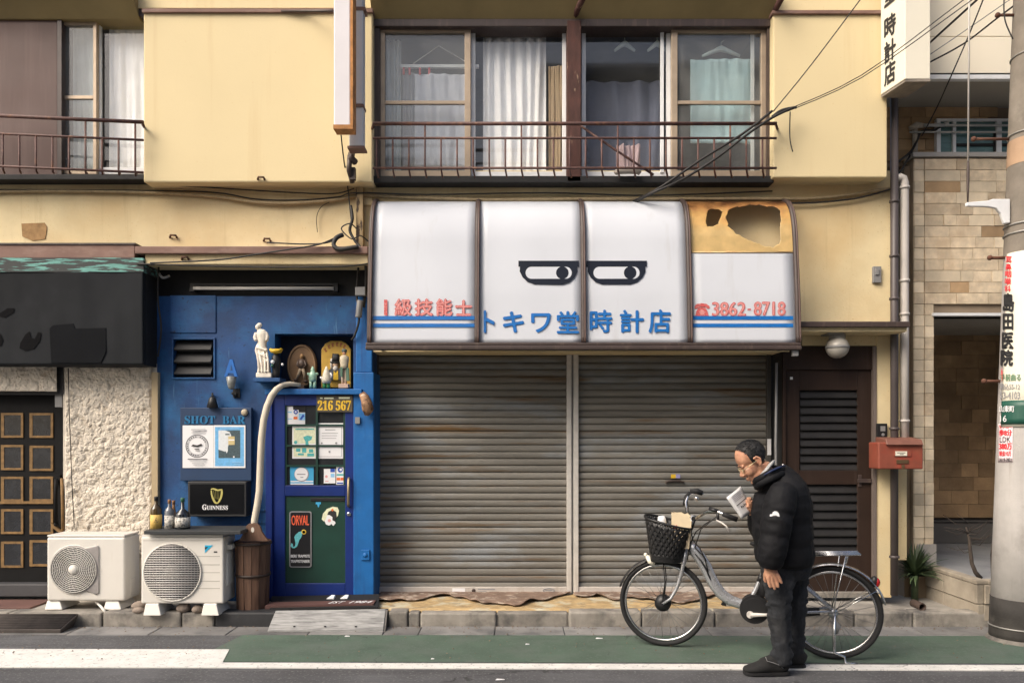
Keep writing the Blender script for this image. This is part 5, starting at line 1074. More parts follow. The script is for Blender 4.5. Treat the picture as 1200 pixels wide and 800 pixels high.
def on_side(px0, px1, py0, py1):
    # measured along the side face: px gives the share of the face, rows give the height
    def f(u, v, k):
        s = (px0+(px1-px0)*u-1032)/(1060.5-1032); q = e1+ax*s; d_ = q.y
        z = EYE-((py1+(py0-py1)*v)-HZN)*d_/F_PX
        return q+nrm*(.003+.0004*k)+Vector((0, 0, z))
    return f
mb = MB()
for ch, a, b_, py in (('堂', 1037, 1050, -12), ('時', 1037, 1050, 27.5), ('計', 1037, 1050, 57), ('店', 1037, 1049.5, 83)):
    h_ = 27 if ch == '堂' else 25
    # the foot of each sign rises toward the street, as the box does
    def f(u, v, k, a=a, b_=b_, py=py, h_=h_):
        s = (a+(b_-a)*u-1032)/28.5; q = e1+ax*s
        zc = EYE-((py)-HZN)*6.62/F_PX; hh = h_*6.62/F_PX
        return q+nrm*(.003+.0004*k)+Vector((0, 0, zc+(v-.5)*hh))
    put_text(mb, ch, f, .04, .9)
obj('lettering', mb, INK, t)
# ================================================================== tiled house next door
th = thing('tiled_house', 'tan stone-tiled house with cream upper storey and dark entrance niche', 'building', (4.6, 7.3, .1))
TZ = .1; D = 7.3
mb = MB(); xl, xn = P(1070.5, 0, D).x, P(1093.5, 0, D).x; zt = P(0, 183, D).z; znl = P(0, 366, D).z
mb.box(xl, xn, D+.012, D+.4, .05, zt); mb.box(xn, 6.6, D+.012, D+.4, znl, zt); obj('wall', mb, GROUT, th)
unit = MB(); unit.box(0, 1, -.012, .012, 0, 1)
me0 = obj('tile', unit, TILE, th); me1 = obj('tile', unit, TILEL, th); me2 = obj('tile', unit, TILED, th)
protos = (me0, me1, me2); first = [True]*3
def tile(kind, x0, x1, y, z0, z1):
    s = (x1-x0-.004, 1+random.uniform(-.35, .35), z1-z0-.004); loc = (x0+.002, y, z0+.002); p = protos[kind]
    if first[kind]: p.location = Vector(loc)-wloc(th); p.scale = s; first[kind] = False
    else: inst(p, 'tile', th, loc, s)
for p in protos: p.data.transform(Matrix.Translation(-Vector((0, 0, 0))+wloc(th)))     # unit tile back at its own corner
pitch = 13.05*D/900; nrow = int((zt-.3)/pitch)
xa, xm = xl, P(1082.5, 0, D).x
for r_ in range(nrow):
    z1 = zt-r_*pitch-.03; z0 = z1-pitch
    k = 1 if z0 < znl-.0 or random.random() < .5 else 0
    tile(k, xa, xm-.003, D, z0, z1)
    if z0 < znl+.02: tile(1 if random.random() < .75 else 0, xm+.003, xn, D, z0, z1)
    else:
        x = xm+.003+ (0 if r_ % 2 else 0)
        while x < 5.35:
            w_ = random.choice((.12, .18, .24, .30, .34)); x2 = min(x+w_, 5.4); tile(0 if random.random() < .72 else (1 if random.random() < .75 else 2), x, x2, D, z0, z1); x = x2
# niche: floor, back wall of brown tiles, ceiling, side wall
DN = 8.97; zf = .37; zc = znl
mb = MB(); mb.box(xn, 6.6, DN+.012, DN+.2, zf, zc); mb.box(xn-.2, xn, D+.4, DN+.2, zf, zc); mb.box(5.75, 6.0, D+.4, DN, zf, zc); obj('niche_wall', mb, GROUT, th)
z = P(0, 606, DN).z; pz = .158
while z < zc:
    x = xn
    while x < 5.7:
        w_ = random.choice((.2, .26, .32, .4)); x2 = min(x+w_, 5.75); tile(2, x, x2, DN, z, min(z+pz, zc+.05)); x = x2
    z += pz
mb = MB(); mb.box(xn, 5.75, DN-.02, DN, zf, P(0, 609, DN).z); obj('skirting', mb, M('grey_skirting', (.15, .145, .14), .7), th)
for y in (607, 611):
    b = MB(); b.box(xn, 5.75, DN-.03, DN-.001, P(0, y+1.2, DN).z, P(0, y, DN).z); obj('skirting_strip', b, DARK, th)
mb = MB(); mb.box(xn-.0, 6.6, D+.02, DN, zc, zc+.06); obj('niche_ceiling', mb, SOFF, th)
mb = MB(); mb.fbox(1093, 366.5, 1250, 370, D-.03, .06); obj('lintel_strip', mb, WFRAME, th, bevel=.003)
# upper: recess with window, soffit, cream siding storey
DR = 7.44; zs = P(0, 93, 6.85).z
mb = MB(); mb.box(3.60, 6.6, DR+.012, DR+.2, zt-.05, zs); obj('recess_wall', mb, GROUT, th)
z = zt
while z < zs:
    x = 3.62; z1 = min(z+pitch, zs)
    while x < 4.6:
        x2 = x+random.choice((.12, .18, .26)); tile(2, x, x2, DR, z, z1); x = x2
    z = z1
mb = MB(); mb.box(3.55, 6.6, 6.88, DR+.2, zs, zs+.05); obj('soffit', mb, SOFF, th)
nsid = 8
for i in range(nsid):
    z0 = zs+.052+i*.33; b = MB(); b.box(3.48, 6.6, 6.852, 7.2, z0+.003, z0+.327); obj('siding_panel', b, CREAMW, th, bevel=.003)
mb = MB(); mb.box(3.47, 6.6, 6.835, 6.89, zs-.005, zs+.035); obj('drip_edge', mb, WFRAME, th, bevel=.004); 
mb = MB(); mb.box(3.47, 6.6, 6.842, 6.88, zs+.037, zs+.05); obj('drip_gap', mb, DARK, th)
# parapet coping, balcony window and railing
mb = MB(); mb.fbox(1070, 178, 1250, 183.5, D-.03, .36); obj('coping', mb, M('grey_coping', (.40, .38, .36), .6, var=.08), th, bevel=.005)
GRN = M('green_obscured_glass', (.10, .19, .18), .25, var=.35, scale=3, stretch=(1, 1, 5))
wf = MB(); wy0, wy1 = 142, 186
for q in ((1098, wy0, 1102.5, wy1), (1117, wy0, 1120.5, wy1), (1168, wy0, 1174, wy1), (1098, wy0-3, 1230, wy0)): wf.fbox(*q, DR-.06, .05)
wf = obj('window', wf, WFRAME, th)
for a, b_ in ((1102.5, 1117), (1120.5, 1168), (1174, 1230)):
    p = MB(); p.fbox(a, wy0, b_, wy1, DR-.035, .012); obj('pane', p, GRN, wf)
p = MB(); p.fbox(1121, 168, 1168, 171, DR-.05, .012); p.fbox(1174, 168, 1220, 171, DR-.05, .012); p.fbox(1165, 155, 1168, 178, DR-.05, .012); obj('window_rail', p, DARK, wf)
mb = MB()
mb.tube([P(1082, 147, 7.36), P(1240, 147, 7.36)], .012, 8); mb.tube([P(1066, 155, 7.36), P(1240, 155, 7.36)], .010, 8)
mb.tube([P(1083, 147, 7.36), P(1107, 147, 7.36)], .017, 8); mb.ball(P(1109, 145.5, 7.36), .024)
obj('balcony_rail', mb, M('pale_steel_rail', (.52, .51, .49), .4, metal=.3), th)
mb = MB(); mb.tube([P(1072, 180, 7.4), P(1072.5, 160, 7.4), P(1072, 152, 7.4)], .026, 8); mb.tube([P(1065, 151, 7.4), P(1074, 147, 7.38), P(1083, 147.5, 7.38)], [.02, .034, .02], 8); obj('rail_post', mb, M('beige_tape_post', (.45, .40, .33), .7, var=.2, scale=30), th)
cable('dark wires tied round the balcony post', [(1052, 190, 7.1), (1067, 178, 7.35), (1074, 166, 7.38), (1080, 154, 7.38), (1094, 153, 7.38), (1104, 147, 7.38)], .012, CABLE, None, seg=4)
cable('grey cable slanting below the wrapped balcony post', [(1048, 212, 6.98), (1056, 200, 7.1), (1064, 186, 7.3), (1072, 170, 7.37)], .008, CABLE, None, seg=4)
# terrace and its low retaining wall
mb = MB(); mb.box(3.995, 6.6, 6.56, DN, .0, .365); obj('terrace', mb, M('grey_terrace_concrete', (.27, .275, .28), .7, var=.12, scale=3, col2=(.19, .19, .20), c2at=(.5, .7), bump=.3), th)
COP = M('planter_wall_concrete', (.38, .33, .26), .9, var=.18, scale=5, col2=(.22, .19, .15), c2at=(.5, .7), c2scale=3, bump=.6, bscale=80, rand=.1)
ys = [6.50, 7.02, 7.55, 8.1]
for i in range(3):
    for (z0, z1, o_) in ((.05, .19, .010), (.194, .355, .0)):
        b = MB(); b.box(3.955-.02+o_, 3.996, ys[i]+.002, ys[i+1]-.002, z0, z1); obj('wall_block', b, COP, th, bevel=.006)
for (z0, z1, o_) in ((.05, .19, .010), (.194, .355, .0)):
    b = MB(); b.box(3.998, 5.2, 6.50-.01+o_, 6.56, z0, z1); obj('wall_block', b, COP, th, bevel=.006)
mb = MB(); mb.box(3.93, 4.03, 6.50, 8.1, .357, .395); mb.box(4.03, 5.2, 6.50, 6.6, .357, .393); obj('wall_cap', mb, COP, th, bevel=.008)
mb = MB(); mb.box(P(1063.5, 0, 7.3).x, xl-.003, 7.36, 7.6, .05, 4.2); obj('side_gap_wall', mb, GROUT, th)
mb = MB(); mb.box(P(1074, 0, 7.3).x, xn+.02, D-.02, D+.1, .365, P(0, 637, 7.3).z); obj('pier_base', mb, M('grey_pier_base', (.3, .28, .26), .8), th)

# strap-leaf plant in the corner
t = thing('strap_leaf_plant', 'spiky green strap-leaf plant at the foot of the tiled pier', 'plant', P(1072, 652, 7.2))
c0 = P(1072, 650, 7.18); c0.z = .30; protoleaf = None
for i in range(130):
    a = random.uniform(0, 2*math.pi); l = random.uniform(.18, .38); el = random.uniform(.25, 1.4); w_ = random.uniform(.010, .019)
    b = MB(); vs = []
    for j in range(7):
        s = j/6; r_ = l*s*math.cos(el)*(1+.35*s); z = l*s*math.sin(el)-.35*l*s**2.4*math.cos(el)*1.2
        q = c0+Vector((math.cos(a)*r_, math.sin(a)*r_*.8, z)); n_ = Vector((-math.sin(a), math.cos(a), 0))*w_*(1-s**2.5*.95); vs += [q-n_, q+n_+Vector((0, 0, .002))]
    b.add(vs, [(2*j, 2*j+1, 2*j+3, 2*j+2) for j in range(6)], True); obj('leaf', b, LEAF, t)
b = MB(); b.lathe([(.03, -.225), (.035, 0), (.02, .05)], c0, 8); obj('stem', b, LEAF, t)
# bare little shrub in the terrace bed
t = thing('bare_shrub', 'leafless shrub with curved dark trunk in front of the niche', 'shrub', P(1147, 676, 6.75))
b = MB(); b.tube([P(1149, 677, 6.75), P(1143, 670, 6.75), P(1139, 660, 6.76), P(1137, 645, 6.77), P(1136, 632, 6.78), P(1132, 617, 6.8)], [.022, .019, .017, .016, .013, .007], 8); obj('trunk', b, BARK, t)
rnd = random.Random(3)
for i in range(16):
    y = rnd.uniform(612, 650); x = 1135+(y-620)*.08; sgn = rnd.choice((-1, -1, 1)); l = rnd.uniform(10, 30)
    b = MB(); b.tube([P(x, y, 6.78), P(x+sgn*l*.5, y-rnd.uniform(-3, 6), 6.78+rnd.uniform(-.06, .06)), P(x+sgn*l, y-rnd.uniform(2, 14), 6.78+rnd.uniform(-.12, .12))], [.004, .003, .0015], 4); obj('twig', b, BARK, t)
b = MB(); b.tube([P(1167, 685, 6.7), P(1163, 676, 6.72), P(1162, 650, 6.72), P(1164, 628, 6.75)], [.012, .011, .01, .006], 6); obj('stem', b, BARK, t)

# ================================================================== utility pole with its signs
up = thing('utility_pole', 'tapered concrete utility pole with dark wrapped foot', 'utility pole', (4.014, 6.09, 0))
pc = lambda z: Vector((4.014+.031*z, 6.09, z)); pr = lambda z: .200-.0066*z
mb = MB(); mb.tube([pc(z) for z in (0, 1, 2, 3, 4, 5, 6.5)], [pr(z) for z in (0, 1, 2, 3, 4, 5, 6.5)], 40); obj('shaft', mb, POLEC, up)
mb = MB(); mb.tube([pc(z) for z in (0, .06, .2, .335)], [pr(z)+.004 for z in (0, .06, .2, .335)], 40); obj('foot_wrap', mb, POLEB, up)
for z, r_ in ((.115, .006), (4.0, .007), (3.28, .008), (3.21, .008), (4.62, .006)):
    b = MB(); b.tube([pc(z)+Vector((math.cos(a), math.sin(a), 0))*(pr(z)+.005) for a in [2*math.pi*i/40 for i in range(40)]], r_, 6, closed=True); obj('band', b, M('grey_steel_band', (.33, .32, .3), .5, metal=.4) if 'grey_steel_band' not in bpy.data.materials else bpy.data.materials['grey_steel_band'], up)
mb = MB(); mb.tube([pc(z) for z in (3.03, 3.5, 4, 5, 6.4)], [pr(z)+.0015 for z in (3.03, 3.5, 4, 5, 6.4)], 40, caps=False); obj('upper_shaft', mb, M('weathered_dark_concrete', (.20, .175, .145), .9, var=.2, scale=5, bump=.5, bscale=90, col2=(.28, .25, .21), c2at=(.55, .7), c2scale=4), up)
mb = MB(); mb.tube([pc(z) for z in (3.75, 3.95)], [pr(z)+.004 for z in (3.75, 3.95)], 40, caps=False); obj('tan_band', mb, M('tan_band_paint', (.42, .28, .18), .8, var=.2), up)
mb = MB(); c_ = pc(.05); mb.lathe([(.235, 0.0), (.222, .012), (.206, .03)], (c_.x, c_.y, .0), 30); obj('mortar_collar', mb, CONC, up)
RUSTB = M('rusty_bolt', (.12, .05, .03), .8, var=.3)
for py, px_tip in ((18, 1169), (163, 1141), (302, 1160), (446.5, 1153)):
    z = EYE-(py-HZN)*6.13/F_PX; tip = P(px_tip, py, 6.13); b = MB(); e = pc(z)
    b.tube([Vector((tip.x, 6.13, z)), Vector((e.x-pr(z)+.02, 6.13, z))], .012, 8); b.ball((tip.x, 6.13, z), .021, 8, 6); obj('step_bolt', b, RUSTB, up)
b = MB(); b.prism([(1133, 237), (1158, 235), (1164, 233), (1184, 233), (1184, 261), (1177, 262), (1173, 250), (1168, 244), (1158, 242), (1133, 241.5)], 6.055, .03); obj('cross_arm', b, WFRAME, up, bevel=.006)
# wrapped advertising sign: cylinder map; angle 0 faces the viewer, grows to the right
def cyl(z, a, e): c = pc(z); r_ = pr(z)+e; base = math.atan2(-c.x, -c.y)  # direction to the viewer
def cylp(px, py, e):
    """point of the pole's skin (plus e) seen at px, py"""
    k = (px-600)/F_PX; z = EYE-(py-HZN)*6.0/F_PX
    for _ in range(6):
        c = pc(z); r_ = pr(z)+e
        A_ = k*k+1; B_ = -2*(k*c.x+c.y); C_ = c.x**2+c.y**2-r_*r_; disc = B_*B_-4*A_*C_
        d_ = (-B_-math.sqrt(max(disc, 0)))/(2*A_); z = EYE-(py-HZN)*d_/F_PX
    return Vector((k*d_, d_, z))
def sleeve(z0, z1, a0, a1, e, n=26):
    b = MB()
    b.grid(lambda u, v: pc(z0+(z1-z0)*v)+Vector((math.sin(a0+(a1-a0)*u), -math.cos(a0+(a1-a0)*u), 0))*(pr(z0+(z1-z0)*v)+e), n, 4); return b
zs0 = P(0, 500, 5.98).z; zs1 = P(0, 294, 5.98).z; zgs = P(0, 469, 5.98).z; zge = P(0, 497, 5.98).z
ps = thing('pole_sign', 'cream clinic sign wrapped round the concrete utility pole', 'sign', (3.9, 6.0, zs0))
b = sleeve(zs0, zs1, R(-88), R(95), .008); obj('sign_sheet', b, SIGNW, ps, solid=.004)
b = sleeve(zge, zgs, R(-87), R(55), .0105); obj('green_plate', b, GREENS, ps, solid=.002)
def pole_text(mb_, s_, x0, x1, y0, y1, e=.0125, bold=0, lay=1.0):
    put_text(mb_, s_, lambda u, v, k: cylp(x0+(x1-x0)*u, y1+(y0-y1)*v, e+.0003*k), bold, lay)
mb = MB()
for i, ch in enumerate('耳鼻咽喉科'): pole_text(mb, ch, 1178.5-i*.3, 1185.5-i*.3, 300.5+i*8.5, 307.8+i*8.5, bold=.03)
obj('lettering', mb, REDI, ps)
mb = MB()
for ch, y0, y1, x0, x1 in (('島', 344, 364.5, 1175.5, 1188), ('田', 368, 386, 1175.5, 1187), ('医', 390, 408, 1174.5, 1187), ('院', 410, 428, 1173, 1186.5)): pole_text(mb, ch, x0, x1, y0, y1, bold=.05)
obj('lettering', mb, INK, ps)
mb = MB(); pole_text(mb, '手前曲る', 1172, 1196, 438, 446, bold=.008); obj('lettering', mb, M('green_print', (.10, .22, .12), .6), ps)
for s_, y0, y1 in (('駒込55-12', 449, 456.5), ('53-4103', 459, 467)): mb = MB(); pole_text(mb, s_, 1171.8, 1195, y0, y1, bold=.005); obj('lettering', mb, GRYI, ps)
for s_, q in (('山東町', (1171, 1188.5, 475, 482.5)), ('16', (1172, 1179.5, 486.5, 494))): mb = MB(); pole_text(mb, s_, *q, .0135, bold=.01); obj('lettering', mb, PAPER, ps)
mb = MB(); pole_text(mb, '↑', 1173, 1175, 432, 447, bold=.1); obj('arrow_mark', mb, REDI, ps)
fy = thing('pole_flyer', 'small white and pink property flyer pasted under the clinic sign', 'flyer', (3.85, 5.98, P(0, 542, 5.98).z))
b = MB(); b.grid(lambda u, v: cylp(1169.6-v*.0+u*17.2, 541.5-45*v, .003+.002*v), 12, 8); obj('sheet', b, M('pinkish_paper', (.78, .66, .68), .7), fy, solid=.001)
mb = MB(); pole_text(mb, '歩8分', 1171, 1185.5, 503, 510.5, .0065, .03); pole_text(mb, '380万', 1171, 1185.5, 519, 526.5, .0065, .03); pole_text(mb, '頭金10万', 1171, 1185, 528, 534, .0065, .012); pole_text(mb, '徒歩圏内', 1171, 1185, 497.5, 501.5, .0065, .01); obj('lettering', mb, REDI, fy)
for s_, q in (('LDK', (1171.5, 1184, 511.8, 517.8)), ('3619-7823', (1171, 1185.5, 536.5, 540.5))): mb = MB(); pole_text(mb, s_, *q, .0065, .005); obj('lettering', mb, INK, fy)
# guy wire with its dark insulator, and the overhead wires
t = thing('guy_wire', 'thin steel wire with dark insulator ending at the cross arm', 'wire', P(1134, 237, 6.07))
b = MB(); b.tube([P(1136.5, -120, 6.07), P(1135.8, 0, 6.07), P(1134.5, 190, 6.07)], .007, 6); obj('wire', b, ALU, t)
b = MB(); b.tube([P(1134.5, 188, 6.07), P(1134.5, 196, 6.07), P(1134.4, 206, 6.07), P(1134.2, 222, 6.07), P(1134, 240, 6.07)], [.006, .011, .012, .010, .005], 8); obj('insulator', b, BRN, t)
G3 = 'overhead service wires'
cable('upper of two thin service wires to the railing end', [(928, 126.5, 6.7), (1010, 88, 6.2), (1132, -2, 5.6), (1250, -90, 5.0)], .0042, CABLE, G3, seg=4)
cable('lower of two thin service wires to the railing end', [(922, 131, 6.7), (1010, 91, 6.2), (1142, -2, 5.6), (1260, -85, 5.0)], .0042, CABLE, G3, seg=4)
cable('steep thin wire rising from the window jamb', [(906, 131, 6.72), (950, 77, 6.6), (1008, 0, 6.4), (1060, -70, 6.2)], .005, CABLE, G3, seg=4)
cable('short thick black cable across the cream siding', [(1085, 55, 6.82), (1090, 50, 6.8), (1145, 0, 6.2), (1200, -50, 5.8)], .009, CABLE, G3, seg=4)
cable('twisted black cable from the pole over the cream siding', [(1082, 78, 6.83), (1090, 73, 6.82), (1130, 51, 6.6), (1168, 22, 6.3), (1195, 2, 6.1)], .007, CABLE, G3, seg=4)
cable('faint grey wire across the cream siding', [(1082, 69, 6.83), (1090, 64, 6.82), (1140, 30, 6.6), (1186, -2, 6.3)], .004, GREY, G3, seg=4)
cable('slanting black wire dropping to the tiled balcony', [(1160, -20, 6.3), (1136, 40, 6.6), (1112, 95, 6.8), (1097, 128, 7.2), (1080, 160, 7.35)], .0055, CABLE, G3, seg=4)
cable('slack wire loop hanging against the pole', [(1177, -10, 6.0), (1176.5, 12, 6.0), (1179, 28, 6.0), (1187, 46, 6.0)], .005, CABLE, G3, seg=5)
G4 = 'cables crossing the bronze framed window'
cable('thick upper cable slanting across the bronze framed window', [(905, 130, 6.62), (870, 157, 6.62), (820, 188, 6.63), (775, 219, 6.68), (742, 236, 6.94)], .011, CABLE, G4, seg=4)
cable('thick lower cable slanting across the bronze framed window', [(928, 127, 6.66), (905, 138, 6.62), (875, 158, 6.61), (840, 185, 6.62), (800, 210, 6.65), (765, 226, 6.7), (744, 237, 6.93)], .011, CABLE, G4, seg=4)
cable('short cable tail dangling beside the railing end', [(926, 131, 6.7), (925.5, 150, 6.71), (926, 165, 6.71), (929, 178, 6.72)], .005, CABLE, G4, seg=4)
cable('short black clamp knot where the service wires meet', [(905, 137, 6.66), (915, 130, 6.66), (926, 127, 6.67), (933, 126, 6.68)], .013, CABLE, G4, seg=4)
# ================================================================== bicycle
U = Vector((-1.16, .35, 0)).normalized()      # rear wheel to front wheel
N_ = Vector((-.289, -.957, 0))                # out of its left side, toward the street
UPV = Vector((0, 0, 1))
def Bk(px, py, s=0.0):
    k = (px-600)/F_PX; d = 6.25/(1+.3017*k); q = P(px, py, d)
    return q+N_*s
bike = thing('bicycle', 'silver step-through electric bicycle with a black front basket', 'bicycle', (1.74, 5.72, .008))
fh, rh = Bk(777, 707), Bk(976, 713.5)
fh.z = .338; rh.z = .342
TYRE = RUBBER; SPK = M('dull_spoke_steel', (.22, .22, .22), .45, metal=.7)
def wheel(c, rad, hubr, hubw, hubm):
    def ring(r_, off=0): return [c+U*(math.cos(a)*r_)+UPV*(math.sin(a)*r_)+N_*off for a in [2*math.pi*i/48 for i in range(48)]]
    b = MB(); b.tube(ring(rad-.018), .019, 10, closed=True); wh = obj('wheel', b, TYRE, bike)
    b = MB(); b.tube(ring(rad-.043), [(.008, .011)]*48, 8, closed=True, up=N_); obj('rim', b, CHROME, wh)
    b = MB(); b.tube([c-N_*hubw, c-N_*hubw*.6, c+N_*hubw*.6, c+N_*hubw], [hubr*.35, hubr, hubr, hubr*.35], 20); b.tube([c-N_*.075, c+N_*.075], .008, 8); obj('hub', b, hubm, wh)
    for i in range(28):
        a = 2*math.pi*i/28; sgn = 1 if i % 2 else -1; a2 = a+sgn*(1 if i % 4 < 2 else -1)*.38
        p0 = c+U*(math.cos(a2)*hubr*.9)+UPV*(math.sin(a2)*hubr*.9)+N_*sgn*hubw*.55; p1 = c+U*(math.cos(a)*(rad-.045))+UPV*(math.sin(a)*(rad-.045))
        b = MB(); b.tube([p0, p1], .0017, 4); obj('spoke', b, SPK, wh)
    return wh
wheel(fh, .332, .062, .045, BLACKP); wheel(rh, .336, .035, .04, SILVER)
# frame
b = MB()
b.tube([Bk(806, 636), Bk(812, 643), Bk(819, 651), Bk(827, 664), Bk(832, 675), Bk(838, 686), Bk(846, 696), Bk(856, 703), Bk(868, 707), Bk(884, 709)], [.032, .042, .046, .046, .044, .043, .042, .041, .038, .034], 14, squash=.7)
b.tube([Bk(866, 707), Bk(875, 704), Bk(882, 698), Bk(887, 688), Bk(891, 679), Bk(897, 664)], [.018, .019, .019, .019, .018, .017], 10)
b.tube([Bk(802.5, 632), Bk(813, 604)][::-1], .021, 12)
for s in (-.045, .05):
    b.tube([Bk(893, 715, s*.6), Bk(930, 716, s), Bk(974, 713.5, s*1.3)], [.013, .012, .010], 8)
    b.tube([Bk(899, 662, s*.3), Bk(920, 668, s), Bk(945, 688, s*1.1), Bk(974, 712, s*1.4)], [.010, .010, .011, .010], 8)
obj('frame', b, SILVER, bike)
b = MB(); b.tube([Bk(797, 618), Bk(803, 632)], .026, 12); obj('head_badge_band', b, BLACKP, bike)
b = MB(); b.tube([Bk(815, 648, .034), Bk(822, 656, .037), Bk(828, 666, .037), Bk(833, 678, .037)], [.004, .007, .007, .004], 6); obj('frame_decal', b, BLACKP, bike)
# fork
b = MB()
for s in (-.05, .05): b.tube([Bk(804, 640, s*.5), Bk(803, 652, s), Bk(799, 670, s), Bk(794, 687, s), Bk(787, 699, s*1.1), fh+N_*s*1.25], [.014, .016, .015, .013, .011, .009], 8)
b.tube([Bk(804, 642, -.045), Bk(804, 642, .045)], .017, 10)
obj('fork', b, SILVER, bike)
# stem, handlebar, grips, levers, bell
b = MB(); b.tube([Bk(806, 628), Bk(812, 612), Bk(815, 604)], [.017, .015, .014], 10); b.tube([Bk(813, 607, -.03), Bk(813, 607, .03)], .018, 10); obj('stem', b, BLACKP, bike)
b = MB()
b.tube([Bk(814, 607), Bk(817, 606, .06), Bk(824, 600, .16), Bk(831, 595.5, .21), Bk(840, 594.5, .25), Bk(849, 598, .27), Bk(860, 602.5, .28)], .0125, 10)
b.tube([Bk(814, 607), Bk(808, 607.5, -.06), Bk(803.5, 602, -.16), Bk(801, 592, -.22), Bk(803, 584, -.26), Bk(810, 579.5, -.28), Bk(822, 582, -.29)], .0125, 10); obj('handlebar', b, CHROME, bike)
b = MB(); b.tube([Bk(848, 598, .27), Bk(852, 599.2, .275), Bk(864.5, 604, .28)], [.015, .018, .019], 10); obj('grip', b, RUBBER, bike)
b = MB(); b.tube([Bk(800, 594, -.22), Bk(801.5, 585, -.26), Bk(806, 580, -.275)], [.017, .019, .017], 10); obj('grip', b, RUBBER, bike)
b = MB(); b.tube([Bk(806, 578.5, -.27), Bk(814, 578, -.28), Bk(821, 581, -.285)], [.018, .024, .02], 10); obj('grip', b, RUBBER, bike)
b = MB(); b.tube([Bk(841, 605, .26), Bk(847, 607.5, .28), Bk(852, 611, .29), Bk(855.5, 617, .29)], [.007, .006, .006, .008], 8); obj('brake_lever', b, ALU, bike)
b = MB(); b.tube([Bk(813, 588, -.25), Bk(815, 586, -.26)], [.022, .022], 12); obj('bell', b, CHROME, bike)
b = MB(); b.tube([Bk(833, 592.5, .23), Bk(843, 595, .25)], [(.014, .022)]*2, 8); b.tube([Bk(842, 595, .25), Bk(843, 606, .26)], .010, 8); obj('control_box', b, BLACKP, bike)
for pts in ([(843, 600, .25), (828, 611, .12), (816, 622, .04), (809, 636, .03), (806, 655, .05)], [(803, 590, -.24), (806, 610, -.1), (812, 632, .02), (820, 640, .05), (828, 656, .04)], [(840, 602, .25), (822, 618, .1), (815, 640, .06), (826, 652, .05), (830, 668, .04)]):
    b = MB(); b.tube([Bk(*p) for p in pts], .0045, 6); obj('brake_cable', b, CABLE, bike)
# basket: tapered oval of crossing straps
bc0, bc1 = Bk(781, 655, 0), Bk(783.5, 611, 0)
def bas(th_, v, e=0):
    c = bc0.lerp(bc1, v); a, w_ = (.115+.060*v+e), (.135+.045*v+e)
    s = 2.6; ct, st = math.cos(th_), math.sin(th_)
    r_ = (abs(ct)**s+abs(st)**s)**(-1/s)
    tilt = .045*ct*v
    return c+U*(ct*r_*a)+N_*(st*r_*w_)+UPV*(tilt)
b = MB(); ns_ = 26
for i in range(ns_):
    for sg_ in (1, -1):
        t0 = 2*math.pi*i/ns_; b.tube([bas(t0+sg_*v*.95, .10+.86*v) for v in [j/8 for j in range(9)]], [(.0135, .0022)]*9, 6, up=UPV)
obj('basket_lattice', b, BLACKP, bike)
b = MB()
b.tube([bas(2*math.pi*i/48, 1.0, .002) for i in range(48)], .0095, 8, closed=True)
for v in (.02, .06, .10, .14): b.tube([bas(2*math.pi*i/40, v, .001) for i in range(40)], [(.016, .004)]*40, 6, closed=True, up=UPV)
vs = [bas(2*math.pi*i/40, .0) for i in range(40)]; b.add(vs+[v_+UPV*.006 for v_ in vs], [tuple(range(40)), tuple(range(79, 39, -1))])
obj('basket_rim', b, BLACKP, bike)
b = MB(); b.tube([Bk(796, 650), Bk(803, 640)], .014, 8); b.tube([Bk(778, 657, .06), Bk(780, 680, .05), fh+N_*.06], .0045, 6); b.tube([Bk(778, 657, -.06), Bk(780, 680, -.05), fh-N_*.06], .0045, 6); obj('basket_stay', b, BLACKP, bike)
b = MB(); b.tube([Bk(758, 650, .02), Bk(762, 656, .02), Bk(768, 659, .02)], [.012, .026, .024], 12); b.ball(Bk(757, 649, .02), .015, 10, 7); obj('headlight', b, SIGNW, bike)
# mudguards
def guard(c, r_, a0, a1, w_=.028, n=28):
    b = MB()
    def f(u, v):
        a = a0+(a1-a0)*u; s = (v-.5)*2
        return c+U*(math.cos(a)*(r_-.012*s*s))+UPV*(math.sin(a)*(r_-.012*s*s))+N_*(w_*s)
    b.grid(f, n, 6); return b
obj('mudguard', guard(fh, .352, R(18), R(112)), BLACKP, bike, solid=.003)
rg = obj('mudguard', guard(rh, .358, R(62), R(167), .03), CHROME, bike, solid=.003)
b = MB(); b.tube([Bk(1027, 691, .03), rh+N_*.05], .0035, 6); b.tube([Bk(990, 650, .06), Bk(978, 700, .06), rh+N_*.065], .0045, 6); b.tube([Bk(985, 650, -.06), rh-N_*.065], .0045, 6); b.tube([Bk(1027, 691, -.03), rh-N_*.05], .0035, 6); obj('guard_stay', b, CHROME, bike)
b = MB(); b.fbox(0, 0, .01, .01, 1, .01) if False else None
q = Bk(1024.5, 681, 0); b.ball(q, (.028, .03, .04), 12, 8); obj('rear_light_housing', b, BLACKP, bike)
b = MB(); b.ball(Bk(1027.5, 682, 0), (.022, .027, .034), 12, 8); obj('rear_reflector', b, M('red_reflector', (.40, .012, .012), .25, spec=.7), bike)
b = MB(); b.ball(Bk(1029, 692, 0), (.012, .02, .022), 10, 6); obj('guard_tip', b, PAPER, bike)
# carrier
b = MB()
for s in (-.075, -.025, .03, .08): b.tube([Bk(944, 648.5, s), Bk(975, 648, s), Bk(1007, 647.5, s)], .007, 8)
for x in (948, 968, 988, 1006): b.tube([Bk(x, 648.3, -.075), Bk(x, 648.3, .08)], .006, 8)
b.tube([Bk(992, 650, .05), Bk(991, 657, .03), Bk(988, 664, .0)], .008, 6); obj('carrier', b, CHROME, bike)
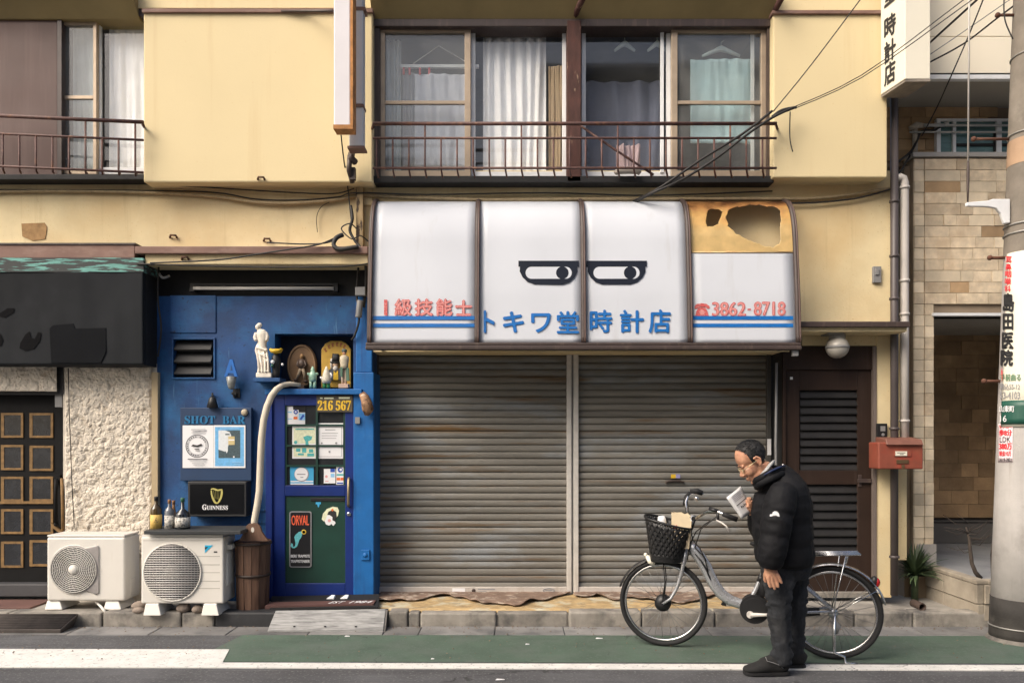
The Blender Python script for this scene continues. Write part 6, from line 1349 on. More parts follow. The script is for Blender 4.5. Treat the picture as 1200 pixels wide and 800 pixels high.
# saddle and post
b = MB(); b.tube([Bk(897, 665), Bk(903, 648)], .014, 10); b.tube([Bk(890, 681), Bk(893, 674)], .024, 12); obj('seat_post', b, BLACKP, bike)
b = MB(); b.tube([Bk(879, 636), Bk(884, 637), Bk(893, 639), Bk(906, 638), Bk(918, 636)], [(.010, .018), (.020, .028), (.026, .045), (.034, .085), (.02, .08)], 14, up=UPV); obj('saddle', b, RUBBER, bike)
# motor, chain case, crank, pedal, lock
b = MB(); b.tube([Bk(884, 712, -.03), Bk(884, 712, .055)], [.105, .105], 26); b.tube([Bk(884, 712, -.032), Bk(884, 712, .062)], [.085, .085], 26); obj('motor_case', b, BLACKP, bike)
b = MB(); b.tube([Bk(884, 713, .03), Bk(930, 716, .035), Bk(960, 715, .03)], [(.055, .02), (.04, .018), (.028, .014)], 12, up=UPV); obj('chain_case', b, BLACKP, bike)
b = MB(); b.tube([Bk(899, 650, .0), Bk(897, 672, .0), Bk(893, 697, .0)], [(.055, .035)]*3, 12); obj('battery', b, M('charcoal_battery_case', (.02, .02, .022), .4), bike)
cr = MB(); cr.tube([Bk(879, 717, .07), Bk(879, 717, .085)], .026, 14); cr.tube([Bk(879, 717, .085), Bk(895, 717, .088), Bk(905, 717, .09)], [.017, .013, .012], 10); cr = obj('crank', cr, ALU, bike)
b = MB(); b.tube([Bk(905, 717, .09), Bk(905, 717, .20)], [(.012, .035)]*2, 8, up=UPV); obj('pedal', b, BLACKP, cr)
b = MB(); b.tube([Bk(862, 711, -.08), Bk(851, 711, -.085)], .011, 8); b = b; o = obj('crank_arm', b, ALU, bike)
b = MB(); b.tube([Bk(850, 711, -.09), Bk(851, 711, -.18)], [(.012, .035)]*2, 8, up=UPV); obj('pedal', b, BLACKP, bike)
b = MB(); b.tube([Bk(977, 716, .06), Bk(976, 740, .08), Bk(975.5, 759, .12), Vector((2.36, 5.45, .05)), Vector((2.355, 5.425, .014)), Vector((2.385, 5.42, .012)), Vector((2.44, 5.43, .012))], [.011, .011, .010, .009, .009, .009, .008], 8); obj('kickstand', b, CHROME, bike)
b = MB(); b.tube([Bk(976, 726, .03), Bk(980, 733, .03), Bk(979, 741, .02)], [.02, .028, .014], 10); obj('derailleur', b, GREY, bike)
# things lying in the basket
b = MB(); a0, a1 = Bk(779, 632, .03), Bk(775.5, 604, .03); b.tube([a0, a0.lerp(a1, .85), a1], [.032, .032, .024], 14); o = obj('paper_roll', b, PAPER); tag(o, 'white rolled paper tube standing in the bicycle basket', 'paper roll')
b = MB(); q = [Bk(788, 641, .07), Bk(808, 641, .07), Bk(808, 641, -.06), Bk(788, 641, -.06)]
tp = [(787.8, 599), (792, 600), (797, 599.6), (801, 602), (804, 600.5), (810, 606), (811, 610)]
fr_ = [Bk(x, y, .075) for x, y in tp]; bk_ = [Bk(x+1, y+1, -.055) for x, y in tp]
b.add([q[0], q[1]]+fr_[::-1], [tuple(range(9))]); b.add([q[3], q[2]]+bk_[::-1], [tuple(range(8, -1, -1))]); b.add([q[1], q[2], bk_[-1], fr_[-1]], [(0, 1, 2, 3)]); b.add([q[0], q[3], bk_[0], fr_[0]], [(3, 2, 1, 0)])
o = obj('paper_bag', b, M('cream_paper_bag', (.68, .56, .38), .8, var=.08, scale=12, bump=.5, bscale=20), solid=.003); tag(o, 'cream paper bag with crumpled top standing in the bicycle basket', 'paper bag')
b = MB(); b.prism([(788.3, 620.5), (790, 615), (791.2, 617), (793, 614.5), (794, 620.8)], Bk(790, 618, .085).y, .004); o = obj('red_tag', b, REDI); tag(o, 'small red tag stuck on the cream paper bag', 'tag')

# ================================================================== the man reading
def remesh(mb_, voxel, smooth=4):
    me = bpy.data.meshes.new('skin'); me.from_pydata(mb_.v, [], mb_.f); o = bpy.data.objects.new('skin', me); COL.objects.link(o)
    m = o.modifiers.new('r', 'REMESH'); m.mode = 'VOXEL'; m.voxel_size = voxel; m.use_smooth_shade = True
    s_ = o.modifiers.new('s', 'SMOOTH'); s_.iterations = smooth; s_.factor = .5
    bpy.context.view_layer.update(); r_ = bpy.data.meshes.new_from_object(o.evaluated_get(bpy.context.evaluated_depsgraph_get()))
    out = MB(); out.v = [tuple(v.co) for v in r_.vertices]; out.f = [list(p.vertices) for p in r_.polygons]; out.m = [0]*len(out.f); out.sm = [True]*len(out.f)
    bpy.data.objects.remove(o); bpy.data.meshes.remove(me); bpy.data.meshes.remove(r_); return out
man = thing('person', 'man in black puffer jacket reading papers beside the bicycle', 'person', (1.87, 5.28, .008))
YB = (0, 1, 0)
def T2(b, pts, n=16, up=YB):
    """pts: (px, py, d, half width across the view, half depth in the view plane)"""
    b.tube([P(x, y, d) for x, y, d, _, _ in pts], [(w_, h_) for _, _, _, w_, h_ in pts], n, up=up)
def T1(b, pts, n=10): b.tube([P(x, y, d) for x, y, d, _ in pts], [r_ for _, _, _, r_ in pts], n)
body = MB()
# trunk and legs under the clothes (slim), neck, head, hands
T2(body, [(921, 675, 5.28, .14, .11), (919, 640, 5.28, .13, .12), (916, 600, 5.28, .16, .12), (914, 575, 5.28, .16, .10), (905, 558, 5.29, .09, .07)])
T1(body, [(903, 562, 5.29, .062), (896, 553, 5.29, .060), (889, 545, 5.29, .060)], 14)
for (hx, d) in ((912, 5.2), (931, 5.37)): T1(body, [(hx, 668, d, .07), (hx-2, 715, d, .055), (hx+3, 750, d, .04), (hx+3, 766, d, .04)])
T1(body, [(914, 576, 5.12, .05), (906, 625, 5.05, .045), (901, 655, 5.04, .036), (899.5, 664, 5.04, .030)])
T1(body, [(908, 578, 5.46, .05), (897, 622, 5.48, .045), (884, 603, 5.42, .032), (878, 593, 5.37, .028)])
# head, bowed over the papers: f forward, s sideways, u up
HE = P(883.5, 540.5, 5.285); HF = Vector((-.832, 0, -.555)); HU = Vector((-.555, 0, .832)); HS = Vector((0, 1, 0)); HK = 1.06
HR = Matrix((HF, HS, HU)).transposed()
def HP(f, s_, u): return HE+(HF*f+HS*s_+HU*u)*HK
def hb_(b, c, r_, n=16, m=12): b.ball(HP(*c), tuple(x*HK for x in r_), n, m, HR)
hb_(body, (-.002, 0, .055), (.098, .077, .088), 22, 16); hb_(body, (.042, 0, .048), (.056, .066, .062)); hb_(body, (.046, 0, -.018), (.052, .058, .075)); hb_(body, (.036, 0, -.078), (.054, .050, .042)); hb_(body, (.074, 0, -.108), (.020, .022, .016), 12, 8)
body.tube([HP(.092, 0, .012), HP(.103, 0, -.010), HP(.117, 0, -.034), HP(.108, 0, -.044), HP(.092, 0, -.046)], [.009, .011, .0145, .013, .008], 10)
for s_ in (-1, 1):
    hb_(body, (.109-.006, s_*.013, -.038), (.011, .008, .008), 8, 6); hb_(body, (.091, s_*.031, .021), (.012, .026, .008), 10, 7); hb_(body, (.070, s_*.041, -.030), (.029, .021, .030), 12, 8); hb_(body, (.086, s_*.031, .001), (.011, .017, .009), 10, 7)
    body.tube([HP(.012, s_*.076, .030), HP(-.010, s_*.088, .034), HP(-.022, s_*.092, .016), HP(-.016, s_*.088, -.012), HP(.002, s_*.078, -.030)], [.006, .0075, .0075, .007, .006], 8)
    hb_(body, (-.004, s_*.078, .002), (.014, .007, .026), 10, 7)
hb_(body, (.098, 0, -.069), (.011, .023, .0065), 10, 7); hb_(body, (.096, 0, -.081), (.010, .020, .0065), 10, 7)
body.tube([HP(-.03, 0, -.035), P(894, 551, 5.285), P(904, 563, 5.285)], [.058, .060, .064], 14)
# near hand, hanging: palm, four fingers, thumb
def Hn(px, py, d=5.04): return P(px, py, d)
T2(body, [(900, 660, 5.045, .024, .030), (902, 666, 5.04, .020, .040), (904.5, 673, 5.035, .017, .046), (905.5, 677, 5.035, .014, .044)], 14)
for pts in ([(900.2, 675, .0125), (900.6, 681, .0115), (902.2, 686.5, .010), (903.2, 688.6, .008)], [(904, 676, .0125), (905.5, 683, .0115), (907.5, 688.5, .010), (908.3, 690.6, .008)],
            [(907.8, 675, .012), (910.4, 681.5, .011), (911.8, 686.5, .0098), (912.2, 688.4, .008)], [(911, 672.5, .0115), (914, 678, .0105), (915.6, 682, .009), (916, 683.6, .0075)]):
    body.tube([Hn(x, y, 5.03) for x, y, _ in pts], [r_ for _, _, r_ in pts], 10)
body.tube([Hn(899, 667, 5.06), Hn(896.6, 673, 5.08), Hn(896.6, 679, 5.085), Hn(897.6, 682.5, 5.085)], [.016, .014, .012, .009], 10)
# far hand holding the papers
hc = P(879.5, 590, 5.36)
body.tube([P(884, 597, 5.39), P(881.5, 593, 5.37), P(878.5, 589.5, 5.35)], [(.02, .028), (.018, .038), (.015, .036)], 12, up=YB)
for i, (x0, y0, x1, y1) in enumerate(((880.5, 584.5, 875.5, 583.5), (879.5, 588, 873.6, 587.3), (879.5, 591.5, 874, 591.6), (880.5, 595, 876, 595.6))):
    body.tube([P(x0, y0, 5.375), P((x0+x1)/2, y0-.6, 5.385), P(x1, y1, 5.375)], [.0125, .0115, .0095], 10)
body.tube([P(881, 593, 5.345), P(879, 589, 5.325), P(877, 584.5, 5.322), P(876, 582.5, 5.325)], [.015, .014, .0125, .0095], 10)
obj('body', remesh(body, .0048, 3), SKIN, man)
# jacket
jk = MB()
def puff(i, k=.05): return 1+k*(1 if i % 2 else -.55)
prof_j = [(919.5, 661, .205, .170), (919.5, 657, .222, .190), (919, 649, .230, .197), (918.5, 641, .228, .194), (918.2, 638, .224, .191), (917.6, 629, .234, .199), (916.4, 616, .234, .199), (916, 611, .229, .195), (916, 603, .238, .200), (916.3, 590, .242, .196), (916.6, 586, .234, .188), (917, 578, .232, .176), (916.5, 571, .215, .158), (914, 565, .180, .134), (910.5, 559.5, .145, .116), (907, 556, .120, .104)]
jk.tube([P(x, y, 5.285) for x, y, _, _ in prof_j], [(a, b_) for _, _, a, b_ in prof_j], 26, up=YB)
slv = [(919, 572, 5.13, .080), (917, 579, 5.10, .098), (914.8, 588, 5.08, .106), (912.6, 598, 5.07, .106), (911.6, 603, 5.065, .099), (910.4, 611, 5.05, .104), (908.4, 622, 5.045, .101), (907.5, 627.5, 5.045, .093), (906.2, 636, 5.04, .098), (904.4, 648, 5.04, .094), (903.4, 653, 5.04, .086), (902.3, 659, 5.04, .082), (901.4, 663.5, 5.04, .066), (901, 666, 5.04, .056)]
jk.tube([P(911, 567, 5.285), P(904.5, 560, 5.285), P(899.5, 556.5, 5.285)], [(.135, .128), (.120, .108), (.106, .088)], 20, up=YB)
T1(jk, slv, 20)
slr = [(914, 574, 5.46, .095), (909, 584, 5.50, .12), (904, 598, 5.52, .118), (899, 612, 5.53, .115), (894, 620, 5.51, .105), (890, 612, 5.46, .09), (886.5, 604, 5.42, .072), (884.5, 600, 5.40, .05)]
T1(jk, slr, 18)
jkm = remesh(jk, .009, 3); nv = []
for v in jkm.v:
    q = Vector(v); c_ = Vector((1.87, 5.285, q.z)) if q.y > 5.13 else Vector((1.80, 5.03, q.z)); dr_ = q-c_; dr_.z = 0
    f_ = .006*noise.noise(Vector((q.x*7, q.y*7, q.z*15)))-.007*abs(noise.noise(Vector((q.x*11, q.y*11, q.z*24))))+.003*noise.noise(Vector((q.x*19, q.y*19, q.z*34)))-.004*abs(noise.noise(Vector((q.x*28, q.y*28, q.z*13))))
    nv.append(tuple(q+dr_.normalized()*f_))
jkm.v = nv
obj('jacket', jkm, JACK, man)
JK2 = M('dark_hem_rib', (.010, .010, .012), .7)
mb = MB(); mb.tube([P(885, 565, 5.29), P(888, 562, 5.19), P(900, 555.5, 5.16), P(914, 550, 5.19), P(920, 548.5, 5.29), P(914, 550, 5.38), P(900, 555.5, 5.41), P(888, 562, 5.38)], .026, 8, closed=True); mb.tube([P(888, 569.5, 5.29), P(891, 567, 5.18), P(902, 561, 5.15), P(915, 555, 5.18), P(922, 553, 5.29), P(915, 555, 5.39), P(902, 561, 5.42), P(891, 567, 5.39)], .030, 8, closed=True); obj('collar', mb, JACK, man)
mb = MB(); T1(mb, [(895, 556.5, 5.143, .003), (904, 551.5, 5.141, .007), (913, 547.5, 5.160, .007), (920, 545.5, 5.20, .004)], 8); obj('collar_lining', mb, M('navy_collar_lining', (.008, .02, .075), .7), man)
mb = MB(); mb.tube([P(892, 557, 5.205), P(897.5, 551, 5.20), P(902, 545, 5.215), P(905, 542, 5.28), P(902, 545, 5.35)], [(.012, .016), (.012, .024), (.012, .028), (.012, .026), (.010, .018)], 10); obj('hood_lining', mb, M('pale_grey_fleece', (.36, .36, .35), .95, bump=.6), man)
mb = MB(); mb.ball(P(917.5, 544.5, 5.16), .008, 8, 6); obj('snap_button', mb, CHROME, man)
# sleeve emblem: plain half-dome mark
ed = 4.905
mb = MB()
dome = [(902.2, 604.8), (902.2, 602.2), (905, 602.0), (905.4, 600), (907.6, 598.6), (910.4, 598.9), (912.6, 600.8), (913.7, 604.8)]

def on_jacket(x, y):
    best, d_ = 99, 5
    for v in jkm.v:
        if v[1] > 5.05: continue
        q = (600+v[0]*900/v[1]-x)**2+(HZN-(v[2]-EYE)*900/v[1]-y)**2
        if q < best: best, d_ = q, v[1]
    return P(x, y, d_-.004)
q = [on_jacket(x, y) for x, y in dome]; n = len(q)
mb.add(q+[on_jacket(908, 602)], [(i, n, (i+1) % n) for i in range(n)]); obj('sleeve_emblem', mb, M('emblem_stitching', (.55, .55, .56), .7), man)
# trousers
tr = MB()
T1(tr, [(917, 655, 5.23, 0.116), (914.5, 668, 5.21, 0.116), (912.5, 685, 5.19, 0.104), (912.5, 700, 5.18, 0.089), (912.8, 712, 5.18, 0.082), (913, 718, 5.18, 0.083), (914, 730, 5.19, 0.075), (915.3, 745, 5.20, 0.069), (915.6, 752, 5.20, 0.071), (916, 760, 5.20, 0.065), (916, 768, 5.205, 0.075), (916, 774, 5.21, 0.076), (916.5, 778, 5.21, 0.064)], 20)
T1(tr, [(926, 655, 5.34, 0.112), (930, 668, 5.36, 0.107), (930.5, 690, 5.37, 0.093), (931, 712, 5.38, 0.082), (931.5, 722, 5.38, 0.078), (932, 740, 5.38, 0.069), (932, 755, 5.38, 0.066), (931.5, 765, 5.38, 0.063), (931.5, 773, 5.385, 0.062)], 20)
T2(tr, [(921, 648, 5.285, .19, .165), (922, 664, 5.285, .19, .165), (922, 676, 5.285, .15, .14)], 22)
trm = remesh(tr, .009, 2)
# folds at knee and ankle
nv = []
for v in trm.v:
    q = Vector(v); f_ = .007*noise.noise(Vector((q.x*9, q.y*9, q.z*20)))-.011*abs(noise.noise(Vector((q.x*13, q.y*13, q.z*27+3*q.x))))+.006*math.sin(q.z*85+8*noise.noise(q*6))*(1 if (.40 < q.z < .60 or q.z < .24) else .15)
    c_ = Vector((1.82 if q.y < 5.28 else 1.93, q.y, q.z)); dr_ = (q-c_); dr_.z = 0; nv.append(tuple(q+dr_.normalized()*f_))
trm.v = nv
obj('trousers', trm, JEAN, man)
# shoes
def shoe(xs, d, y0, nm='shoe'):
    b = MB(); zb = .012
    st = []
    for (x, wd, h_) in xs:
        p = P(x, 700, d); st.append((p.x, wd, h_))
    for i, (x, wd, h_) in enumerate(st): pass
    pts = [Vector((x, d, zb+h_/2)) for x, wd, h_ in st]
    b.tube(pts, [(h_/2, wd) for x, wd, h_ in st], 16, up=UPV); m_ = remesh(b, .007, 2)
    m_.v = [(v[0], v[1], max(v[2], zb)) for v in m_.v]
    o = obj('shoe', m_, SHOE, man)
    b2 = MB(); out = [(x, wd) for x, wd, h_ in st]; lo = [(x, d-w_*1.0) for x, w_ in out]+[(x, d+w_*1.0) for x, w_ in out[::-1]]
    n = len(lo); b2.add([(x, y, .009) for x, y in lo]+[(x, y, .026) for x, y in lo], [tuple(range(n)), tuple(range(2*n-1, n-1, -1))]+[(i, i+n, (i+1) % n+n, (i+1) % n) for i in range(n)]); obj('sole', b2, RUBBER, o)
shoe([(871.5, .020, .03), (874, .040, .05), (880, .052, .062), (888, .055, .078), (897, .050, .105), (905, .044, .125), (914, .044, .13), (920, .042, .12), (924.5, .026, .09)], 5.20, 0)
shoe([(889, .02, .03), (893, .042, .055), (902, .052, .075), (912, .05, .10), (922, .046, .125), (933, .046, .13), (939, .044, .11), (943, .026, .08)], 5.36, 0)
mb = MB(); T1(mb, [(897, 769, 5.149, .0025), (899, 774, 5.148, .0025), (906, 776, 5.15, .0025), (914, 779, 5.152, .0025), (918, 783, 5.155, .0025)], 5); obj('shoe_piping', mb, GREY, man)
# hair: cap over the crown with a high forehead line
hb = MB(); hb.ball((0, 0, 0), (1, 1, 1), 56, 40)
def hl(u):
    for (u0, f0), (u1, f1) in zip(((-.01, .026), (0, .028), (.055, .034), (.09, .042), (.128, .058)), ((0, .028), (.055, .034), (.09, .042), (.128, .058), (.2, .075))):
        if u0 <= u <= u1: return f0+(f1-f0)*(u-u0)/(u1-u0)
    return -9
vl = []
for v in hb.v:
    r_ = 1.035+.010*noise.noise(Vector(v)*9)+.006*noise.noise(Vector(v)*26)
    vl.append((-.002+.098*v[0]*r_, .077*v[1]*r_, .055+.088*v[2]*r_))
def inhair(q):
    f_, s_, u = q; f_ += .007*noise.noise(Vector(q)*60)+.004*noise.noise(Vector(q)*160)
    if u > .004: return f_ < hl(u)
    return f_ < -.030 and u > -.052
keep = [f for f in hb.f if all(inhair(vl[i]) for i in f)]
hb.v = [tuple(HP(*q)) for q in vl]; hb.f = keep; hb.m = [0]*len(keep); hb.sm = [True]*len(keep)
rh_ = random.Random(11); keep = list(keep)
for i in range(900):
    f_ = rh_.choice(keep); a_ = rh_.random(); q = Vector(vl[f_[0]]).lerp(Vector(vl[f_[2]]), a_)
    nq = Vector(((q.x+.002)/.098**2, q.y/.077**2, (q.z-.055)/.088**2)).normalized()
    fl = Vector((-1, rh_.uniform(-.35, .35), rh_.uniform(-.5, .2))); fl = (fl-nq*fl.dot(nq)).normalized(); l_ = rh_.uniform(.010, .022)
    sd_ = nq.cross(fl)*rh_.uniform(.0010, .0022); e0 = q-fl*l_*.3; e1 = q+fl*l_*.7+nq*rh_.uniform(.001, .006)
    hb.add([HP(*(e0+sd_)), HP(*(e0-sd_)), HP(*e1), HP(*(e0+nq*.003))], [(0, 1, 2), (0, 2, 3), (1, 3, 2)], True)
obj('hair', hb, HAIR, man)
# glasses and eyes
mb = MB()
for s_ in (-1, 1):
    mb.tube([HP(-.006, s_*.082, .012), HP(.05, s_*.076, .008), HP(.100, s_*.058, .002)], .0026, 6)
    mb.tube([HP(.104-.003*math.cos(a), s_*.032+.026*math.cos(a)*1.0, -.006+.018*math.sin(a)) for a in [2*math.pi*i/20 for i in range(20)]], .0022, 5, closed=True)
mb.tube([HP(.106, -.007, -.002), HP(.112, 0, .0), HP(.106, .007, -.002)], .0022, 5)
obj('glasses', mb, M('gold_wire', (.66, .56, .34), .3, metal=.8), man)
for s_ in (-1, 1):
    mb = MB(); hb_(mb, (.0905, s_*.031, -.001), (.008, .013, .0035), 10, 7); obj('eye', mb, M('eye_dark', (.03, .02, .018), .2) if 'eye_dark' not in bpy.data.materials else bpy.data.materials['eye_dark'], man)
    mb = MB(); mb.tube([HP(.100, s_*.012, .024), HP(.103, s_*.030, .029), HP(.092, s_*.050, .024)], [.003, .004, .0025], 6); obj('eyebrow', mb, HAIR, man)
# papers in his hand
pp = thing('paper_sheets', 'folded white printed sheets held up in the hand of the man', 'paper', P(870, 600, 5.33))
qa, qb, qc, qd = P(852.5, 581.5, 5.30), P(868, 569, 5.40), P(882.5, 599, 5.40), P(871, 607, 5.30)
def pq(u, v): return qa.lerp(qb, u).lerp(qd.lerp(qc, u), v)
nP = (qb-qa).cross(qd-qa).normalized(); nP = -nP if nP.y > 0 else nP
for k, (o_, s_) in enumerate(((0, 0), (-.010, .02), (-.018, .035))):
    b = MB(); b.grid(lambda u, v: pq(u*.97+s_*.4, v*.98+s_)+nP*(o_+.006*math.sin(u*3)*(1-v)), 8, 8); obj('sheet', b, PAPER, pp, solid=.0015)
b = MB()
rnd = random.Random(5)
for i in range(5):
    v0 = .09+i*.055; b.add([pq(.12, v0+.022)+nP*.0085, pq(.12+rnd.uniform(.5, .75), v0+.022)+nP*.0085, pq(.12+rnd.uniform(.5, .75), v0)+nP*.0085, pq(.12, v0)+nP*.0085], [(0, 1, 2, 3)])
obj('printed_line', b, M('grey_print', (.42, .42, .46), .7), pp)
b = MB(); b.add([pq(.08, .49)+nP*.0075, pq(.9, .47)+nP*.0075, pq(.9, .445)+nP*.0075, pq(.08, .465)+nP*.0075], [(0, 1, 2, 3)])
for (u0, u1, v0, v1) in ((.3, .38, .58, .65), (.42, .5, .6, .66), (.55, .62, .57, .66), (.66, .74, .6, .65)): b.add([pq(u0, v1)+nP*.006, pq(u1, v1)+nP*.006, pq(u1, v0)+nP*.006, pq(u0, v0)+nP*.006], [(0, 1, 2, 3)])
obj('printed_rule', b, INK, pp)
# ================================================================== the niche ornaments over the bar door
def fig(px, py, d, rings, mat, t, n=14, nm='body', sq=.8):
    """a turned/cast figure: rings (row, half width px) from foot to head, optional x shift"""
    k = d/F_PX; b = MB(); b.tube([P(px+(r_[2] if len(r_) > 2 else 0), r_[0], d) for r_ in rings], [(r_[1]*k, r_[1]*k*sq) for r_ in rings], n, up=(1, 0, 0)); return obj(nm, b, mat, t)
# white plaster statuette, plain draped figure
t = thing('statuette', 'white plaster draped figure standing on the small blue shelf', 'statuette', P(308, 442, 6.88))
d = 6.88
b = MB(); b.fbox(299.5, 436.5, 318, 442.3, d-.045, .11); obj('plinth', b, PLASTW, t, bevel=.008)
b = MB(); k = d/F_PX
def ring(px, y, w_, h_): return (P(px, y, d), (w_*k, h_*k))
R_ = [ring(309.5, 437, 8.3, 6), ring(309.5, 432, 7.4, 5.5), ring(308.8, 424, 6.8, 5), ring(307.2, 416, 6.6, 5), ring(306, 410, 7.4, 5), ring(306.2, 406.5, 6.4, 4.6), ring(307, 402, 5.2, 4.0), ring(307.5, 397, 6.4, 4.2), ring(306.5, 392, 7.2, 4.4), ring(305.3, 389, 6.2, 3.8), ring(304, 386.6, 2.6, 2.6)]
b.tube([q for q, _ in R_], [r_ for _, r_ in R_], 18, up=(1, 0, 0))
b.ball(P(302.6, 383, d), (3.3*k, 3.2*k, 4.0*k), 12, 9, Matrix.Rotation(R(12), 3, 'Y')); b.ball(P(304.2, 380.8, d+.005), (3.3*k, 3.2*k, 2.6*k), 12, 8)
b.tube([P(300.5, 390, d-.01), P(298.6, 395, d-.02), P(299.6, 399, d-.035)], [2.3*k, 2.2*k, 1.8*k], 8); b.tube([P(311.8, 390, d), P(313.4, 394.5, d-.005), P(312.5, 399, d-.01)], [2.4*k, 2.4*k, 1.9*k], 8)
for (x0, y0, x1, y1) in ((300, 408, 303.5, 436), (303.5, 411, 307.5, 436), (309, 410, 311, 436), (312, 408, 314.6, 436), (300, 407, 312.5, 410.5), (301.5, 413, 311, 418)):
    b.tube([P(x0, y0, d-.034), P((x0+x1)/2+.8, (y0+y1)/2, d-.046), P(x1, y1, d-.048)], [1.2*k, 1.35*k, 1.2*k], 6)
obj('figure', remesh(b, .0045, 2), PLASTW, t)
# dark figure with a yellow hat
t = thing('figurine', 'dark little figurine with a wide yellow hat next to the white statuette', 'figurine', P(324, 443, 6.87), 'ornaments in the niche above the bar door'); d = 6.87
fig(323.5, 0, d, [(443, 3.5), (438, 4.2), (430, 4.5), (424, 5.5), (418, 4.6), (414, 2.4), (410, 2.6), (408, 2)], BLACKP, t)
b = MB(); b.tube([P(316.5, 409, d-.02), P(319, 411, d-.02), P(323.5, 411.6, d-.02), P(328, 411, d-.02), P(330.5, 408.6, d-.02)], [(.010, .02), (.02, .04), (.024, .05), (.02, .04), (.010, .02)], 10, up=UPV); obj('hat', b, M('yellow_hat_paint', (.66, .42, .02), .5), t)
b = MB(); b.ball(P(319.5, 424, d-.04), .018, 8, 6); b.ball(P(331, 427, d-.04), .012, 8, 6); obj('white_trim', b, PAPER, t)
b = MB(); b.ball(P(319, 428.5, d-.04), .014, 8, 6); obj('green_trim', b, GREENS, t)
# oval wooden plaque with a striding figure
t = thing('oval_plaque', 'oval brown wooden plaque with a striding figure in relief', 'plaque', P(353, 454, 7.12), 'ornaments in the niche above the bar door'); d = 7.12
b = MB(); b.prism(circ(353.5, 428.5, 17.6, 36, 25.5), d, .035); obj('plaque_board', b, M('varnished_oval_board', (.20, .115, .055), .5, var=.2, scale=9), t, bevel=.012)
b = MB(); q = [P(x, y, d-.004) for x, y in circ(353.5, 428.5, 15.6, 40, 23.4)]; b.tube(q, .008, 8, closed=True); obj('plaque_rim', b, M('pale_oval_rim', (.26, .16, .085), .5), t)
k = d/F_PX; RB = M('bronze_relief', (.085, .055, .04), .5, var=.3, scale=30)
b = MB(); b.ball(P(353.5, 417.5, d-.02), (2.3*k, .018, 3*k), 10, 8); obj('relief_head', b, M('tan_relief', (.36, .21, .09), .6), t)
b = MB(); b.tube([P(353, 420.5, d-.015), P(353.5, 426, d-.02), P(353.5, 431.5, d-.02)], [(.025, .018), (.035, .022), (.026, .02)], 10, up=(1, 0, 0)); b.tube([P(350, 422, d-.02), P(348, 427.5, d-.028), P(352, 430, d-.035)], .011, 8); b.tube([P(356.5, 422, d-.02), P(358.8, 427.5, d-.026), P(356, 431, d-.03)], .011, 8); obj('relief_coat', b, RB, t)
b = MB(); b.tube([P(352.6, 431, d-.02), P(350.5, 437, d-.022), P(347.6, 443.5, d-.02)], [.017, .014, .012], 8); b.tube([P(354.5, 431, d-.02), P(356.5, 437.5, d-.022), P(357, 444.5, d-.02)], [.017, .014, .012], 8); obj('relief_breeches', b, M('pale_relief', (.40, .30, .2), .6), t)
b = MB(); b.ball(P(346.3, 445, d-.022), (.022, .02, .012), 8, 6); b.ball(P(358, 446.5, d-.022), (.022, .02, .012), 8, 6); b.fbox(349, 450.5, 356.5, 455, d-.05, .05); obj('relief_shoe', b, RB, t)
# arched yellow plaque with a bearded man in a black hat
t = thing('arched_plaque', 'arched yellow plaque painted with a bearded man in a black hat', 'plaque', P(394, 454, 7.12), 'ornaments in the niche above the bar door')
b = MB(); b.prism([(376.5, 454), (376.5, 409), (381, 402.5), (387, 399.3), (400, 399.3), (406, 402.5), (411, 409), (411, 454)], d, .03); obj('plaque_board', b, M('ochre_plaque_paint', (.52, .32, .05), .5, var=.15, scale=9), t, bevel=.006)
b = MB(); 
for i, (x, y, a) in enumerate(((381.5, 410, -35), (385.5, 406.3, -25), (390, 404, -10), (395, 403.2, 0), (399.5, 404, 12), (403.8, 406, 24))):
    ca, sa = math.cos(R(a)), math.sin(R(a)); b.prism([(x+ca*p_-sa*q_, y+sa*p_+ca*q_) for p_, q_ in ((-1.3, -2.2), (1.3, -2.2), (1.3, -1), (.2, .2), (1.3, 2.2), (-1.3, 2.2))], d-.003, .004)
obj('worn_letter_mark', b, M('worn_red_print', (.36, .12, .04), .6), t)
b = MB(); b.tube([P(387.5, 424, d-.012), P(393, 425.2, d-.02), P(399, 424, d-.012)], [(.008, .02)]*3, 8, up=UPV); b.tube([P(393, 424, d-.015), P(393.3, 414.5, d-.015)], [(.036, .018), (.03, .015)], 10, up=(1, 0, 0)); obj('hat', b, INK, t)
b = MB(); b.ball(P(393.3, 427, d-.01), (.028, .02, .034), 10, 8); obj('face', b, M('plaque_face', (.5, .33, .22), .6), t)
b = MB(); b.ball(P(393.3, 431.5, d-.016), (.024, .02, .028), 10, 8); b.tube([P(389, 420, d-.01), P(388.2, 427, d-.01), P(389, 432, d-.01)], .012, 6); obj('beard', b, M('white_beard', (.55, .52, .48), .7), t)
b = MB(); b.prism([(384, 445), (384.5, 434), (389, 431), (393.3, 436), (398, 431), (401, 434), (401.5, 445)], d-.02, .02); obj('coat', b, M('slate_coat', (.05, .06, .075), .6), t)
b = MB(); b.prism([(390.5, 445), (391, 434), (393.3, 437), (396, 433.5), (396.3, 445)], d-.024, .008); obj('shirt_front', b, YNUM, t)
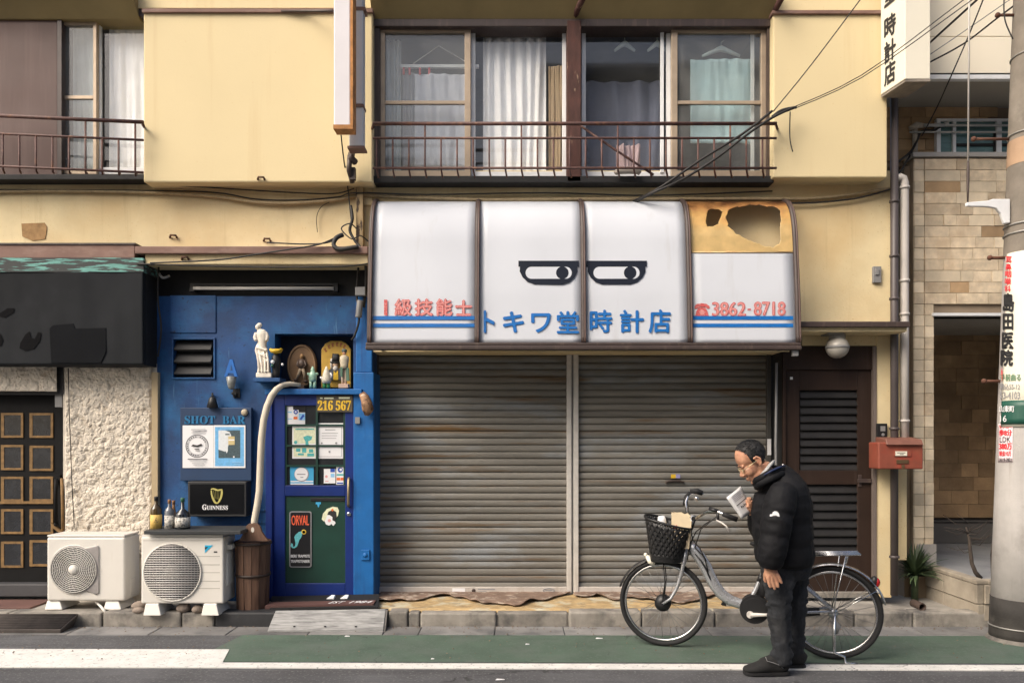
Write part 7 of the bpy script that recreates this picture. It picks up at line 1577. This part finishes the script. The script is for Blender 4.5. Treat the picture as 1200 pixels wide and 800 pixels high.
# figurines in front
t = thing('figurine', 'pale green round-bodied figurine in front of the oval plaque', 'figurine', P(366.5, 454.5, 7.02), 'ornaments in the niche above the bar door'); d = 7.02
MINT = M('mint_glaze', (.30, .50, .38), .35, var=.25, scale=30, coat=.3)
fig(366.5, 0, d, [(447, 3), (445, 4.6), (440, 4.8), (437, 4.4), (435.5, 2.4), (434, 2.8), (432, 2.2), (429, .6)], MINT, t)
for x in (364.3, 368.8): fig(x, 0, d, [(454.5, 2), (450, 1.8), (445, 1.8)], MINT, t, 10, 'leg')
b = MB(); b.ball(P(361.5, 438, d), .014, 8, 6); b.ball(P(371.4, 438, d), .014, 8, 6); obj('arm', b, MINT, t)
t = thing('figurine', 'white-topped green-footed figurine at the foot of the arched plaque', 'figurine', P(382.5, 454.5, 7.02), 'ornaments in the niche above the bar door')
fig(382.5, 0, d, [(449, 5), (445, 5.8), (440.5, 4.6), (438, 4.4), (435.5, 3.4), (433, 2.2), (429, .7)], M('cream_glaze', (.60, .56, .46), .4, var=.15, scale=30), t)
for x in (380.3, 384.9): fig(x, 0, d, [(454.5, 2.1), (450.5, 2.2), (447, 2)], M('leaf_green_glaze', (.05, .26, .09), .4) if 'leaf_green_glaze' not in bpy.data.materials else bpy.data.materials['leaf_green_glaze'], t, 10, 'leg')
b = MB(); b.tube([P(387, 443, d), P(388.8, 440, d), P(387.2, 436.5, d)], .009, 7); b.tube([P(378, 444, d), P(375.5, 441.5, d)], .010, 7); obj('arm', b, PAPER, t)
t = thing('figurine', 'tall standing figurine in pale coat and grey cap at the niche edge', 'figurine', P(403, 454.5, 7.0), 'ornaments in the niche above the bar door'); d = 7.0
b = MB(); b.fbox(396.5, 449.5, 408, 454.5, d-.04, .08); obj('plinth', b, M('pink_stone_base', (.48, .34, .27), .7), t, bevel=.004)
fig(403.5, 0, d, [(432, 4.8), (428, 4.6), (422, 5.4), (418, 5.2), (416, 2.0)], M('pale_figurine_coat', (.50, .44, .33), .6, var=.25, scale=40), t)
for x in (401.5, 405): fig(x, 0, d, [(449.5, 1.6), (442, 1.5), (436, 1.7), (431, 2.2)], M('pale_figurine_leg', (.55, .44, .35), .6) if 'pale_figurine_leg' not in bpy.data.materials else bpy.data.materials['pale_figurine_leg'], t, 8, 'leg')
b = MB(); b.ball(P(403.5, 413.5, d), (.018, .018, .022), 10, 8); obj('head', b, SKIN, t)
b = MB(); b.ball(P(403.5, 411, d), (.026, .024, .020), 10, 8); obj('cap', b, M('grey_green_cap', (.09, .11, .10), .7), t)
b = MB(); b.prism([(398.6, 440), (399, 430), (401.5, 430), (401, 442)], d-.03, .03); b.prism([(406, 446), (405, 430), (408.5, 431), (409, 446)], d-.02, .03); obj('cloak', b, M('dull_green_cloak', (.09, .17, .12), .7), t)
# the shell-like ornament on the pillar
t = thing('wall_ornament', 'lumpy brown carved ornament hung on the bright blue pillar', 'ornament', P(428, 486, 6.93))
b = MB(); b.tube([P(424, 461, 6.92), P(427, 466, 6.90), P(430, 473, 6.89), P(431, 480, 6.90), P(430, 485.5, 6.92)], [.022, .04, .05, .052, .03], 12)
b.v = [tuple(Vector(v)+Vector((.014*noise.noise(Vector(v)*38), .02*noise.noise(Vector(v)*30+Vector((5, 0, 0))), .012*noise.noise(Vector(v)*34)))) for v in b.v]
obj('carving', b, M('brown_carved_wood', (.30, .17, .09), .7, var=.4, scale=22, col2=(.08, .04, .025), c2at=(.5, .6), c2scale=26), t)
b = MB(); b.ball(P(426, 464, 6.885), (.03, .02, .02), 10, 7); obj('knot', b, M('pale_knot', (.5, .36, .26), .7), t)
# litter specks on the lane
for i, (x, y) in enumerate(((507, 772.5), (702, 748.5), (407, 746), (618, 755.5), (586, 797))):
    d = 1458/(y-510); q = P(x, y, d); b = MB(); w_ = random.uniform(.012, .03)
    b.hexa([(q.x-w_, q.y-.008, .0055), (q.x+w_, q.y-.004, .0055), (q.x+w_*.8, q.y+.008, .0055), (q.x-w_*.7, q.y+.006, .0055)], [(q.x-w_, q.y-.008, .009), (q.x+w_, q.y-.004, .012), (q.x+w_*.8, q.y+.008, .009), (q.x-w_*.7, q.y+.006, .012)])
    o = obj('litter_scrap', b, PAPER); tag(o, ('white paper scrap near the white line on the green lane', 'white paper scrap on the green lane nearest the front wheel', 'pale chip on the green lane by the plywood ramp', 'tiny pale chip in the middle of the green lane', 'pale chip on the grey asphalt outside the white line')[i], 'litter', 'paper scraps on the road')

# grit and dead-leaf crumbs swept along the gutter
b = MB(); rg_ = random.Random(21)
for i in range(700):
    x = rg_.uniform(-4.6, 4.2); y = 6.49-abs(rg_.gauss(0, .07)) if i % 3 else rg_.uniform(5.5, 6.45)
    r_ = rg_.uniform(.003, .009); z = .012
    q = [Vector((x+r_*math.cos(a)*rg_.uniform(.7, 1.3), y+r_*math.sin(a)*rg_.uniform(.7, 1.3), z)) for a in (0, 1.6, 3.1, 4.7)]
    b.add(q+[Vector((x, y, z+r_*rg_.uniform(.5, 1)))], [(0, 1, 4), (1, 2, 4), (2, 3, 4), (3, 0, 4), (3, 2, 1, 0)], False)
o = obj('gutter_grit', b, M('brown_grit', (.16, .12, .085), .9, var=.5, scale=40)); tag(o, 'brown grit and leaf crumbs along the gutter', None, None, 'stuff')
# ================================================================== houses across the street (mirrored in the panes, shading the scene)
op = thing('opposite_house', 'dark timber-clad house across the street mirrored in the window glass', 'building', (0, -4.5, 0))
WD = M('dark_clapboard', (.07, .075, .085), .7, var=.15); RF = M('dark_roof_tile', (.05, .052, .06), .6)
b = MB(); b.box(1.0, 9.5, -9, -4.5, 0, 10.2); obj('wall', b, WD, op)
b = MB(); b.hexa([(.6, -4.1, 10.15), (9.9, -4.1, 10.15), (9.9, -9, 10.15), (.6, -9, 10.15)], [(.6, -4.1, 10.3), (9.9, -4.1, 10.3), (9.9, -7, 11.8), (.6, -7, 11.8)]); obj('roof', b, RF, op)
for z in (1.0, 4.4, 7.4):
    for x in (2.4, 4.8, 7.4): b = MB(); b.box(x-.6, x+.6, -4.5, -4.45, z, z+1.4); w_ = obj('window', b, WFRAME, op); b = MB(); b.box(x-.54, x+.54, -4.448, -4.44, z+.06, z+1.34); obj('pane', b, KP, w_)
op2 = thing('opposite_house', 'pale plastered house across the street beside the dark timber one', 'building', (-6, -4.8, 0))
b = MB(); b.box(-10, -2.0, -9, -4.8, 0, 8.0); obj('wall', b, CREAMW, op2)
b = MB(); b.hexa([(-10.3, -4.5, 8.0), (-1.95, -4.5, 8.0), (-1.95, -9, 8.0), (-10.3, -9, 8.0)], [(-10.3, -4.5, 8.1), (-1.95, -4.5, 8.1), (-1.95, -7, 9.2), (-10.3, -7, 9.2)]); obj('roof', b, RF, op2)
